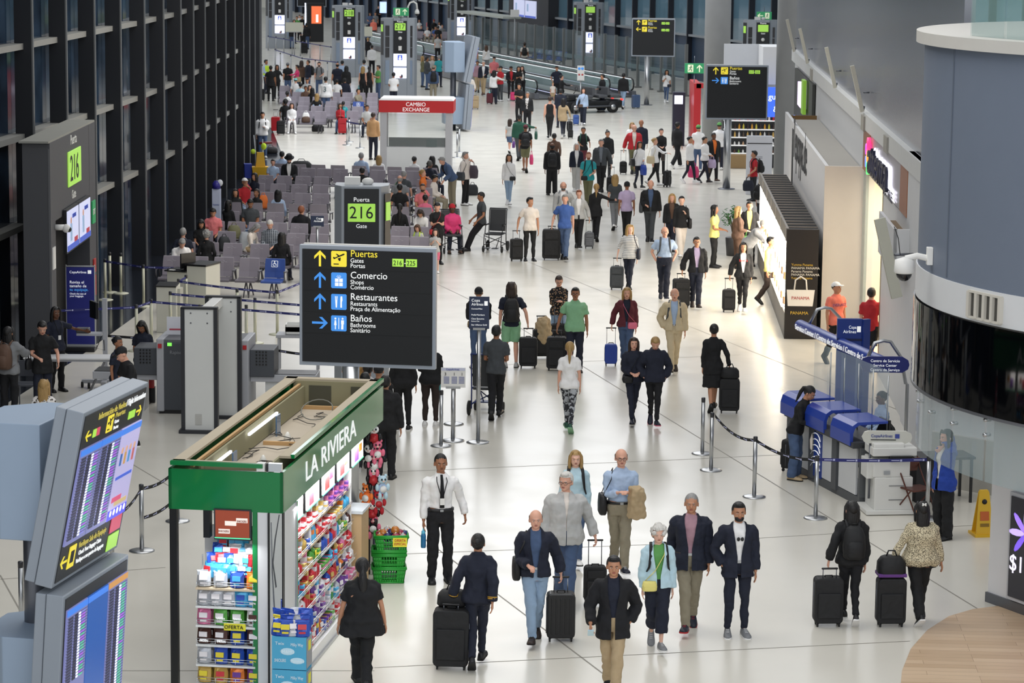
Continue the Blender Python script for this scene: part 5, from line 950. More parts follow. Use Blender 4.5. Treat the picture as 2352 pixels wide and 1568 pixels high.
kp('upper_trim', lambda g: (g.box((-KW / 2 - .1, -.03, 2.80), (KW - .28, .06, .05), GN), g.box((-.02, KL / 2 + .3, 2.80), (.05, KL - .6, .05), GN), g.box((-KW + .09, KL * .93, 2.74), (.12, .12, .1), GN)))
kp('roof_rails', lambda g: (g.box((-.11, KL / 2 + .3, 2.79), (.15, KL - .6, .03), PLY), g.box((-KW + .1, KL / 2, 2.79), (.16, KL, .03), PLY), g.box((-KW / 2, KL - .08, 2.79), (KW, .15, .03), PLY), g.box((-KW / 2 - .15, .08, 2.79), (KW - .35, .15, .03), PLY), g.box((-KW + .24, KL / 2, 2.72), (.04, KL - .4, .04), BX)))
kp('inner_walls', lambda g: (g.box((-.2, KL / 2, 2.6), (.03, KL - .3, .36), PLI), g.box((-KW + .3, KL / 2 + .1, 2.56), (.03, KL - .5, .3), PLI), g.box((-KW / 2, KL - .18, 2.6), (KW - .3, .03, .36), PLI), g.box((-KW / 2 - .1, .5, 2.55), (KW - .6, .03, .26), PLI)))
kp('roof_tray', lambda g: (g.box((-KW / 2, KL / 2, 2.38), (KW - .06, KL - .1, .03), TRY), g.box((-KW / 2 + .05, 3.3, 2.42), (.75, .05, .05), BX), g.box((-KW / 2 + .05, KL - .3, 2.42), (.9, .06, .05), BX), g.box((-.35, .95, 2.5), (.3, .04, .2), BX), g.box((-.5, .5, 2.5), (.04, .5, .2), BX), g.box((-.32, .55, 2.45), (.3, .6, .03), mat('8a6a42', .8))))
kp('hatch', lambda g: (g.box((-KW * .62, KL - .2, 2.58), (.32, .012, .28), mat('4b4a3c', .8)), g.box((-KW * .2, KL - .2, 2.58), (.3, .012, .28), mat('4b4a3c', .8))))
kp('led_tube', lambda g: (g.box((-KW + .36, 3.4, 2.66), (.03, 1.6, .03), mat('f2f6ff', e=2.2)), g.box((-KW + .36, 1.3, 2.62), (.03, .7, .03), mat('f2f6ff', e=2.0))))
kp('mirror_strip', lambda g: (g.box((-KW + .42, 4.0, 2.5), (.02, .22, .34), mat('5f7a9a', .15, .3)), g.box((-KW + .42, 1.6, 2.48), (.02, .2, .3), mat('5f7a9a', .15, .3))))
rn = random.Random(11)
for k in range(11):
    a = V((rn.uniform(-1.05, -.35), rn.uniform(.9, 5.9), 2.41)); pts = [a]
    for j in range(7): a = a + V((rn.uniform(-.22, .22), rn.uniform(-.25, .25), 0)); a.x = max(-1.1, min(-.3, a.x)); pts.append(V((a.x, a.y, 2.41 + rn.uniform(0, .05))))
    g = G(); g.tube(pts, .006, mat(rn.choice(['6a665c', '3c3a38', 'a8a49a']), .6), 5); g.obj('cable', kk)
g = G(); g.tube([(-.75 + .22 * cos(t), 5.3 + .25 * sin(t), 2.42 + .1 * (1 + sin(t))) for t in [k * pi / 9 for k in range(17)]], .008, mat('7a7a72', .6), 5); g.obj('cable', kk)
for k, (x, y) in enumerate(((-.9, 1.0), (-.75, 2.1), (-.8, 3.7), (-.45, 5.6), (-.5, 4.6))): g = G(); g.lathe([(.05, 0), (.05, .03), (.03, .07), (.012, .1)], mat('e4e2da', .4), 10, (x, y, 2.4)); g.obj('lamp_socket', kk)
kp('post', lambda g: g.box((-KW + .05, .06, 1.11), (.09, .09, 2.22), BLACK)); kp('post', lambda g: (g.box((-.17, 6.1, 1.11), (.05, .05, 2.22), BLACK), g.box((-.125, 6.1, 1.11), (.03, .05, 2.22), WHITE), g.box((-.09, 6.1, 1.11), (.02, .05, 2.22), mat('20244c')))); kp('post', lambda g: g.box((-KW + .05, KL - .1, 1.11), (.09, .09, 2.22), BLACK))
kp('corner_column', lambda g: (g.box((-.35, .06, 1.11), (.06, .12, 2.22), GN), g.box((-.25, .05, 1.11), (.13, .1, 2.22), mat('d9dadc', .3)), g.box((-.09, .04, 1.11), (.16, .06, 2.22), mat('c8ccce', .05, .85)), g.box((-.18, .03, 1.11), (.015, .1, 2.22), BLACK), g.box((-.005, .03, 1.11), (.015, .08, 2.22), BLACK), g.box((-.01, .4, 1.11), (.03, .66, 2.22), mat('d6d8d8', .25)), g.box((-.0, .66, 1.11), (.04, .03, 2.22), STEEL), g.box((-.0, .73, 1.11), (.03, .03, 2.22), mat('5a9a7c'))))
kp('column_cables', lambda g: (g.tube([(-.05, -.0, 2.2), (-.1, -.01, 1.9), (-.13, -.005, 1.6), (-.09, -.01, 1.3)], .005, mat('55575a'), 5), g.tube([(-.15, -.0, 2.1), (-.14, -.01, 1.5), (-.1, -.01, .8)], .005, mat('8a8c90'), 5)))
kp('top_bracket', lambda g: (g.box((-.27, .02, 2.78), (.1, .1, .1), WHITE), g.box((-.1, .02, 2.78), (.17, .06, .1), mat('c8ccce', .05, .85)), g.box((-.19, .02, 2.78), (.02, .1, .1), BLACK)))
kp('end_back_panel', lambda g: g.box((-.72, .42, 1.0), (.72, .03, 1.9), mat('dcdcda', .4)))
SHZ = (.06, .30, .55, .79, 1.03, 1.26)
for z in SHZ: kp('end_shelf', lambda g, z=z: (g.box((-.72, .2, z - .015), (.74, .42, .025), mat('c9b79c' if z > 1.2 else 'dcdedd', .5)), [g.rod((-1.08, 0, z + h_), (-.37, 0, z + h_), .004, CHR) for h_ in (.04, .07)], [g.rod((x, 0, z), (x, 0, z + .07), .004, CHR) for x in (-1.08, -.85, -.6, -.38)]))
for x in (-1.08,): kp('side_rod', lambda g, x=x: g.rod((x, .3, 0), (x, .3, 1.6), .008, CHR))
# Snickers screen under the fascia and row of lit pictures along the side
kp('snack_screen', lambda g: (g.box((-.62, .0, 2.06), (.46, .05, .38), mat('32363c')), g.box((-.62, -.03, 2.07), (.42, .01, .33), mat('8a3c26', e=.5)), [g.box((x, -.04, z), (.14, .01, .055), mat('e9ded4', e=.5), rx=0) for x, z in ((-.72, 1.98), (-.64, 2.08), (-.5, 2.12))], g.box((-.62, -.03, 1.895), (.44, .012, .012), mat('5ad8a0', e=.7)), g.box((-.95, .06, 2.05), (.08, .12, .34), BLACK)))
textw('SNICKERS', .13, mat('8a2018'), kk, (-.79, -.05, 1.97), hmax=.035); textw('SNICKERS', .12, mat('8a2018'), kk, (-.56, -.05, 2.1), hmax=.035)
for k in range(5):
    y = 1.0 + k * .95; kp('lit_picture', lambda g, y=y, k=k: (g.box((-.1, y, 2.05), (.05, .8, .34), BLACK), g.box((-.07, y, 2.05), (.012, .74, .28), mat('f4ece4', e=1.1)), g.box((-.062, y - .1, 2.02), (.01, .25, .16), mat(('d8903a', 'c04a58', 'c23a3a', 'b8484a', '7a4a9a')[k], e=.4)), g.box((-.062, y + .15, 2.08), (.01, .18, .1), mat(('e0c060', '5a9a7a', 'b8304a', '8a5a4a', 'e09a3a')[k], e=.4)), g.box((-.062, y, 1.905), (.012, .74, .015), mat('5ad8a0', e=.7))))
area('kiosk_strip_light', tuple(KM @ V((.02, 2.7, 2.15))), (0, R(40), KR), .1, 4.2, 45, (.96, .98, 1)); area('kiosk_end_light', tuple(KM @ V((-.72, -.05, 1.85))), (R(-25), 0, KR), .6, .1, 14, (.96, .98, 1))
o = text('LA RIVIERA', .36, LW, kk, (.004, 1.2, 2.36), rz=pi / 2, ext=.004); xs = [v.co.x for v in o.data.vertices]; o.scale = (3.1 / (max(xs) - min(xs)), 1, 1)
# gondola on the right side
ZS = (.22, .45, .68, .92, 1.16, 1.40, 1.64)
kp('gondola_base', lambda g: (g.box((-.22, 2.55, .09), (.62, 3.6, .18), mat('e4e4e2', .3)), g.box((.1, 2.55, .02), (.03, 3.6, .04), STEEL))); kp('gondola_back', lambda g: (g.box((-.52, 2.5, 1.05), (.03, 3.5, 2.0), mat('e0e0de', .4)), g.box((-.3, 4.33, .95), (.48, .04, 1.9), mat('e4e4e2', .4)), g.box((-.15, 4.75, .62), (.4, .5, 1.24), mat('b89a72', .6)), g.box((-.15, 4.75, 1.26), (.44, .56, .04), mat('c8ccd0', .4))))
for k, z in enumerate(ZS): kp('side_shelf', lambda g, z=z, k=k: (g.box((-.30 + (.12 - .02 * k), 2.55, z - .012), (.44, 3.52, .024), mat('e2e0dc' if k < 5 else 'c9b190', .4)), [g.rod((-.06 + (.12 - .02 * k), .8, z + h_), (-.06 + (.12 - .02 * k), 4.3, z + h_), .004, CHR) for h_ in (.035, .06)]))
# products: every packet is its own object
COLN = dict(red='c8323c', white='e6e2e4', purple='6a3a92', blue='2c4fae', pink='d878a0', gold='c9a85a', green='4f9a3c', silver='b9bcc2', brown='4a2a22', orange='e07a2e', yellow='e4d23c', sky='4aa8d8')
PROD = {}
def packmesh(kind, c, c2, seed):
    key = (kind, c, c2, seed)
    if key in PROD: return PROD[key]
    rn = random.Random(seed); g = G(); foil = mat(COLN[c], .28, .25); m2 = mat(COLN[c2], .35)
    if kind == 'bag':
        rs = []
        for z, q, d in ((0, .8, .5), (.06, 1, 1), (.35, 1.04, 1.15), (.7, 1.0, .85), (.9, .96, .25), (.94, .98, .08), (1.0, 1.0, .1)):
            w = .075 * q; dd = .04 * d; rs.append([V((x * w + rn.uniform(-.004, .004), y * dd + rn.uniform(-.006, .006), z * .185 + rn.uniform(-.004, .004))) for x, y in ((-1, -.35), (-.6, -.9), (0, -1.05), (.6, -.9), (1, -.35), (1, .35), (.5, 1), (-.5, 1), (-1, .35))])
        g.loft(rs, foil, sm=False); g.box((0, -.05, .11), (.09, .012, .055), m2, rx=-.1); g.box((0, -.047, .05), (.07, .012, .02), m2, rx=.1)
    elif kind == 'box': g.box((0, 0, .06), (.11, .13, .12), mat(COLN[c], .35)); g.box((0, 0, .075), (.112, .132, .025), m2); g.box((.02, 0, .121), (.05, .08, .003), m2)
    elif kind == 'tall': g.box((0, 0, .11), (.07, .07, .22), mat(COLN[c], .35)); g.box((0, 0, .14), (.072, .072, .06), m2)
    else: g.tube([(0, 0, .02), (0, 0, .05), (0, 0, .13), (0, 0, .17)], [.03, .06, .055, .01], foil, 8, round_=False); g.box((.05, 0, .09), (.012, .06, .05), m2)
    PROD[key] = me = g.mesh('packet'); return me
ORD = ['lowest', 'second', 'third', 'fourth', 'fifth', 'sixth', 'top']
NMK = dict(bag='sweets bag', box='sweets carton', tall='tall carton', pile='wrapped sweets pack')
ORN = 'first second third fourth fifth sixth seventh eighth ninth tenth eleventh twelfth thirteenth fourteenth fifteenth sixteenth seventeenth eighteenth nineteenth twentieth twenty-first twenty-second twenty-third'.split()
def packet(kind, c, c2, loc, rz, where, grp, scale=1.0, tilt=0, nm='sweets_packet'):
    o = bpy.data.objects.new(nm, packmesh(kind, c, c2, hash((c, kind)) % 1 + len(PROD) % 3)); COL.objects.link(o); p = KM @ V(loc); o.location = p; o.rotation_euler = (tilt, 0, KR + rz); o.scale = (scale,) * 3
    return tag(o, f'{c} and {c2} {NMK[kind]} {where}', 'sweets', grp)
rn = random.Random(21); FT = 'kiosk front end'
ROWS = {5: [('silver', 'white'), ('silver', 'white'), ('blue', 'sky'), ('orange', 'yellow')], 4: [('silver', 'white'), ('silver', 'white'), ('silver', 'white'), ('sky', 'blue'), ('sky', 'white')], 3: [('pink', 'white'), ('green', 'white'), ('green', 'white'), ('white', 'brown')], 2: [('brown', 'white'), ('brown', 'white'), ('blue', 'yellow'), ('brown', 'white')], 1: [('silver', 'white'), ('blue', 'yellow'), ('blue', 'yellow'), ('blue', 'yellow')], 0: [('gold', 'yellow'), ('gold', 'red'), ('orange', 'purple'), ('purple', 'yellow')]}
for k, z in enumerate(SHZ):
    r = ROWS[k]; n = len(r)
    for i, (c, c2) in enumerate(r): packet('bag', c, c2, (-1.0 + i * .62 / (n - 1) + .0, .06, z), rn.uniform(-.1, .1), f'in front, {ORN[i]} from left, {ORD[k]} kiosk end shelf', 'sweets bags on the ' + FT, 1.12)
    if k < 5:
        for i in range(n): c, c2 = r[i]; packet('bag', c, c2, (-.97 + i * .6 / (n - 1), .19, z), rn.uniform(-.1, .1), f'behind, {ORN[i]} from left, {ORD[k]} kiosk end shelf', 'sweets bags on the ' + FT, 1.05)
for k in range(26):
    lay = k // 7; x = -.95 + (k % 7) * .1 + lay * .05; c = rn.choice(['silver', 'silver', 'blue', 'white', 'sky', 'red', 'brown']); packet('bag', c, rn.choice(['white', 'sky', 'red']), (x, .12 + .05 * lay, 1.36 + .11 * lay), rn.uniform(-.6, .6), f'heaped over the kiosk end, {ORN[lay]} layer, {ORN[k % 7]} from left', 'heaped bags at the ' + FT, 1.05, tilt=rn.uniform(-.35, .1))
text('OFERTA', .065, BRD, kk, (-.73, -.03, .765)); kp('offer_tag', lambda g: g.box((-.6, -.015, .785), (.27, .012, .085), mat('e9e23a', .5)))
for w, x, z in (('SNICKERS', -1.04, .59), ('SNICKERS', -.82, .59), ('Adventure', -.83, .88), ('Adventure', -.62, .88), ('bueno', -.44, .88), ("Reese's", -.43, 1.36)): textw(w, .11, LW if w != "Reese's" else mat('e4d23c'), kk, (x, -.035, z), hmax=.04)
SP = [[('purple', 'gold'), ('red', 'white'), ('blue', 'yellow')], [('purple', 'white'), ('pink', 'white'), ('silver', 'blue')], [('red', 'gold'), ('purple', 'white'), ('white', 'red')], [('gold', 'red'), ('red', 'white'), ('green', 'pink'), ('sky', 'red')], [('red', 'white'), ('pink', 'white'), ('green', 'yellow'), ('blue', 'sky')], [('red', 'white'), ('white', 'red'), ('gold', 'silver'), ('sky', 'orange')], [('white', 'red'), ('red', 'white'), ('silver', 'gold'), ('purple', 'pink')]]
for k, z in enumerate(ZS):
    y = .86; i = 0
    while y < 4.25:
        c, c2 = SP[k][(i // 3 + k) % len(SP[k])] if rn.random() < .8 else (rn.choice(list(COLN)), 'white')
        kind = rn.choice(['box', 'bag', 'tall', 'pile', 'box']); x = -.13 + (.12 - .02 * k)
        if k == 6: kind = 'tall' if i % 2 else 'box'; c, c2 = (('red', 'white') if y < 1.5 else ('white', 'red') if y < 2.3 else ('silver', 'gold') if y < 2.9 else ('purple', 'pink'))
        third = 'near' if y < 2 else 'middle' if y < 3.1 else 'far'
        packet(kind, c, c2, (x, y, z), pi / 2 + rn.uniform(-.2, .2), f'on the {ORD[k]} side shelf, {ORN[i]} from near end', 'sweets on the kiosk side shelves', 1.0)
        if k != 6 or True: packet('box' if k % 2 else 'bag', *SP[k][(i + 1) % len(SP[k])], (x - .16, y + .04, z), pi / 2, f'behind on the {ORD[k]} side shelf, {ORN[i]} from near end', 'sweets on the kiosk side shelves', 1.05)
        y += .165; i += 1
for i in range(14): packet('tall' if i % 3 else 'box', 'purple', ('pink', 'gold', 'silver')[i % 3], (-.2 - .1 * (i % 2), 2.9 + .1 * i, 1.84 if i % 2 else 1.76), pi / 2, f'highest on the kiosk side, {ORN[i]} from near end', 'purple cartons stacked highest on the kiosk')
text('OFERTA', .07, BRD, kk, (.0 + .105, 2.9, .86), rz=pi / 2); 
# toys hanging on the far post
def plush(k, c, c2, x, z, label, rz):
    t = thing('plush_toy', label, 'toy', KM @ V((-.13 + x, 5.98, z)), KR + rz); m = cl(c, r=.9); m2 = cl(c2, r=.9)
    g = G(); g.ell((0, -.06, .0), (.07, .06, .085), m2, 10, 8); g.obj('body', t); g = G(); g.ell((0, -.07, .13), (.068, .06, .06), m if c != 'black' else WHITE, 10, 8); g.obj('head', t)
    for sx in (-1, 1):
        g = G(); g.ell((sx * .05, -.06, .185), (.024, .015, .024), m if c != 'white' else BLACK, 8, 6); g.obj('ear', t); g = G(); g.ell((sx * .025, -.125, .14), (.014, .01, .017), BLACK, 8, 6); g.obj('eye', t); g = G(); g.ell((sx * .08, -.08, .02), (.03, .03, .055), m if c != 'white' else BLACK, 8, 6); g.obj('arm', t); g = G(); g.ell((sx * .045, -.09, -.1), (.032, .045, .06), m if c != 'white' else BLACK, 8, 6); g.obj('leg', t)
    g = G(); g.ell((0, -.13, .115), (.02, .014, .014), mat('d8b8a8') if c != 'orange' else WHITE, 8, 6); g.obj('muzzle', t); g = G(); g.cyl((0, -.11, .0), (0, -.125, .0), .05, RED if 'red' in label else WHITE, n=12); g.obj('belly_patch', t)
for k, (c, c2, x, z, l, rz) in enumerate((('white', 'red', .06, 2.02, 'panda plush with red jumper, highest on the kiosk post', .2), ('pink', 'pink', .1, 1.80, 'pink plush toy hanging below the highest panda', .3), ('white', 'black', .0, 1.74, 'small black plush toy left beside the pink one', 0), ('pink', 'lgrey', .07, 1.63, 'pink and grey plush toy in the middle of the kiosk post', .1), ('white', 'red', .05, 1.42, 'panda plush with red jumper in the middle of the post', .2), ('sky', 'lblue', .16, 1.3, 'pale blue elephant plush at right of the post', .5), ('orange', 'orange', -.02, 1.16, 'orange tiger plush with white belly patch', -.2), ('red', 'lgrey', .12, 1.08, 'grey plush with red tag beside the tiger', .3), ('white', 'red', .05, .92, 'panda plush with red jumper, lowest on the kiosk post', .1), ('pink', 'black', .06, .72, 'lowest plush toy with pink feet on the post', .1))): plush(k, c, c2, x, z, l, rz)
# green baskets with lollipop balls
def basket(loc, z, label, top=False):
    t = thing('shopping_basket', label, 'basket', loc + V((0, 0, z)), .08); m = mat('2ca03a', .4); h = .23; g = G()
    a = [(-.2, -.14), (.2, -.14), (.2, .14), (-.2, .14)]; b_ = [(-.235, -.165), (.235, -.165), (.235, .165), (-.235, .165)]
    for i in range(4):
        j = (i + 1) % 4; A, B, C_, D_ = [V((*p, zz)) for p, zz in ((a[i], 0), (a[j], 0), (b_[j], h), (b_[i], h))]; nn = 12 if i % 2 == 0 else 8
        pt = lambda s, t_: A.lerp(B, s).lerp(D_.lerp(C_, s), t_)
        for lo, hi in ((0, .12), (.30, .38), (.56, .64), (.82, 1)): g.tube([pt(0, (lo + hi) / 2), pt(1, (lo + hi) / 2)], h * (hi - lo) / 2 * 1.1, m, 4, flat=1, up=(0, 0, 1))
        for k in range(nn + 1): g.tube([pt(k / nn, 0), pt(k / nn, 1)], .007, m, 4)
        g.quad(pt(0, .0), pt(.25, 0), pt(.25, 1), pt(0, 1), m); g.quad(pt(.75, 0), pt(1, 0), pt(1, 1), pt(.75, 1), m)
    g.box((0, 0, .005), (.4, .28, .01), m); g.obj('basket_body', t); g = G(); g.tube([(*b_[0], h), (*b_[1], h), (*b_[2], h), (*b_[3], h), (*b_[0], h)], .014, m, 6); g.obj('rim', t); g = G(); g.box((0, 0, .1), (.385, .27, .005), m); g.box((0, 0, .03), (.385, .27, .05), m) if not top else None; g.obj('floor', t)
    return t
bl = at(893, 1334)
for k, l in enumerate(('lowest green basket standing on the floor by the kiosk', 'second green basket from the floor, nested in the stack', 'third green basket of the stack, rim showing')): basket(bl, .0 + k * .055 + (0 if k < 1 else .14), l)
tb = basket(bl + V((.03, -.02, 0)), .46, 'top green basket holding striped candy balls', True); g = G(); g.box((.12, -.185, .15), (.2, .01, .13), mat('e9e23a', .5), rx=-.1); g.obj('price_card', tb); textw('OFERTA', .16, mat('c23030'), tb, (.04, -.195, .16), hmax=.055); textw('ESPECIAL', .17, mat('c23030'), tb, (.035, -.195, .11), hmax=.05)
BALL = [mat('b8702a', .35, kind='floral', sc=28.), mat('2a2f6a', .35, kind='leopard', sc=30.), mat('9a2f4a', .35, kind='floral', sc=26.), mat('c86a20', .35, kind='camo', sc=22.)]
for k, (x, y, z) in enumerate(((-.16, -.08, .16), (-.05, -.08, .17), (.07, -.08, .17), (.17, -.06, .16), (-.12, .04, .2), (0, .04, .21), (.12, .05, .2), (-.06, .1, .22), (.06, -.02, .26), (.18, .08, .18), (-.17, .09, .17))):
    g = G(); g.ell((0, 0, 0), .062, BALL[k % 4], 14, 10); g.cyl((0, 0, .055), (0, 0, .075), .012, WHITE, n=8); o = g.obj('candy_ball'); o.location = bl + V((.03 + x, -.02 + y, .46 + z + .03)); tag(o, f'round striped wrapped candy ball, {ORN[k]} in the top green basket', 'candy', 'candy balls in the basket')
# blue cartons with bags on the near right corner
for k, z in enumerate((0, .41)):
    t = thing('display_carton', ['lower sky blue printed carton stacked at the kiosk corner', 'upper sky blue printed carton holding chocolate bags'][k], 'carton', KM @ V((.17, -.28, z)), KR); SB = mat('4aa6cc', .5); g = G(); g.box((0, 0, .2), (.42, .3, .4), SB); g.obj('carton', t); g = G(); g.box((.214, 0, .2), (.006, .28, .36), mat('8a8d92', .4)); g.box((.218, 0, .28), (.006, .12, .12), mat('e9e23a', .5)); g.obj('side_print', t)
    W5 = mat('dfeef4', .5)
    for s, x, zz, w in (('Twix', -.17, .3, .11), ('Milky Way', .02, .29, .15), ("M&M's", -.09, .2, .15), ('SNICKERS', -.18, .09, .14), ('Maltesers', .02, .09, .16)): textw(s, w, W5, t, (x, -.153, zz), hmax=.055)
    g = G(); g.ell((-.02, -.151, .22), (.09, .003, .045), mat('bfe0ee', .5), 16, 6); g.ell((.1, -.151, .11), (.09, .003, .04), mat('bfe0ee', .5), 16, 6); g.obj('printed_ovals', t)
for k in range(12):
    c, c2 = [('blue', 'yellow'), ('blue', 'yellow'), ('silver', 'white'), ('blue', 'red')][k % 4]; packet('bag', c, c2, (.02 + (k % 4) * .1, -.38 + .1 * (k // 4), .80 + .05 * (k // 4)), rn.uniform(-.5, .5), f'in the corner carton, {ORN[k // 4]} row, {ORN[k % 4]} from left', 'chocolate bags in the corner carton', 1.15, tilt=rn.uniform(-.4, .3))
# ---------- waiting benches ----------
SG = mat('948d97', .5); SD = mat('2c2b33', .5); SBL = mat('34529c', .5); AR = mat('55545a', .45); EMB = mat('a29ea6', .5); BNC = 0
def bench(uL, vL, uR, label, n=None, blues=(), away=False, slope=.028, pitch=.6, group=None, ztop=.92):
    """row of linked seats whose backrest tops run from picture point uL,vL to uR"""
    a = at(uL, vL, ztop); b_ = at(uR, vL + slope * (uR - uL), ztop); L = (b_ - a).length; n = n or max(1, int(L / pitch + .4)); d = (b_ - a).normalized(); rz = math.atan2(d.y, d.x)
    t = thing('seating_bench', label, 'bench', (a.x, a.y, 0), rz + (pi if away else 0), group)
    if away: pass
    sgn = -1 if away else 1
    def bk(m):
        g = G(); rs = []
        for z, y, w in ((.46, .0, .25), (.6, .045, .255), (.8, .085, .25), (.915, .11, .24), (.925, .12, .235)): rs.append([V((x * w, y + yy, z)) for x, yy in ((-1, -.012), (0, .004), (1, -.012), (1, .02), (0, .03), (-1, .02))])
        g.loft(rs, m, sm=False); return g.mesh('backrest')
    def seat(m):
        g = G(); rs = []
        for y, z, q in ((.02, .45, 1), (-.2, .425, 1), (-.4, .44, 1), (-.46, .425, .97)): rs.append([V((x * .255 * q, y, z + zz)) for x, zz in ((-1, 0), (1, 0), (1, -.045), (-1, -.045))])
        g.loft(rs, m, sm=False); return g.mesh('seat_pan')
    def arm():
        g = G(); g.tube([(0, .02, .42), (0, -.02, .62), (0, -.1, .64), (0, -.32, .63), (0, -.35, .58), (0, -.33, .44)], .017, AR, 6); g.box((0, -.18, .645), (.05, .3, .03), AR); return g.mesh('armrest')
    def leg():
        g = G(); [g.tube([(x, -.15, .38), (x * 1.2, -.3, .2), (x * 1.3, -.42, .0)], .018, AR, 6) for x in (-.05, .05)]; [g.tube([(x, -.15, .38), (x * 1.2, -.02, .2), (x * 1.3, .12, .0)], .018, AR, 6) for x in (-.05, .05)]; return g.mesh('leg')
    def emb():
        g = G(); g.tube([(.045 * cos(q), -.022, .83 + .03 * sin(q)) for q in [k * pi / 5 for k in range(9)]], .004, EMB, 4); g.box((-.07, -.015, .825), (.09, .004, .02), EMB, rx=-.3); g.box((.07, -.015, .825), (.07, .004, .014), EMB, rx=-.3); return g.mesh('emblem')
    def wch():
        g = G(); y = .052; q = MX.Translation((0, .035, .8)) @ MX.Rotation(-.32, 4, 'X'); g.M = q; g.prism([(-.08, -.07), (-.07, -.08), (.07, -.08), (.08, -.07), (.08, .07), (.07, .08), (-.07, .08), (-.08, .07)], -.012, -.008, LW); g.box((0, -.014, 0), (.14, .004, .14), SBL); g.cyl((-.005, -.016, .055), (-.005, -.02, .055), .014, LW, n=8); g.tube([(-.005, -.018, .04), (0, -.018, 0), (.03, -.018, -.0), (.045, -.018, -.045)], .008, LW, 5); g.tube([(.035 * cos(q_) - .005, -.018, .035 * sin(q_) - .02) for q_ in [.9 + k * .45 for k in range(11)]], .006, LW, 5); return g.mesh('wheelchair_symbol')
    for i in range(n):
        x = (i + .5) * L / n * sgn; blue = i in blues
        if away: x = -(i + .5) * L / n
        bo_ = inst('backrest', shared('bkb' if blue else 'bka' if away else 'bk', lambda: bk(SBL if blue else SG)), t, (x, 0, 0)); SEATS.append(MX.Translation(a) @ MX.Rotation(rz + (pi if away else 0), 4, 'Z') @ V((x, -.2, -a.z))); inst('seat_pan', shared('stb' if blue else 'st', lambda: seat(SBL if blue else mat('6d6870', .5))), t, (x, 0, 0))
        if blue: inst('wheelchair_symbol', shared('wch', wch), bo_)
        elif i % 2 == 0 and a.y < 100: inst('emblem', shared('emb', emb), bo_)
    for i in range(n + 1):
        x = i * L / n * sgn if not away else -i * L / n; inst('armrest', shared('arm', arm), t, (x, 0, 0))
        if i % 3 == 1 or i == n: inst('leg', shared('leg', leg), t, (x - (.3 if not away else -.3), 0, 0))
    g = G(); x0, x1 = sorted((0, L * (sgn if not away else -1))); g.box(((x0 + x1) / 2, -.15, .39), (L, .07, .06), AR); g.obj('beam', t); return t
bench(366, 588, 660, 'front bench with blue accessible seat at its right end, facing the camera', 5, blues=(4,))
bench(398, 556, 560, 'left bench of the second seat row, behind the gate counter', 3, away=False); bench(567, 561, 735, 'right bench of the second seat row, behind the accessible seat', 3)
for i, (v0, uL, name, away) in enumerate(((535, 440, 'third', 0), (512, 470, 'fourth', 0), (488, 503, 'fifth', 0), (465, 512, 'sixth', 1), (442, 545, 'seventh', 0), (422, 565, 'eighth', 0), (403, 588, 'ninth', 0), (384, 612, 'tenth', 0), (374, 622, 'eleventh', 1))):
    st = 600; v = lambda u: v0 + .028 * (u - st)
    cuts = [(uL, 758, 'left of the 216 totem'), (895, 1000 if i > 1 else 985, 'right of the 216 totem')] if i < 7 else [(uL, 800, 'left half'), (806, 1010, 'right half')]
    for a_, b_, w in cuts:
        bl_ = (2,) if (b_ > 950 and i in (0, 1)) else ()
        bench(a_, v(a_), b_, f'grey airport bench, {name} row from the front, {w}', blues=bl_, away=bool(away))
for i, (v0, u0, u1, nm) in enumerate(((255, 655, 752, 'front row, left'), (255, 790, 868, 'front row, right'), (243, 648, 868, 'second row'), (232, 650, 870, 'third row'), (222, 652, 870, 'fourth row'), (211, 640, 870, 'fifth row'), (197, 640, 720, 'last row'))):
    bench(u0, v0, u1, f'grey bench of the far waiting area, {nm}', slope=.012, blues=(5,) if i == 3 else ())
bench(1222, 112, 1300, 'blue seats seen through the glass partition', slope=.10, blues=tuple(range(30)))
bench(-40, 953, 175, 'nearest bench at the left edge, behind the flight display', 4, blues=(3,), slope=.03); bench(-60, 1012, 20, 'grey bench end at the far left edge', 2, slope=.02)
# far crowd benches behind totem 217
bench(955, 72, 1030, 'bench full of people right of totem 217', slope=.02); bench(955, 48, 1025, 'farthest bench right of totem 217', slope=.02)
# ---------- security lane ----------
def B(t, name, *a, bev=0, **k): g = G(); g.box(*a, **k); return g.obj(name, t, bev=bev)
AW = mat('cfd1cf', .4); AB = mat('24262c', .5)
ar_ = thing('metal_detector_arch', 'walk through metal detector arch with pale panels in dark frames', 'detector', at(460, 993), -.05)
for k, (x, y) in enumerate(((0, 0), (.2, 1.5))):
    B(ar_, 'side_panel', (x, y, 1.17), (.54, .10, 2.26), AW, bev=.01); g = G(); [g.box((x + s * .3, y, 1.15), (.07, .14, 2.3), AB) for s in (-1, 1)]; g.box((x, y, 2.29), (.66, .14, .04), AB); g.box((x, y, .03), (.74, .3, .06), AB); g.obj('panel_frame', ar_); g = G(); [g.cyl((x + a, y - .05, z), (x + a, y - .056, z), .015, STEELD, n=8) for a in (-.15, .15) for z in (2.2, 2.02)]; g.obj('bolts', ar_)
B(ar_, 'crossbar', (.1, .75, 2.2), (.2, 1.5, .16), WHITE, bev=.01); B(ar_, 'handprint', (-.02, -.055, .25), (.12, .004, .2), mat('b4b4b0', .7), bev=.002)
xr = thing('xray_scanner', 'grey luggage x-ray scanner with rubber hooded conveyor ends', 'scanner', at(466, 952), -.04); XG = mat('43474e', .5); XL = mat('a8aab0', .45)
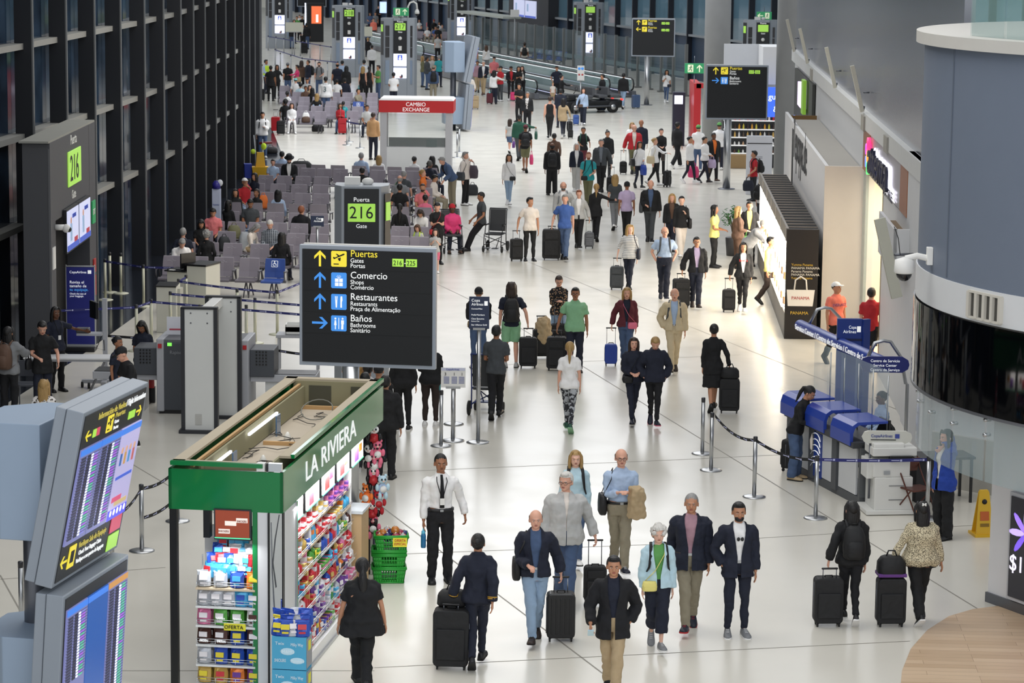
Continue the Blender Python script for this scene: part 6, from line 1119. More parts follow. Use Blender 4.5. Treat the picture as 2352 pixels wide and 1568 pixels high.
B(xr, 'body', (0, .5, .72), (1.5, 1.0, 1.3), XG, bev=.02); [B(xr, 'end_frame', (s * .8, .5, .74), (.14, 1.04, 1.38), XL, bev=.02) for s in (-1, 1)]; B(xr, 'top_cover', (0, .5, 1.39), (1.5, .96, .05), mat('5d6066', .5)); B(xr, 'base', (0, .5, .06), (1.66, .9, .12), BLACK)
for s in (-1, 1): B(xr, 'tunnel_hood', (s * 1.1, .5, .97), (.46, .7, .52), XG, bev=.015); g = G(); [g.box((s * 1.1 - .1 + i * .06, .145, .95 + j * .06), (.03, .01, .03), BLACK) for i in range(4) for j in range(5)]; g.obj('hood_perforations', xr); B(xr, 'conveyor', (s * 1.5, .5, .68), (1.25, .6, .14), XL, bev=.01); B(xr, 'belt_surface', (s * 1.5, .5, .755), (1.2, .52, .012), BLACK); B(xr, 'conveyor_leg', (s * 1.3, .5, .3), (.3, .5, .6), mat('c4c6c6', .4)); B(xr, 'emergency_button', (s * .8, -.03, 1.3), (.07, .03, .08), RED); B(xr, 'status_lamp', (s * .62, -.0, 1.33), (.08, .03, .06), mat('6ad04a', e=1.5))
text('Rapiscan', .09, mat('8b8e94'), xr, (-.62, -.01, 1.15))
for k in range(3): tr = thing('security_tray', f'white plastic security tray, {["bottom", "middle", "top"][k]} of the small stack behind the kiosk roof', 'tray', at(686, 850, .0) + V((0, 0, .78 + k * .05)), 0); g = G(); g.box((0, 0, .01), (.5, .36, .02), mat('e6e6e2', .4)); [g.box((s * .25, 0, .05), (.02, .38, .1), mat('e6e6e2', .4)) for s in (-1, 1)]; [g.box((0, s * .18, .05), (.5, .02, .1), mat('e6e6e2', .4)) for s in (-1, 1)]; g.obj('tray_body', tr)
rt = thing('roller_table', 'steel roller table holding white trays behind the kiosk roof', 'table', at(686, 850 + 88, 0), 0); rt.location = at(686, 850, 0); B(rt, 'top', (0, 0, .74), (.9, .5, .06), XL); [B(rt, 'leg', (sx * .4, sy * .2, .36), (.04, .04, .72), XL) for sx in (-1, 1) for sy in (-1, 1)]
wt = thing('folding_table', 'long white folding table in front of the two standing travellers', 'table', at(150, 905), .02); B(wt, 'tabletop', (.1, 0, .74), (1.75, .5, .035), mat('dedfe0', .4), bev=.008); [B(wt, 'rail', (.1, y, .70), (1.7, .03, .04), XL) for y in (-.2, .2)]
for s in (-1, 1): g = G(); g.rod((.1 + s * .7, -.2, .7), (.1 + s * .35, -.2, 0), .014, STEELD); g.rod((.1 + s * .7, .2, .7), (.1 + s * .35, .2, 0), .014, STEELD); g.obj('folding_leg', wt)
ms = thing('mobile_workstation', 'wheeled grey monitor stand with scanner shelf beside the folding table', 'stand', at(243, 888)); g = G(); g.box((0, 0, .9), (.09, .09, 1.75), XL); g.obj('column', ms); g = G(); g.box((-.16, -.06, .12), (.6, .1, .07), XL); g.box((0, -.1, .12), (.1, .5, .06), XL); g.obj('foot', ms)
for x, y in ((-.45, -.1), (-.3, -.22), (.05, -.32), (.1, .2)): g = G(); wheel(g, x, y, .06, .06, .04); g.obj('castor', ms)
g = G(); g.box((-.2, -.1, 1.56), (.06, .36, .34), BLACK, rz=.5); g.obj('monitor', ms, bev=.01); B(ms, 'shelf', (-.28, -.1, 1.08), (.5, .3, .04), XL); B(ms, 'passport_reader', (-.42, -.1, 1.15), (.26, .2, .1), mat('4a4c52'), bev=.02); g = G(); g.tube([(-.05, -.08, 1.05), (-.15, -.15, .8), (0, -.1, .75), (-.02, -.06, .95)], .008, BLACK, 5); g.obj('cable', ms)
sc_ = thing('metal_chair', 'grey metal chair beside the traveller with black ring pillow', 'chair', at(62, 935)); B(sc_, 'seat', (0, 0, .45), (.4, .4, .03), mat('5b5e66')); [sc_ and B(sc_, 'leg', (sx * .17, sy * .17, .22), (.025, .025, .45), STEELD) for sx in (-1, 1) for sy in (-1, 1)]; B(sc_, 'backrest', (0, .2, .72), (.4, .03, .3), mat('5b5e66'))
fe = thing('fire_extinguisher', 'red fire extinguisher beside the x-ray scanner', 'extinguisher', at(347, 925)); g = G(); g.lathe([(.07, 0), (.07, .4), (.03, .47)], RED, 16, (0, 0, .3)); g.obj('cylinder', fe); g = G(); g.lathe([(.03, .77), (.03, .84)], BLACK, 10); g.tube([(.0, 0, .82), (.1, 0, .8), (.12, 0, .5)], .012, BLACK, 6); g.obj('valve_and_hose', fe); g = G(); g.box((0, .05, .16), (.16, .12, .3), BLACK); g.obj('stand', fe)
gc = thing('gate_counter', 'cream gate counter with black desktop and monitor', 'counter', at(428, 722), -.35); GCW = mat('cdccc0', .5); B(gc, 'desk_body', (0, .3, .5), (1.0, .6, 1.0), GCW, bev=.01); B(gc, 'raised_front', (.28, .35, .58), (.5, .75, 1.16), GCW, bev=.01); B(gc, 'desktop', (.26, .35, 1.18), (.56, .8, .04), BLACK); B(gc, 'lower_desktop', (-.25, .25, 1.02), (.56, .66, .03), BLACK); g = G(); g.box((-.05, .2, 1.25), (.04, .45, .36), BLACK, rz=-.4); g.box((-.05, .2, 1.06), (.14, .14, .05), BLACK); g.obj('monitor', gc, bev=.004); B(gc, 'keyboard', (-.3, .1, 1.045), (.4, .16, .02), BLACK); B(gc, 'paper', (-.35, -.03, 1.04), (.14, .1, .01), WHITE); B(gc, 'blue_trim', (.0, -.01, .1), (1.0, .02, .1), mat('9fa3ac'))
sk_ = thing('self_boarding_kiosk', 'slim cream boarding kiosk with sloped black top by the counter', 'kiosk', at(383, 764), -.1); B(sk_, 'body', (0, .15, .53), (.46, .34, 1.06), GCW, bev=.015); B(sk_, 'sloped_top', (0, .12, 1.08), (.46, .36, .03), BLACK, rx=.15); B(sk_, 'side_wing', (.26, .25, .5), (.06, .3, .98), mat('b7b6aa', .5))
nb = thing('notice_board', 'white notice card standing on the scanner top', 'sign', at(410, 768, 1.42) * 1, 0); nb.location.z = 1.42; B(nb, 'card', (-.06, 0, .17), (.32, .01, .34), mat('dcdde4', .5)); B(nb, 'red_marks', (-.05, -.008, .1), (.24, .003, .03), mat('b84a5a'))
# ---------- airline service desk ----------
sd = thing('service_desk', 'long airline service desk with blue curved lids on the counter', 'desk', at(1974, 1163), 0); So = at(1974, 1163)
BLC = mat('2440a0', .28); DGR = mat('53565a', .5); SLV = mat('d4d6d8', .35)
da = math.atan2(at(1840, 1092).y - So.y, at(1840, 1092).x - So.x)   # direction of the desk front
sd.rotation_euler.z = da - pi    # local x runs back along the desk towards its near end, -x away
Ld = (at(1815, 1079) - So).length
# local frame: x = 0 at the near end, negative away; front faces -y after rotation -> customer side
SDM = MX.Translation(So) @ MX.Rotation(da - pi, 4, 'Z')
B(sd, 'plinth', (-Ld / 2, .3, .07), (Ld, .6, .14), DGR)
fy = 0.02
for i in range(3):
    x = -.45 - i * Ld / 3; B(sd, 'white_front_panel', (x - .1, fy, .55), (.72, .04, .8), SLV, bev=.005); B(sd, 'grey_upright', (x - .6, fy + .1, .52), (.2, .3, .9), DGR)
B(sd, 'end_panel', (-.03, .3, .52), (.06, .62, 1.0), mat('5a5d60', .5)); B(sd, 'counter_ledge', (-Ld / 2, -.02, 1.0), (Ld, .24, .09), mat('3a3c40', .5)); B(sd, 'work_surface', (-Ld / 2, .38, .98), (Ld, .6, .04), mat('3a3c40', .4))
g = G(); g.box((-Ld * .62, -.005, .5), (.5, .02, .75), mat('1d3a8a', .4)); g.obj('blue_wave_panel', sd); g = G(); [g.tube([(-Ld * .62 + .2 * cos(a), -.02, .22 + j * .1 + .14 * sin(a)) for a in (.2, .7, 1.2, 1.7, 2.2, 2.8)], .012, LW, 5, flat=.5) for j in range(6)]; g.obj('white_arcs', sd)
for i in range(3):
    x0 = -.1 - i * Ld * .37; g = G(); pr = [(-.16, .98), (-.16, 1.18), (-.12, 1.3), (-.03, 1.36), (.5, 1.36), (.5, 1.32), (0, 1.31), (-.07, 1.26), (-.1, 1.18), (-.1, .98)]; w = Ld * .275
    g.loft([[V((xx, y, z)) for y, z in pr] for xx in (x0, x0 - w)], BLC, sm=False); g.obj('blue_lid', sd, bev=.006)
for i in range(5):
    x = -.15 - i * Ld / 5; g = G(); g.box((x - .35, .5, 1.75), (.75, .012, .85), mat('cfe0e4', .04, alpha=.16)); g.obj('clear_screen', sd); g = G(); g.rod((x, .5, 1.0), (x, .5, 2.1), .012, STEEL); g.obj('screen_post', sd)
B(sd, 'monitor', (-.5, .62, 1.2), (.4, .04, .26), BLACK, bev=.004); B(sd, 'keyboard', (-.5, .45, 1.01), (.36, .12, .02), BLACK)
nm = thing('desk_name_board', 'white rounded airline name board at the near end of the service desk', 'sign', at(2026, 1010, 1.15), 0); nm.location = at(2027, 1030, 1.0); g = G(); g.prism([(-.24 + .1 * cos(a), .1 * sin(a)) for a in (pi / 2, 2.2, pi, 4.0, -pi / 2)] + [(.36 + .1 * cos(a), .1 * sin(a)) for a in (-pi / 2, -.6, 0, .6, pi / 2)], 0, .06, mat('cfcfc6', .5)) ; g.obj('board', nm); textw('CopaAirlines', .34, PB, nm, (-.2, -.006, .0), hmax=.07); B(nm, 'emblem', (.22, -.006, .02), (.07, .006, .07), PB); B(nm, 'line', (0, -.006, -.04), (.4, .006, .012), BRD); g = G(); g.rod((-.2, .03, -1.0), (-.2, .03, -.1), .02, STEELD); g.obj('post', nm)
nm.location = atD(2029, 1004, 42.9)
# arch poles with tube banner
sv = thing('service_centre_sign', 'blue tube sign reading Service Center on curved steel poles', 'sign', (0, 0, 0)); PT = lambda u, v, D: atD(u, v, D)
A0, A1 = PT(1838, 747, 54.0), PT(2030, 834, 46.6)
g = G(); g.tube([A0, A1], .115, mat('2743a0', .35), 20, round_=True); g.obj('tube_banner', sv)
dirv_ = (A1 - A0).normalized(); ang = math.atan2(dirv_.y, dirv_.x); tl = math.asin(dirv_.z)
o = text('Service Center / Centro de Servicio / Centro de Serviço', .2, LW, sv, (0, 0, 0), ext=.003); xs = [v.co.x for v in o.data.vertices]; k = (A1 - A0).length * .94 / (max(xs) - min(xs)); side = V((dirv_.y, -dirv_.x, 0)).normalized()
side = -side if side.x > 0 else side; upv = dirv_.cross(side).normalized(); upv = -upv if upv.z < 0 else upv; off = (side * .8 + upv * .45).normalized() 
mm = MX((( dirv_.x, upv.x, side.x, 0), (dirv_.y, upv.y, side.y, 0), (dirv_.z, upv.z, side.z, 0), (0, 0, 0, 1))); o.matrix_world = MX.Translation(A0 + dirv_ * .08 + side * .118 - upv * .06) @ mm @ MX.Scale(k, 4, (1, 0, 0)) @ MX.Scale(.75, 4, (0, 1, 0))
g = G(); e0 = A1 + V((0, -.12, 0)); q = [(-.3 + .12 * cos(a), .12 * sin(a)) for a in (pi / 2, 2.2, pi, 4.0, -pi / 2)] + [(.3 + .12 * cos(a), .12 * sin(a)) for a in (-pi / 2, -.6, 0, .6, pi / 2)]; g.M = MX.Translation(e0); g.prism([(x, z * 1.15) for x, z in q], -.03, .03, mat('232c74', .35)); g.obj('end_plate', sv)
for i, s in enumerate(('Centro de Servicio', 'Service Center', 'Centro de Serviço')): w = .5 if i != 1 else .4; textw(s, w, LW, sv, (e0.x - w / 2, e0.y - .036, e0.z + .045 - i * .078), hmax=.065)
for (ub, vb, Db, ut, vt, ul, vl) in ((1946, 0, 0, 1895, 706, 1858, 745), (2080, 0, 0, 2030, 782, 1988, 830)):
    D = 53.2 if ub < 2000 else 46.9; c = PT(ut, vt, D); b0 = PT(ub, 1000, D); b0.z = 0; l = PT(ul, vl, D)
    g = G(); g.tube([b0, V((b0.x, D, 1.4)), V((b0.x - .03, D, c.z - .75)), V((b0.x - .12, D, c.z - .3)), c + V((.12, 0, -.02)), c, c + V((-.15, 0, -.04)), l], .032, STEEL, 10); g.obj('curved_pole', sv)
cs = thing('banner_stand', 'tall navy blue airline banner stand behind the service desk', 'banner', at(1940, 985), 0); cs.location = at(1944, 985); cs.scale = (1, 1, .83); NB = mat('233a86', .4); B(cs, 'banner_panel', (0, 0, 1.25), (.46, .1, 2.5), NB, bev=.01); textw('Copa', .14, LW, cs, (-.02, -.056, 2.28), hmax=.1); textw('Airlines', .24, LW, cs, (-.12, -.056, 2.18), hmax=.1); B(cs, 'emblem', (.17, -.055, 2.27), (.07, .006, .13), LW); B(cs, 'band', (0, -.053, 2.03), (.46, .006, .05), mat('141d4a')); B(cs, 'foot', (0, 0, .02), (.5, .4, .04), BLACK)
g = G(); g.box((.3, .0, 1.25), (.16, .08, 2.48), NB, rz=.6); g.obj('side_wing', cs)
cp = thing('photocopier', 'large white photocopier on a base behind the barrier belt', 'photocopier', at(2048, 1182), .12); CW = mat('dcdcd8', .4); B(cp, 'base', (0, .3, .06), (.85, .7, .09), CW, bev=.01); B(cp, 'lower_cabinet', (.02, .3, .45), (.62, .6, .7), CW, bev=.015); B(cp, 'engine', (-.02, .3, .98), (.6, .58, .36), CW, bev=.015); B(cp, 'output_gap', (.12, .02, 1.2), (.36, .1, .09), BLACK); B(cp, 'scanner_head', (.03, .3, 1.33), (.72, .55, .18), CW, bev=.02); B(cp, 'feeder', (-.06, .3, 1.46), (.5, .5, .1), mat('e6e6e2', .4), bev=.02); B(cp, 'side_unit', (-.34, .3, .95), (.12, .4, .4), CW, bev=.01); g = G(); [g.box((.06, -.005, z), (.24, .006, .012), mat('55575a')) for z in (.62, .32)]; g.box((-.1, -.005, .9), (.1, .006, .08), mat('9fa2a6')); g.obj('tray_handles', cp); cp.scale = (1, 1, .76)
fc = thing('folding_chair', 'brown metal folding chair beside the photocopier', 'chair', at(2112, 1186), .5); BR = mat('5a3228', .35, .3); B(fc, 'seat', (0, .1, .44), (.42, .4, .03), BR, bev=.01); g = G(); g.box((0, .0, 0), (.38, .02, .22), BR, rx=.25); o = g.obj('backrest', fc); o.location = (0, .33, .78)
for s in (-1, 1):
    g = G(); g.tube([(s * .2, -.2, 0), (s * .2, .3, .72), (s * .19, .36, .9)], .013, BR, 6); g.obj('front_leg', fc); g = G(); g.tube([(s * .2, .42, 0), (s * .2, -.02, .44)], .013, BR, 6); g.obj('rear_leg', fc)
bt = thing('black_desk', 'black side desk with office chair behind the photocopier', 'desk', V((7.0, 43.9, 0)), .2); B(bt, 'top', (0, 0, .74), (1.0, .6, .04), BLACK); B(bt, 'cabinet', (-.2, .1, .36), (.5, .5, .72), mat('1b1c20')); [B(bt, 'leg', (.45, y, .36), (.04, .04, .72), BLACK) for y in (-.25, .25)]
oc = thing('office_chair', 'black office chair behind the service desk', 'chair', V((6.35, 44.8, 0)), 2.5); g = G(); g.ell((0, 0, .48), (.25, .25, .06), BLACK, 12, 6); g.obj('seat', oc); g = G(); g.ell((0, .24, .85), (.22, .05, .32), BLACK, 12, 8); g.obj('backrest', oc); g = G(); g.cyl((0, 0, .08), (0, 0, .44), .03, BLACK); [g.rod((0, 0, .1), (.28 * cos(a), .28 * sin(a), .06), .02, BLACK) for a in (0, 1.26, 2.5, 3.77, 5.0)]; g.obj('star_base', oc)
ys = thing('caution_sign', 'yellow wet floor caution sign standing by the pier', 'caution sign', at(2256, 1228), .15); YS = mat('e3b526', .4)
for s in (-1, 1): g = G(); g.M = MX.Rotation(s * .14, 4, 'X'); g.prism([(-.14, .0), (.14, 0), (.08, .66), (.06, .7), (-.06, .7), (-.08, .66)], s * .11 - .012, s * .11 + .012, YS); g.obj('folding_board', ys)
B(ys, 'foot', (0, 0, .02), (.34, .36, .04), YS); g = G(); g.M = MX.Rotation(-.14, 4, 'X'); g.box((0, -.128, .3), (.14, .004, .14), mat('c8642a')); g.cyl((0, -.128, .52), (0, -.132, .52), .04, BLACK, n=14); g.box((0, -.128, .16), (.14, .004, .05), mat('8a6a1a')); g.obj('symbols', ys)
# ---------- wheelchairs ----------
def wheelchair(loc, rz, label, seat=mat('36383b', .6), fr=mat('22242a', .4)):
    t = thing('wheelchair', label, 'wheelchair', loc, rz); g = G()
    g.box((0, 0, .5), (.46, .46, .05), seat); g.obj('seat', t, bev=.015); g = G(); g.box((0, .27, .86), (.46, .05, .62), seat, rx=-.12); g.obj('backrest', t, bev=.02)
    for s in (-1, 1):
        g = G(); g.tube([(s * .25, .34, 1.18), (s * .25, .3, 1.12), (s * .25, .24, .5), (s * .25, .26, .12)], .014, fr, 6); g.tube([(s * .25, .24, .5), (s * .25, -.25, .5), (s * .25, -.3, .15)], .014, fr, 6); g.tube([(s * .25, .24, .74), (s * .25, -.1, .74), (s * .25, -.18, .5)], .014, fr, 6); g.tube([(s * .25, .26, .2), (s * .25, -.28, .2)], .014, fr, 6); g.obj('side_frame', t)
        g = G(); g.box((s * .25, .02, .76), (.06, .3, .03), BLACK); g.obj('arm_pad', t)
        g = G(); wheel(g, s * .29, .28, .14, .14, .04); g.obj('rear_wheel', t); g = G(); wheel(g, s * .27, -.26, .09, .09, .035); g.obj('front_castor', t)
        g = G(); g.box((s * .12, -.44, .14), (.16, .2, .02), fr); g.rod((s * .2, -.3, .4), (s * .14, -.42, .14), .012, fr); g.obj('footrest', t)
    g = G(); g.tube([(-.25, .345, 1.18), (.25, .345, 1.18)], .016, fr, 6); g.obj('push_bar', t); g = G(); g.rod((-.25, .2, .2), (.25, -.2, .45), .012, fr); g.rod((.25, .2, .2), (-.25, -.2, .45), .012, fr); g.obj('cross_brace', t); return t
wheelchair(at(1137, 577), R(-15), 'empty grey wheelchair beside the leaning attendant'); wheelchair(at(1038, 580), R(12), 'wheelchair carrying the woman in pink jacket and red beanie'); wheelchair(at(1118, 948), R(170), 'blue framed wheelchair pushed by man in grey polo shirt', fr=mat('25356e', .4))
# ---------- cleaning cart, info post, plant, golf cart, walkway ----------
mc = thing('cleaning_cart', 'yellow mop cart with blue bucket by the window wall', 'cart', at(597, 415), .2); YC = mat('d8a81e', .45); g = G(); g.box((0, 0, .33), (.5, .38, .34), YC, t=1.2); g.obj('bucket', mc); g = G(); g.box((.02, .05, .75), (.34, .22, .5), YC, t=.7); g.obj('wringer', mc); g = G(); g.rod((-.1, 0, .3), (-.2, .1, 1.6), .015, mat('b9bcc0')); g.rod((.1, .1, .3), (.12, .15, 1.45), .015, mat('b9bcc0')); g.obj('mop_handles', mc); g = G(); g.ell((-.22, .1, 1.02), (.1, .08, .09), cl('hiviz'), 8, 6); g.ell((.15, .1, 1.2), (.1, .1, .12), cl('hiviz'), 8, 6); g.obj('yellow_cloths', mc); g = G(); g.box((-.42, .05, .35), (.24, .3, .5), mat('23389a'), t=1.1); g.obj('blue_bucket', mc); g = G(); g.tube([(0, .2, 1.3), (.45, .2, 1.32)], .05, mat('6a1f22'), 8); g.obj('red_roll', mc)
for x, y in ((-.2, -.15), (.2, -.15), (-.2, .15), (.2, .15)): g = G(); wheel(g, x, y, .05, .05); g.obj('castor', mc)
ip = thing('information_post', 'slim white and violet information post by the window wall', 'post', at(498, 548), -.1); g = G(); g.box((0, 0, .95), (.24, .16, 1.0), mat('bcc4da', .4)); g.obj('column', ip, bev=.01); g = G(); g.box((0, 0, .22), (.24, .17, .46), mat('2f2a86', .4)); g.lathe([(.12, 1.45), (.12, 1.6), (.06, 1.68)], mat('2f2a86', .4), 16); g.obj('violet_parts', ip); g = G(); g.ell((.1, 0, 1.62), (.09, .06, .1), mat('d4d8e0', .2)); g.obj('round_mirror', ip); text('Tocumen', .05, PB, ip, (-.1, -.085, .98)); B(ip, 'base_plate', (0, 0, .01), (.4, .4, .02), STEELD)
pl = thing('potted_plant', 'bushy green potted plant at the far end of the display counter', 'plant', at(1715, 500)); pl.location = V((6.15, 76.2, 0)); g = G(); g.lathe([(.18, 0), (.22, .5), (.2, .52)], mat('3a3a3c'), 18); g.obj('pot', pl); g = G(); rn = random.Random(2); LF = mat('2f6a2c', .5)
for k in range(150): a, e, r = rn.uniform(0, 2 * pi), rn.uniform(-.3, 1.5), rn.uniform(.12, .38); p = V((cos(a) * cos(e) * r, sin(a) * cos(e) * r, .95 + sin(e) * r * 1.2)); g.ell(p, (.055, .03, .008), LF, 6, 4, MX.Rotation(a, 3, 'Z') @ MX.Rotation(rn.uniform(-.9, .9), 3, 'Y'))
for k in range(6): a = k; g.tube([(0, 0, .5), (.06 * cos(a), .06 * sin(a), .8), (.2 * cos(a), .2 * sin(a), 1.1)], .012, mat('4a3a22'), 5)
g.obj('foliage', pl)
gk = thing('electric_cart', 'black electric passenger cart with red tail lights on the concourse', 'cart', at(1352, 258), R(28)); BKc = mat('0d0e11', .3); B(gk, 'chassis', (0, 0, .42), (3.1, 1.2, .4), BKc, bev=.1); B(gk, 'front_cowl', (-1.25, 0, .72), (.6, 1.1, .4), BKc, bev=.15); [B(gk, 'seat', (x, 0, .78), (.5, 1.1, .16), mat('4a4c50', .6), bev=.05) for x in (-.3, .5, 1.15)]; [B(gk, 'seat_back', (x, 0, 1.02), (.12, 1.1, .4), mat('4a4c50', .6), bev=.04) for x in (-.05, .78)]; [B(gk, 'tail_light', (1.56, y, .62), (.04, .2, .07), mat('ff2a20', e=3)) for y in (-.45, .45)]
for x in (-1.05, 1.0):
    for y in (-.55, .55): g = G(); g.cyl((x, y - .09, .28), (x, y + .09, .28), .28, RUB, n=18); g.cyl((x, y - .1, .28), (x, y + .1, .28), .13, STEEL, n=12); g.obj('wheel', gk)
B(gk, 'running_board', (0, -.66, .34), (1.6, .16, .05), mat('4a4c52')); g = G(); g.tube([(-.9, -.1, .9), (-.75, -.1, 1.12)], .02, BLACK, 6); g.tube([(-.75 + .02 * cos(a), -.1 + .16 * cos(a), 1.14 + .1 * sin(a)) for a in [k * pi / 6 for k in range(13)]], .015, BLACK, 6); g.obj('steering_wheel', gk)
def walkway(p0, p1, label, w=1.1):
    a, b_ = V((*p0, 0)), V((*p1, 0)); d = b_ - a; L = d.length; t = thing('moving_walkway', label, 'moving walkway', a, math.atan2(d.y, d.x)); GL = mat('a9c4c4', .08, alpha=.45)
    B(t, 'tread', (L / 2, 0, .05), (L, w, .06), mat('4a4c4e', .5))
    for s in (-1, 1):
        B(t, 'skirt', (L / 2, s * (w / 2 + .12), .18), (L, .24, .3), STEELD, bev=.01); B(t, 'glass_side', (L / 2, s * (w / 2 + .1), .62), (L - .7, .02, .6), GL); g = G(); y = s * (w / 2 + .1); g.tube([(.5, y, .3), (.1, y, .45), (.0, y, .68), (.12, y, .9), (.45, y, .98), (L - .45, y, .98), (L - .12, y, .9), (L, y, .68), (L - .1, y, .45), (L - .5, y, .3)], .04, BLACK, 8); g.obj('handrail', t); B(t, 'rail_strip', (L / 2, y, .925), (L - .8, .05, .03), mat('e8ecef', .3, e=.9)); B(t, 'skirt_light', (L / 2, s * (w / 2 - .005), .24), (L - 1, .012, .02), mat('d9deff', e=1.0))
    return t
W2 = lambda u, v: tuple(at(u, v))[:2]
walkway(W2(1262, 229), W2(1040, 176), 'nearer moving walkway with glass sides and lit rails'); walkway(W2(1428, 224), W2(1045, 145), 'farther moving walkway running beside the glass partition')
walkway((-5.2, 176), (-11, 196), 'distant bright moving walkway behind totem 217')
ad2 = thing('menu_screen', 'tall bright food advert screen between the far left totems', 'screen', atD(724, 60, 200) * 1, 0); ad2.location.z = 0; B(ad2, 'cabinet', (0, 0, 1.4), (1.2, .3, 2.8), BLACK, bev=.02); B(ad2, 'advert', (.1, -.16, 1.95), (.72, .02, 1.25), mat('c8603a', .3, e=1.2)); B(ad2, 'cup_picture', (.15, -.18, 1.7), (.16, .01, .55), mat('f4ece6', e=1.2)); B(ad2, 'side_light', (-.7, -.1, 2.0), (.08, .05, 1.6), mat('dfe9ff', e=2))
for u, l in ((862, 'left'), (904, 'right')): b3 = thing('lit_window_board', f'pale blue lit board far behind the far seats, {l} one', 'screen', atD(u if u < 900 else 905, 20, 225), 0); B(b3, 'board', (0, 0, 0), (.55, .05, .9), mat('bcd4ff', e=1.1)); b3.location = atD({862: 880, 904: 905}[u], 17, 225)
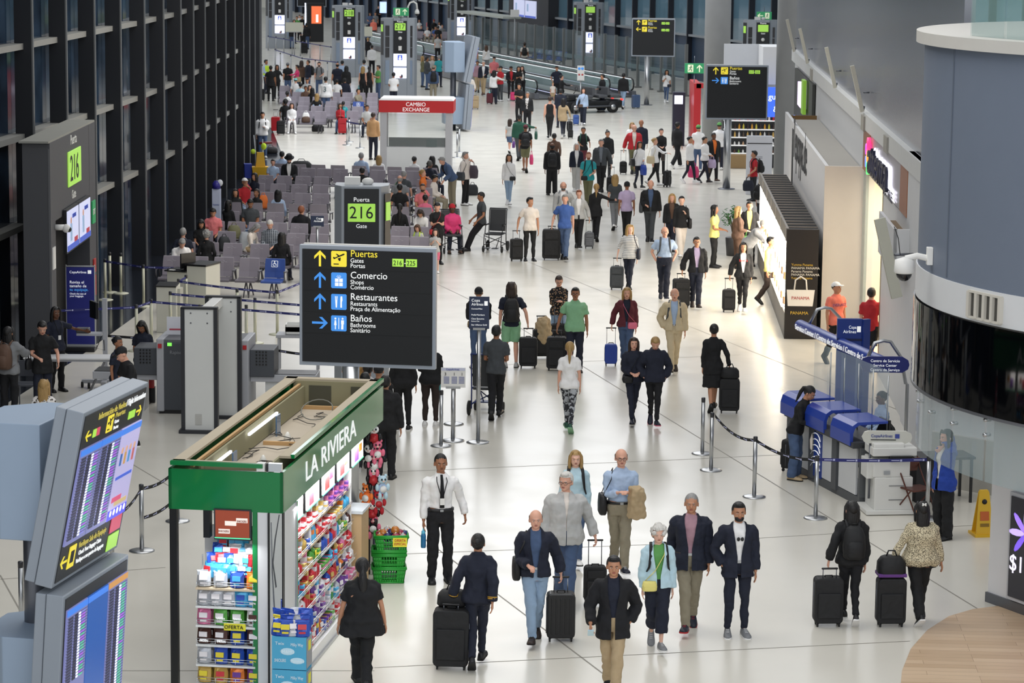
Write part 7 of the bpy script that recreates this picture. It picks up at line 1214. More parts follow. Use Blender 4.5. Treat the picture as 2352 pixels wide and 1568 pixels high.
# ---------- the crowd: u v height yaw top bottom hair skin pose arms shoes|who|more|bags|options ----------
CROWD = """
1010 1335 1.85 10 lpT:white p:ink zk c st SD ink|security guard|in white shirt with black tie and blue bottle||ex=tie_belt_lany
832 1284 1.64 188 tX:black p:black tk b w+ DD black|woman in black t-shirt|seen from behind, long dark ponytail, beside the kiosk shelves||w=1.5 fem=1 hd=1
1098 1229 1.70 176 J:navy n:navy uk b w- SB ink|airline pilot woman|in navy uniform with gold cuff stripes, hair in a bun|case L black .72|fem=1 hd=1 ex=stripes
1227 1474 1.74 2 j:navy:denim p:ldenim bg a w- SA dbrown|old man in navy jacket|and pale jeans walking with a roller case|case L black .6 hard,sb R black|ex=belt
1300 1087 1.86 4 cn:lgrey:cream p:denim sw a w+ SD beige:white|white haired man in grey cardigan|with glasses and blue jeans|case L black .5|w=1.3 hd=1 ex=glass turn=-25
1322 1037 1.68 3 l:sky p:denim mo e w+ DD white|blonde woman in pale blue sweater|walking behind the white haired man|bp - black|fem=1 hd=1
1427 1034 1.8 5 lpT:lblue p:khaki be a w+ PP navy:white|bald man in light blue shirt|and glasses carrying a tan coat|sb R black|hd=1 ex=glass_belt w=1.1
1410 1280 1.74 0 jX:ink:navy p:tan sk b w+ KG ink|young man in black jacket|and navy t-shirt nearest to the camera|phone R sky|hd=1
1507 1490 1.62 4 jN:sky:green wc:navy cw e w+ DD grey:white|woman with curly white hair|in pale blue shirt over green top and navy culottes|bp - black,cb R yellow|fem=1
1582 1448 1.84 -5 b:navy:mauve p:khaki zg b w- DB navy:red|grey haired man in navy blazer|over a dusty pink shirt with khaki trousers||ex=belt_brown w=1.08
1690 1459 1.8 4 b:navy:white n:navy sk b st DK grey:white|bearded man in navy blazer|with sunglasses hung on his white shirt||ex=beard_belt
1950 1432 1.66 184 J:black n:ink lk a w+ SD black:white|woman with black backpack|and long dark hair walking away at lower right|bp - black,case L black .62|fem=1
2110 1432 1.66 184 l:leopard p:black mk b w- SD black:white|woman in leopard print blouse|with butterfly hair clip, walking away|case L black .62|fem=1 w=1.5
2166 1236 1.7 -60 b:royal w:black lk a st MD black|woman in royal blue blazer|telephoning behind the hanging glass||fem=1
2028 905 1.62 -75 lp:lblue p:navy uk d si LL black|desk agent in light blue shirt|seated behind the service desk||fem=1 hd=1 nod=10
1824 1100 1.66 65 l:black w:denim pk b st AA tan|woman in black top and wide jeans|leaning at the service desk|tote R cream .3|fem=1 lean=18 nod=25
1636 945 1.68 178 lX:black d:black uk b w- DS black|cabin crew woman in black dress|pulling stacked black luggage|case R black .62|fem=1
1452 974 1.62 6 J:navy n:navy mb a w- AA navy|woman in navy rain jacket|with a black bag held in front|cb R black|fem=1
1501 978 1.68 2 J:navy n:ink so a w+ KK navy:pink|person in dark blue jacket|looking down with hands in pockets||nod=32
1546 856 1.75 -3 j:beige:lblue p:beige bw a w- DK dbrown|bald old man in beige jacket|and beige trousers|bp - dgrey|ex=belt_brown
1440 662 1.66 0 j:maroon:navy p:denim mo a w+ DS black|woman in maroon jacket|pulling a small blue case|case R royal .42 hard,cb L pink|fem=1 hd=1
1597 708 1.72 4 j:ink:lilac p:navy sk b w+ DS dbrown|man in black jacket and glasses|with lilac shirt|case R black .66|ex=glass
1704 718 1.68 0 jN:black:white n:black lk b w+ DS white:white|woman in white print t-shirt|and black track jacket|case R black .5|fem=1
1524 689 1.8 2 tpT:lblue p:navy bg a w+ KK navy:white|man in pale striped short sleeve shirt|with glasses and navy trousers|bp - dgrey|ex=glass w=1.1
1444 667 1.66 -6 lr:stripe n:navy mo e w+ DS black|blonde woman in striped top|looking to her left|case R dgrey .55,sb L navy|fem=1 turn=35
1563 592 1.7 4 l:black w:cream uk e w- HD white|woman in white trousers|and black jumper with tied back hair|sb L black|fem=1
1541 581 1.66 0 j:black:brown p:navy mo a w+ DD black|blonde person in black jacket|half hidden behind the woman in white trousers||fem=1
1492 557 1.8 0 j:black:denim p:dgrey bw a w+ DA black|balding man in black cardigan|over a blue grey shirt, dark trousers|sb R dgrey|w=1.25
1438 551 1.7 178 t:lilac p:black hink c w+ DD black|man in lilac shirt and dark cap|walking away||
1411 528 1.66 180 t:dgrey p:grey mo a w- DD white|woman in grey t-shirt and grey trousers|walking away||fem=1
1296 598 1.8 -2 tp:blue p:denim sg a w+ DS ink|man in blue polo shirt|and jeans pulling a large black case|case R black .8|
1294 419 1.8 0 j:lgrey:white p:grey be a w- SD black|bearded man in pale jacket with dark vest|behind the man in blue polo|bp - grey|hd=1 ex=glass_beard
1328 571 1.66 0 j:lgrey:white p:ink sr a w+ SD black|red haired woman in pale grey jacket|with a striped small case|case L striped .42|fem=1
1370 423 1.66 178 lX:black p:ink po a w+ DO black|woman in long black top|seen from behind, blonde ponytail||fem=1 hd=1
1216 600 1.76 8 t:cream n:black sk b st DS black:white|young man in cream t-shirt|looking to his left with black roller case|case R black .56|turn=30
1106 575 1.78 -75 t:dgrey p:ink zk c le GG ink|attendant in grey polo shirt|leaning back against an empty wheelchair||nod=12
1038 577 1.72 12 J:hot p:navy kred d siw LL brown|woman in pink jacket and red beanie|sitting in the wheelchair||fem=1 ex=glass w=1.2
1003 606 1.68 8 t:black n:black uk a st PP ink|woman in black t-shirt with red strap|looking at her phone|cb R red|fem=1 nod=20
1000 527 1.15 0 t:lgrey s:pink lb e st HH white|small girl in grey top|in front of the woman with the red strap||fem=1 hd=1
960 516 1.2 -20 t:lgrey s:pink lm a st DD white|little girl with long brown hair|and a bright yellow backpack|bp - hiviz|fem=1 hd=1 nod=25
998 432 1.75 5 tp:salmon p:navy zb b si ML white|man in salmon polo shirt|seated and talking on the phone||hd=1 ex=beard
975 468 1.65 -10 l:white p:navy mb b si LL white|person in white hoodie|bent forward on the right hand seats||hd=1 nod=40 lean=25 fem=1
1003 390 1.62 80 l:orange p:tan uo a si ML white|blonde woman in orange top|seated at the right end of the rows||fem=1 hd=1
996 404 1.62 75 l:cream p:khaki sk b si LL white|dark haired person in cream sweater|seated beside the woman in orange||hd=1 nod=20
926 396 1.7 165 t:dgrey p:navy zg a si DD black|grey haired man in charcoal t-shirt|seated leaning sideways||hd=1 lean=10
942 407 1.7 180 t:grey p:navy bg a si DD black|balding man in grey t-shirt|seated with his back to the camera||hd=1 w=1.2
901 429 1.7 180 t:black p:navy sk b si DD black|dark haired man in black top|right beside the 216 totem, seen from behind||hd=1
943 456 1.6 180 t:pink p:navy uk b si DD black|woman in pale pink with hair bun|seated with back to camera||fem=1 hd=1
929 469 1.66 180 l:black p:navy tk b si DD black|woman with very long black hair|seated right of the 216 totem||fem=1 hd=1
940 361 1.6 160 t:white p:navy uk b si DD black|woman in white top with high curly bun|in the last seat row||fem=1 hd=1
980 368 1.7 180 t:navy p:navy se a si DD black|grey haired man in navy|in the last seat row right of the curly bun||hd=1
1021 366 1.66 180 l:black p:navy lk b si DD black|long haired woman in black|at the right end of the last seat row||fem=1 hd=1
1008 377 1.7 120 l:navy p:navy bk d si LL black|bald man in navy jacket|seated before the long haired woman||hd=1
815 353 1.75 175 l:lblue p:navy sg a si DD black|grey haired man in pale blue shirt|in the last seat row, seen from behind||hd=1
855 357 1.6 180 l:white p:navy mo a si DD black|fair haired woman in white|in the last seat row beside the booth||fem=1 hd=1
832 388 1.7 180 J:black p:navy sk a si DD black|dark haired man in black jacket|seated two rows behind the 216 totem||hd=1
1040 350 1.75 -60 j:denim:navy p:khaki sg a st GA black|grey haired man bending in blue waistcoat|beside the last seat row||lean=35 nod=20 hd=1
1068 471 1.74 60 J:cream p:ink sg a st MD white|grey haired man in cream jacket|standing at the end of the seats|sb R dgrey,tote L dots .42|
1168 472 1.66 0 l:white n:ldenim lb b w+ DD white|woman in white jacket and pale jeans|with small black crossbody bag|cb L black|fem=1
1267 448 1.76 182 J:black w:black bk d st DD black|person in long black jacket|with backpack, walking away in the middle|bp - black|w=1.1
1273 307 1.68 176 l:brown p:ink sk c w+ DB black|person in brown top|just beyond the person in long black jacket||hd=1
1323 441 1.66 3 j:navy:white w:lgrey mw a w+ DD white|white haired woman in navy cardigan|and pale trousers||fem=1
1352 350 1.78 0 t:teal p:olive zr a w+ AD black|bearded man in turquoise t-shirt|with a crossbody strap|bp - black,cb R ink|ex=beard hd=1 w=1.1
1379 443 1.82 -3 j:dgrey:plaid p:black sg a w- SD black|tall man in dark coat over plaid shirt|pulling a small black case|case L black .5|
1340 293 1.66 0 t:black p:maroon uk c w+ GA black|woman in black t-shirt|with green straps and a belt bag|bp - dgreen|fem=1 hd=1
1394 408 1.68 10 J:black p:black uk b w+ DD black|woman in black hoodie|with high bun walking alone||fem=1 ex=top
1206 396 1.74 182 t:black s:olive hmaroon c w+ DD brown|man in olive shorts and maroon cap|walking away with a black backpack|bp - black,tote R hot .35|
1170 352 1.35 170 t:lgrey s:denim lb a w+ DD white|girl in denim shorts|walking beside the man in shorts|tote R purple .25|fem=1
1193 264 1.75 182 l:dgreen p:dgrey sk c w- DO black|man in dark green sweatshirt|seen from behind|tote R dgreen .3|hd=1 w=1.2
1212 211 1.7 -10 j:black:fleur p:ink sg b st DD black|woman in black coat with patterned scarf|beyond the man in dark green||fem=1 hd=1 w=1.15
1262 321 1.8 180 v:black n:black zb a w+ DD black:white|man in black tank top|walking away||
1293 318 1.68 178 lX:tan n:navy lk b w- DS grey:white|woman in beige cardigan|with long dark hair walking away|case R black .35|fem=1
1288 204 1.72 182 J:navy p:navy sk b st DD black|person in dark navy suit|just beyond the woman in beige||hd=1
1339 288 1.66 2 l:lblue w:navy mb a w+ DS white|woman in pale blue shirt and dark trousers|with brown belt bag|case R blue .42,cb R brown|fem=1
1530 237 1.66 3 t:white n:denim lk b w+ DH white|woman in white blouse and jeans|standing alone near the glass partition|cb L navy|fem=1
1383 256 1.8 -70 J:black p:denim sk b st AD white|man in black leather jacket and jeans|standing at the electric cart||
1431 250 1.72 160 J:black p:ldenim sk b w+ DD white|person in black leather jacket|walking behind the cart's tail lights||
1279 151 1.75 5 t:navy p:ink hk b st KK black|man in navy t-shirt and cap|at the end of the moving walkway||hd=1
1290 172 1.66 80 l:black p:ink uk a st RD black|woman in black|reaching out beside the moving walkway||hd=1 fem=1
1270 190 1.0 0 t:cream s:tan so a st DD white|toddler in cream shirt|next to the moving walkway end||hd=1
1205 97 1.76 180 t:cream p:ink sb c st DD black|man in cream t-shirt|with big black backpack on the walkway|bp - black|hd=1
1117 104 1.66 180 l:white p:grey lm a st DD black|woman in white with brown hair|riding the walkway, seen from behind|cb L gold|hd=1 fem=1
1091 104 1.66 180 v:tan p:ldenim uk b st DD black|woman in tan vest top|riding the walkway by the edge-on display||hd=1 fem=1
1135 130 1.75 0 t:salmon p:navy hk a st DD black|man in faded red t-shirt and cap|before the moving walkway||hd=1 w=1.15
1110 219 1.76 0 j:navy:white p:tan sw a w+ AD brown|man in dark blazer and tan trousers|before the walkway||
1096 213 1.66 -5 l:mauve p:tan ub c w- DD black|woman in mauve top|beside the man in dark blazer||fem=1
1077 250 1.74 5 lp:cream p:ink sb a st GG black|man in pink white shirt|pushing a tower of boxes|case L tan .6|hd=0
1134 239 1.68 178 l:white w:navy mk b st DO black|woman in white blouse and navy skirt trousers|with maroon case|case L maroon .5,tote L aqua .25|fem=1
1149 233 1.78 -50 t:red p:dgrey hk b st AD white|man in red t-shirt and black cap|among the group by the walkway||
1173 231 1.74 10 j:ink:red n:black hk c st AA white|man in dark jacket with green straps|beside a pink case|case L hot .4|
1190 228 1.68 15 t:black s:black lk b st PP black|woman in short black outfit|holding her phone||fem=1
1199 226 1.66 -20 l:ink p:black lb a st MA black|woman with sunglasses in black|next to the woman in short black outfit|tote L cream .3|fem=1
1193 192 1.74 -30 t:black p:black sk b st PP black|man in black t-shirt on his phone|in front of the woman in short black outfit||hd=1
1455 401 1.8 0 j:red:cream p:olive bg a w+ DS black|man in bright red jacket|with glasses pulling a black case|case R black .42|ex=glass w=1.15
1473 276 1.8 0 l:navy p:navy bg c w+ DD black|tall man in dark navy shirt|behind the man in red jacket||hd=1
1452 282 1.62 0 j:white:white p:grey mo a w+ DD black|fair woman mostly hidden|behind the man in red jacket||hd=1 fem=1
1467 433 1.62 20 l:white n:navy mb b w+ AD black|woman in white top with big black bag|and blue shopping bag|sb R black,tote L royal .35|fem=1
1502 428 1.68 60 l:white n:black uo a w- RD white|blonde woman in white and black|with black case and cream bag|case L black .52,sb R beige|fem=1
1519 295 1.66 5 l:black p:black uk a st AA black|woman in black sweater|facing the blonde woman in white|tote L dbrown .35|fem=1 hd=1
1554 387 1.72 130 J:black w:ink sk c w+ DD white:white|boy in black printed hoodie|and white sneakers walking away||
1583 422 1.66 55 l:white n:navy uk b w+ DD white:white|woman in white shirt and navy leggings|carrying a pink bag|tote L hot .4|fem=1
1617 421 1.64 50 l:white n:navy uk b w- AA black|woman in white blouse with child's jacket|in the trio by the food shop|tote L lilac .3|fem=1
1637 418 1.74 20 j:black:orange p:ink zk d w+ DD brown|man in black waistcoat|rightmost of the trio by the food shop|tote R brown .3|
1602 394 1.74 175 t:white p:denim hgreen b st DD white|shop worker in green cap and white t-shirt|by the red portal||
1650 390 1.78 178 t:white p:navy hgreen c st DK white|shop worker in green cap|at the food counter||w=1.1
1733 346 1.68 -80 t:red p:charcoal sk b st GD black|boy in red polo shirt|with black backpack beside the sign pole|bp - black,tote L navy .35|hd=1
1752 400 1.7 140 t:white p:charcoal horange a st DD black|person in white t-shirt|with black rucksack at the counter end|bp - black|hd=1
1638 614 1.7 75 t:yellow p:black lk c st AA black|woman in pale yellow t-shirt|and black trousers beside the display counter||fem=1
1692 616 1.68 100 l:brown p:brown mo a st AA black|woman in brown poncho|shopping at the display counter|tote L green .3|fem=1 w=1.2
1722 462 1.76 0 j:ink:yellow p:ink sk b st DD black|man with glasses in dark suit|and yellow shirt at the counter||hd=1 ex=glass
1716 640 1.76 60 l:grey p:dgrey sg a st AR black|person in grey sweater|leaning over the glowing counter||w=1.2 lean=45
1766 700 1.66 60 l:yellow p:dbrown sk b w+ RD black|shop assistant in yellow shirt|against the glowing counter||
1916 838 1.76 30 t:coral p:black hwhite b w+ DD black|man in coral t-shirt and white cap|walking by the shop entrance||turn=20
1996 852 1.74 165 t:red s:black sk a w+ AD royal:white|man in red polo and black shorts|at the shop entrance||
857 367 1.82 160 l:c49a6c p:navy zb b st DD black|man in camel sweater|standing by the exchange booth, seen from behind||
603 257 1.76 5 J:white p:denim sk b st PD lgrey|young man in white hoodie|checking his phone by the window wall|bp - black|hd=1
1173 843 1.8 182 t:navy s:mint lb a st DS lgrey|person with long brown hair|in mint shorts and navy t-shirt, seen from behind|bp - black,case R black .6|
1098 846 1.72 182 J:ink n:denim hink b st AA white|person in black cap and dark jacket|seen from behind the airline card stand|cb L tan|
1284 632 1.66 3 l:floral p:ldenim ub a st PP white|woman in floral shirt and glasses|texting beside a pile of luggage|case R black .58|fem=1 hd=1 ex=glass nod=18
1322 660 1.76 -4 tp:mint p:navy sk c st DS navy|man in mint green polo shirt|with glasses and black cases|case R black .66|hd=1 ex=glass w=1.2
1306 992 1.66 178 t:white n:camo po a w+ DD dgreen:mint|woman in white t-shirt and patterned leggings|walking away||fem=1
1138 962 1.76 172 t:dgrey p:ink sk c w- AA black|attendant in grey polo shirt|pushing a blue wheelchair||
925 987 1.66 178 l:black n:black pk b st DD black:white|woman in black top and leggings|queueing behind the kiosk||fem=1 w=1.25
988 978 1.66 172 l:black n:dbrown pk a st AA white:white|woman in brown leggings|with a turquoise bag behind the kiosk|tote R teal .3|fem=1 w=1.2
885 862 1.76 175 J:black p:black sk b st DD black|person in black puffer jacket|half hidden behind the kiosk end||hd=1 w=1.2
838 1082 1.7 175 J:black p:charcoal sk b st DD white:white|person in dark trousers and white sneakers|hidden behind the kiosk roof|case L navy .5|
797 834 1.72 178 l:white p:navy sg a st DD black|grey haired man|first of the four heads behind the kiosk roof||hd=1
823 834 1.66 178 l:tan p:navy mo a st DD black|fair long haired woman|second of the four heads behind the kiosk roof||hd=1 fem=1
845 832 1.7 178 l:white p:navy sk b st DD black|dark haired person in white|third of the four heads behind the kiosk roof||hd=1
870 836 1.7 178 l:black p:navy hk b st DD black|person in black cap|fourth of the four heads behind the kiosk roof||hd=1
18 750 1.72 165 J:grey p:ink mk b st DR black|person in grey hooded top|with brown backpack at the left edge|bp - brown,tote R ink .2|hd=1
96 735 1.74 15 tX:black p:navy sk a st GA black|traveller in black shirt|looking down at the white folding table||hd=1 nod=28
127 704 1.68 35 t:navy p:ink lk d st OD black|security agent with yellow headband|reaching for the scanner shelf||fem=1 hd=1 ex=lany
100 878 1.66 178 l:fleur p:ink lo a si DD black|woman with long fair hair|in flowered white blouse seated with her back to us||fem=1 hd=1
270 772 1.62 60 t:navy p:ink uk c st AD black|agent in navy polo with yellow trim|beside the man in black cap||fem=1 hd=1
303 790 1.82 -60 t:black p:charcoal hblack a st AG black:white|man in black cap and black t-shirt|bending over behind the flight display||nod=30 lean=12 hd=1
328 733 1.62 -10 t:navy p:ink lk c st AA black|agent writing on the scanner table|with long black hair and watch||fem=1 hd=1 nod=35
414 541 1.72 15 t:white p:navy sg a si LL black|man in white t-shirt|reading behind the gate counter||hd=1 nod=35 lean=25
433 528 1.7 178 t:navy p:navy sg a si DD black|grey haired man in navy|seen from behind beside the man in white t-shirt||hd=1
451 512 1.62 10 t:black p:navy lk b si LL black|woman in black v-neck top|looking down at the left end of the seats||hd=1 fem=1 nod=30
497 480 1.74 3 tp:salmon p:navy sk b si LL black|man in salmon pink polo|seated at the left end with a phone||hd=1 nod=30
492 536 1.6 178 l:black p:navy cg a si DD black|woman with curly grey hair|seated with her back to the camera||hd=1 fem=1
566 515 1.6 70 l:cream p:tan mg a si LL black|grey haired woman in cream sweater|bent sideways over her lap||hd=1 fem=1 nod=40 lean=22
624 515 1.72 -5 l:plaid p:navy zw a si LL black|old man in dark plaid shirt|looking down at his phone||hd=1 nod=35
641 535 1.62 175 l:ink p:navy mk d si DD black|woman with black hair and striped sleeves|next to the man in plaid||hd=1 fem=1
692 477 1.76 165 J:ink p:navy sr a si DD black|red haired man in black and yellow jacket|left of the 216 totem||hd=1
564 456 1.74 3 tp:dgrey p:denim sk c si LL black|man in grey polo looking at his phone|between two women in black||hd=1 nod=30 w=1.15
601 440 1.66 -30 tp:black p:black pb c si LL black|woman in black uniform polo|with name badge||hd=1 fem=1 ex=lany
552 438 1.62 10 l:black p:black lk b si LL black|woman in black headscarf|left of the man in grey polo||hd=1 fem=1
527 458 1.6 150 l:black p:black mk b si LL black|dark haired woman in black|leftmost of the group under the red t-shirt||hd=1 fem=1
564 410 1.8 25 t:red p:lblue hwhite b si ML white|man in red t-shirt and white cap|resting chin on hand||hd=1
577 401 1.62 -40 t:navy p:navy lk b si LL black|long haired woman|leaning beside the man in white cap||hd=1 fem=1
642 438 1.64 180 l:lblue p:navy lk b si DD black|woman with long dark hair in pale blue|seen from behind, left block||hd=1 fem=1
672 359 1.78 0 j:ink:white p:ink fk a si LL black|man in black hat and suit|reading in the ninth seat row||hd=1 nod=25 ex=beard
632 364 1.5 0 t:lblue p:navy sk a si LL black|boy in patterned blue shirt|left of the man in black hat||hd=1
650 353 1.7 180 t:lblue p:navy sk a si DD black|man with black skullcap|in the last row behind the man in hat||hd=1
676 237 1.62 5 l:white p:white mb a si LL white|curly haired woman in white|curled up on the far front bench||hd=1 fem=1
656 231 1.7 178 t:black p:navy ck d si DD black|person with black afro hair|beside the curly woman in white||hd=1
782 240 1.62 0 l:red p:denim mb b si PP black|woman in red jacket|with red suitcase on the far bench||hd=1 fem=1
843 244 1.72 0 t:lgrey p:navy sk c si LL black|man in grey polo shirt|on the far front bench near the booth||hd=1
735 217 1.64 178 t:black p:navy mo a si DD black|fair woman in black top|second row of the far benches||hd=1 fem=1
718 224 1.4 178 t:lblue p:navy so a si DD black|blond boy in pale shirt|second row of the far benches||hd=1
838 206 1.74 50 l:khaki p:navy zb b si LR black|man in olive shirt stretching an arm|in the far waiting area||hd=1
660 212 1.62 150 t:white p:navy uk d si DD black|woman in white with black bun|left end of the far benches||hd=1 fem=1
803 236 1.4 170 t:teal p:navy sk c si DD black|child in teal top|between the red jacket and the grey polo||hd=1
678 184 1.7 170 t:white p:navy haqua a si DD black|man in white t-shirt and aqua cap|back of the far waiting area||hd=1
690 193 1.66 176 t:sky p:navy sk b si DD black|dark haired man in white and blue tee|back of the far waiting area||hd=1
711 183 1.66 10 J:lgrey p:navy sk b si LL black|person in grey hoodie|back of the far waiting area||hd=1
717 204 1.6 178 t:black p:navy lk b si DD black|woman with long black hair|far waiting area beside the white jersey||hd=1 fem=1
725 196 1.6 30 t:tan p:navy lm a si DD black|woman with long brown hair|far waiting area left of the white jersey||hd=1 fem=1
702 200 1.62 10 t:brown p:navy sb c si LL black|person in brown top|far waiting area middle||hd=1
748 176 1.86 178 l:white p:denim sk c st DD white|man in white sports jersey with number 3|standing among the far benches||hd=1 w=1.3
774 184 1.62 178 t:white p:navy sk b si DD black|child in white right of the jersey|far waiting area||hd=1
792 182 1.7 178 J:navy p:navy sk b si DD black|person in dark jacket by the blue seats|far waiting area||hd=1
611 215 1.76 60 lp:lblue p:navy sk c st AA black|ground staff in bright safety vest|in the far queue by the window wall||ex=vest
622 232 1.76 178 tX:black p:black sk c st GD black|man in black t-shirt, first in the far queue|beside the safety vest||w=1.15
636 226 1.7 20 l:black p:black lk c st RD black|woman in black holding a paper|far queue||fem=1
661 222 1.74 178 t:black p:denim hgrey b st DD black|man in black t-shirt and grey cap|far queue, seen from behind||w=1.1
683 222 1.62 -80 l:hot p:denim sk b st RA black|woman in hot pink sweater|reaching out in the far queue|sb L tan|fem=1
692 214 1.7 165 l:brown p:ink lb a st DD black|woman with very long brown hair|far queue||fem=1
708 216 1.76 -60 J:navy p:denim zb b st DD black|man in navy jacket|with black rucksack in the far queue|bp - black|
733 222 1.78 3 t:grey p:denim sk a st AD black|bearded man in grey t-shirt|facing the camera in the far queue|bp - black|ex=beard
775 226 1.8 178 t:navy p:ink bk b st DD black|large man in dark t-shirt|far queue middle||w=1.35
786 214 1.7 160 l:lblue p:ink sk b st DD black|man in light shirt behind the large man|far queue||
795 230 1.72 175 J:black p:black mk b st DD black|person in black jacket with long hair|far queue, right of the large man||fem=1
833 230 1.7 170 v:black p:black mo a st DD black|blonde woman in sleeveless black dress|far queue|tote L teal .3|fem=1
848 230 1.7 180 v:black p:black tk b st DD black|woman with very long black hair in black dress|far queue||fem=1
836 215 1.76 200 lp:lblue p:ink sk b st DD black|man in pale shirt|behind the blonde woman in the far queue|bp - white|
869 228 1.72 -60 t:green p:denim sb b st PP black|man in green t-shirt|left of totem 217||
854 172 1.74 180 lp:white p:ink zk c st DD black|man in white shirt and dark trousers|between totems 218 and 217||
904 166 1.76 178 t:white p:navy sk c st AA black|worker in white polo|at the counter of totem 217||hd=1 w=1.15
995 232 1.78 185 l:denim p:khaki hkhaki a st DD black|man in blue denim shirt and olive cap|right of totem 217|bp - black|w=1.15
970 200 1.68 100 l:olive p:denim mo a st AA black|person in olive jacket|right of totem 217||fem=1
980 206 1.76 90 J:dgrey p:denim sk c st AA black|man in dark green hooded jacket|right of totem 217||w=1.15
993 198 1.66 -10 l:lgrey p:navy lo a st AA black|fair haired woman looking down|right of totem 217||fem=1
1008 200 1.72 175 t:teal p:navy sg a st DD black|man in turquoise shirt|right of totem 217||
1005 140 1.7 178 t:lgrey p:ink ub a st DD black|woman in grey t-shirt|on the far walkway right of totem 217||fem=1
1006 118 1.74 178 t:black p:purple sk b st DD black|man in black t-shirt|standing before the far right bench||w=1.1
978 64 1.6 0 t:white p:khaki sg a si LL black|person in white top|on the far bench right of totem 217||hd=1
991 62 1.7 0 t:blue p:khaki sk b si LL black|person in blue t-shirt|on the far bench right of totem 217||hd=1
696 116 1.78 -20 j:ink:white p:ink zb a st AA white|man in dark suit with lanyard|talking under the farthest sign||
704 113 1.8 178 J:black p:denim sk b st DD black|man in black jacket|beside the man in dark suit||w=1.15
671 112 1.7 150 J:ink p:denim mb b st DD black|long haired person in dark coat|left of the man in dark suit||fem=1
682 92 1.74 0 l:green p:black sk b st DD black|person in green jacket|in the far crowd||
694 90 1.72 20 J:black p:black sk b st DD black|person in black coat|in the far crowd behind the man in suit||
850 80 1.72 0 t:denim p:navy hk b st AA black|man in blue shirt and cap|between totems 218 and 217, far||
862 78 1.68 0 t:grey p:navy sk b st DD black|man in grey shirt|between totems 218 and 217, far||
845 88 1.62 178 t:black p:navy so a si DD black|fair child in dark top|between totems 218 and 217||hd=1
869 62 1.74 30 J:ink p:ink sb a st AA black|man in dark jacket|before the lit window boards, left||
963 46 1.6 0 t:white p:khaki lb a si LL black|woman in white top|far bench right of totem 217, leftmost||hd=1 fem=1
972 40 1.6 10 l:brown p:khaki sk b si LL black|person in brown|far bench right of totem 217, second||hd=1
985 44 1.6 0 l:salmon p:khaki lk b si LL black|woman in salmon top|far bench right of totem 217, third||hd=1 fem=1
997 46 1.7 0 l:black p:khaki hred b si LL black|person in bright red cap|far bench right of totem 217||hd=1
1003 62 1.6 20 l:dbrown p:khaki lb b si LL black|woman in dark brown|far bench right of totem 217||hd=1 fem=1
1009 52 1.6 -10 l:white p:khaki lk b si LL black|dark haired woman in white|far bench right of totem 217||hd=1 fem=1
1016 58 1.7 0 l:grey p:khaki sk a si LL black|man in grey top|far bench right of totem 217||hd=1
954 58 1.6 0 l:mauve p:khaki lm a si LL black|woman in mauve|far bench right of totem 217||hd=1 fem=1
968 60 1.7 0 t:navy p:khaki sb a si LL black|man in navy t-shirt|far bench right of totem 217||hd=1
858 42 1.7 0 l:coral p:navy sb a st DD black|person in coral top|far crowd left of totem 217||hd=1
843 58 1.7 180 l:denim p:navy sk a st DD black|person with white backpack|far crowd right of totem 218|bp - white|hd=1
675 45 1.7 30 l:black p:navy lb a st DD black|woman in black|far crowd under the farthest sign||hd=1 fem=1
688 34 1.7 0 l:white p:navy sk a st DD black|person in white|far crowd under the farthest sign||hd=1
881 60 1.72 -30 j:ink:white p:ink sk b st AA black|man in dark suit|before the lit window boards, right||
"""
def bagtop(x, y, z, rz, sz, c, label, stripe=None):
    t = thing('travel_bag', label, 'bag', (x, y, z), rz); g = G(); w, d, h = sz; rs = []
    for q, zz in ((.9, 0), (1.04, h * .15), (1.0, h * .7), (.75, h * .95), (.6, h)): rs.append([V((a * w / 2 * q, b_ * d / 2 * q, zz)) for a, b_ in ((-1, -.6), (-.7, -1), (.7, -1), (1, -.6), (1, .6), (.7, 1), (-.7, 1), (-1, .6))])
    g.loft(rs, cl(c, r=.7)); g.obj('bag_body', t); g = G(); g.tube([(-w * .2, 0, h * .97), (-w * .12, 0, h + .07), (w * .12, 0, h + .07), (w * .2, 0, h * .97)], .011, cl(c, r=.7), 6); g.obj('handle', t)
    if stripe: g = G(); g.box((0, 0, h * .12), (w * 1.06, d * 1.06, h * .16), cl(stripe, r=.6)); g.obj('colour_band', t, bev=.008)
    return t
PEOPLE = {}
for ln in CROWD.strip().split('\n'):
    a, who, rest, bags, opt = ln.split('|'); f = a.split(); kw = {}
    for o in opt.split():
        k, v = o.split('='); kw[k] = v if k == 'ex' else float(v)
    kw['hd'] = int(kw.get('hd', 0)); kw['fem'] = int(kw.get('fem', 0))
    PEOPLE[who] = P(float(f[0]), float(f[1]), float(f[2]), float(f[3]), who, rest, f[4], f[5], f[6], f[7], f[8], f[9], f[10], bags, **kw)
def hand(who, i): r, WM, S, T, hs = PEOPLE[who]; return WM @ (S @ hs[i][1])
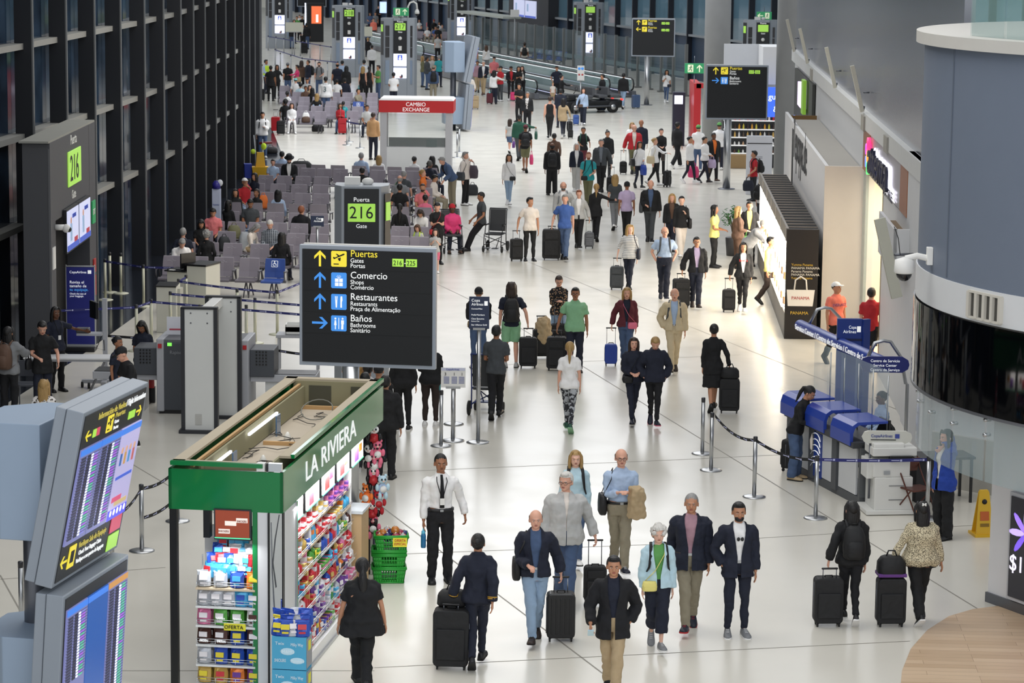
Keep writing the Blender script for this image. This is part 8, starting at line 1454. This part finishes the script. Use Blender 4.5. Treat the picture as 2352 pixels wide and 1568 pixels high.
# bags standing on cases, things held
p = hand('airline pilot woman', 0); bagtop(p.x, p.y + .08, .775, R(176), (.36, .26, .2), 'black', 'black duffel bag standing on the pilot woman\'s suitcase'); 
p = hand('cabin crew woman in black dress', 1); bagtop(p.x, p.y - .08, .675, R(178), (.34, .22, .2), 'black', 'black soft bag standing on the cabin crew woman\'s suitcase')
p = hand('woman in leopard print blouse', 0); bagtop(p.x, p.y - .06, .68, R(184), (.36, .26, .28), 'black', 'black bag with violet band on top of the wheeled case', 'purple')
p = hand('security guard', 0); p = hand('security guard', 1) if 0 else hand('security guard', 1)
p = hand('security guard', 1); t = thing('water_bottle', 'blue water bottle held in the hand of the security guard', 'bottle', (p.x, p.y - .02, p.z - .3)); g = G(); g.lathe([(.032, 0), (.036, .02), (.036, .17), (.03, .2)], mat('1f6a9a', .2), 14); g.obj('bottle_body', t); g = G(); g.lathe([(.028, .2), (.028, .24), (.012, .25), (.012, .28)], mat('5ab8d8', .3), 12); g.obj('cap', t)
p = hand('bald man in light blue shirt', 0); t = thing('folded_coat', 'tan coat draped over the left arm of the bald man', 'coat', (p.x + .16, p.y + .05, p.z)); g = G(); rs = []
for z, w, d in ((.07, .03, .08), (.05, .09, .12), (-.05, .11, .12), (-.22, .12, .1), (-.36, .13, .08), (-.40, .1, .05)): rs.append([V((w * cos(a) * (1 + .12 * sin(5 * a)), d * sin(a) * (1 + .1 * cos(4 * a)) * .7, z)) for a in [2 * pi * k / 22 for k in range(22)]])
g.loft(rs, cl('tan')); voxel_job(G().box((0, 0, 0), (.01, .01, .01), cl('tan')).obj('cloth', t), g, .012, 2, None, .07)
t = thing('folded_coat', 'beige jackets draped over the luggage beside the floral shirt woman', 'coat', at(1243, 822) + V((.04, -.02, .62))); g = G(); rs = []
for z, w, d in ((.26, .05, .06), (.22, .12, .11), (.1, .15, .13), (-.12, .17, .14), (-.3, .15, .1), (-.36, .1, .05)): rs.append([V((w * cos(a) * (1 + .14 * sin(5 * a + z * 9)), d * sin(a) * (1 + .1 * cos(4 * a)), z)) for a in [2 * pi * k / 24 for k in range(24)]])
g.loft(rs, cl('tan')); voxel_job(G().box((0, 0, 0), (.01, .01, .01), cl('tan')).obj('cloth', t), g, .012, 2, None, .09); s_ = at(1243, 822); suitcase(s_.x, s_.y, 0, R(5), 'black', .58, .9, 'soft', 'black suitcase under the draped beige jackets')
# free standing luggage
for u, v, rz, c, h, gr, kd, lab in ((1460, 249, 30, 'denim', .62, 0, 'hard', 'dark blue case standing alone on the far floor'), (633, 303, 0, 'red', .6, .95, 'hard', 'red suitcase beside the far bench, left end'), (645, 310, 5, 'black', .55, 0, 'soft', 'black suitcase in front of the red suitcase by the far bench'), (787, 308, 0, 'red', .62, 1.15, 'soft', 'red suitcase in front of the woman in red jacket'), (600, 232, 0, 'black', .55, 0, 'soft', 'black suitcase by the window wall near the far queue'), (699, 124, 10, 'black', .7, 0, 'soft', 'black suitcase in front of the man in dark suit'), (594, 208, 0, 'red', .6, 0, 'hard', 'red suitcase at the window wall behind the black one'), (1308, 302, 0, 'black', .4, 0, 'soft', 'small black case lying near the blue case'), (1812, 1080, 60, 'black', .5, 0, 'soft', 'black case standing against the service desk plinth'), (893, 560, 0, 'lblue', .55, 1.1, 'soft', 'case with bright blue handle beside the 216 totem seats')):
    q_ = at(u, v); suitcase(q_.x, q_.y, 0, R(rz), c, h, gr, kd, lab)
for u, v, z, sz, c, lab in ((533, 484, .46, (.3, .2, .32), 'royal', 'royal blue bag on the seat left of the man in grey polo'), (542, 535, .5, (.34, .26, .36), 'olive', 'olive green rucksack on a seat behind the curly grey hair'), (527, 565, .46, (.3, .2, .26), 'pink', 'pink bag on the seat back left of the cream sweater'), (543, 582, .46, (.42, .3, .5), 'silver', 'large grey and navy rucksack leaning on the second seat row'), (517, 580, .46, (.3, .25, .36), 'charcoal', 'dark rucksack left of the large grey rucksack'), (617, 472, .46, (.26, .1, .4), 'orange', 'orange paper bag on the seat beside the long dark hair'), (707, 283, .46, (.34, .2, .26), 'brown', 'brown leather bag on the far bench beside the woman in white'), (717, 277, .46, (.3, .12, .42), 'white', 'white paper bag behind the brown bag on the far bench'), (730, 302, 0, (.5, .3, .3), 'black', 'black bag under the far bench'), (622, 352, 0, (.5, .3, .25), 'black', 'black holdall beside the mop cart'), (945, 440, .46, (.3, .2, .4), 'green', 'green bag hanging at the seat of the man in grey t-shirt'), (692, 392, .46, (.7, .35, .34), 'black', 'black coat piled on the seats right of the man in hat'), (410, 800, 0, (.3, .2, .25), 'lgrey', 'small pale bag under the scanner'), (1085, 448, .0, (.36, .2, .36), 'dots', 'dotted weekend bag at the feet of the man in cream jacket')):
    q_ = at(u, v, z)
    if .4 < z < .6: q_ = snap(q_, 1.3) or q_
    bagtop(q_.x, q_.y, z, .2, sz, c if c != 'dots' else 'charcoal', lab)
jm = PEOPLE['man in white sports jersey with number 3']; o = text('3', .34, mat('12404a'), jm[0], (0, 0, 0)); o.location = (.1, .22, 1.18); o.rotation_euler = (pi / 2, 0, pi); o = text('WILSON', .1, mat('12404a'), jm[0], (0, 0, 0)); o.location = (.2, .2, 1.5); o.rotation_euler = (pi / 2, 0, pi); o.name = 'name_lettering'
for who, s, sz, m, x, y, z in (('man in coral t-shirt and white cap', 'EVERLAST', .085, mat('5a3a7a'), -.2, -.16, 1.28), ('woman in white print t-shirt', "levi's", .09, RED, -.11, -.155, 1.25)):
    textw(s, .34 if s[0] == 'E' else .2, m, PEOPLE[who][0], (x, y, z), hmax=sz, name='shirt_lettering')
sgz = PEOPLE['bearded man in navy blazer'][0]; g = G(); [g.ell((x, -.165, 1.34), (.022, .006, .028), BLACK, 10, 6) for x in (-.02, .03)]; g.obj('hanging_sunglasses', sgz)
lp = thing('hair_clip', 'white butterfly hair clip on the dark hair of the leopard blouse woman', 'hair clip', PEOPLE['woman in leopard print blouse'][1] @ V((0, .10, 1.66))); g = G(); [g.ell((s * .016, 0, zz), (.017, .008, .012), WHITE, 8, 6, MX.Rotation(s * q_, 3, 'Y')) for s in (-1, 1) for zz, q_ in ((.008, -.6), (-.008, .6))]; g.obj('clip', lp)
flush()
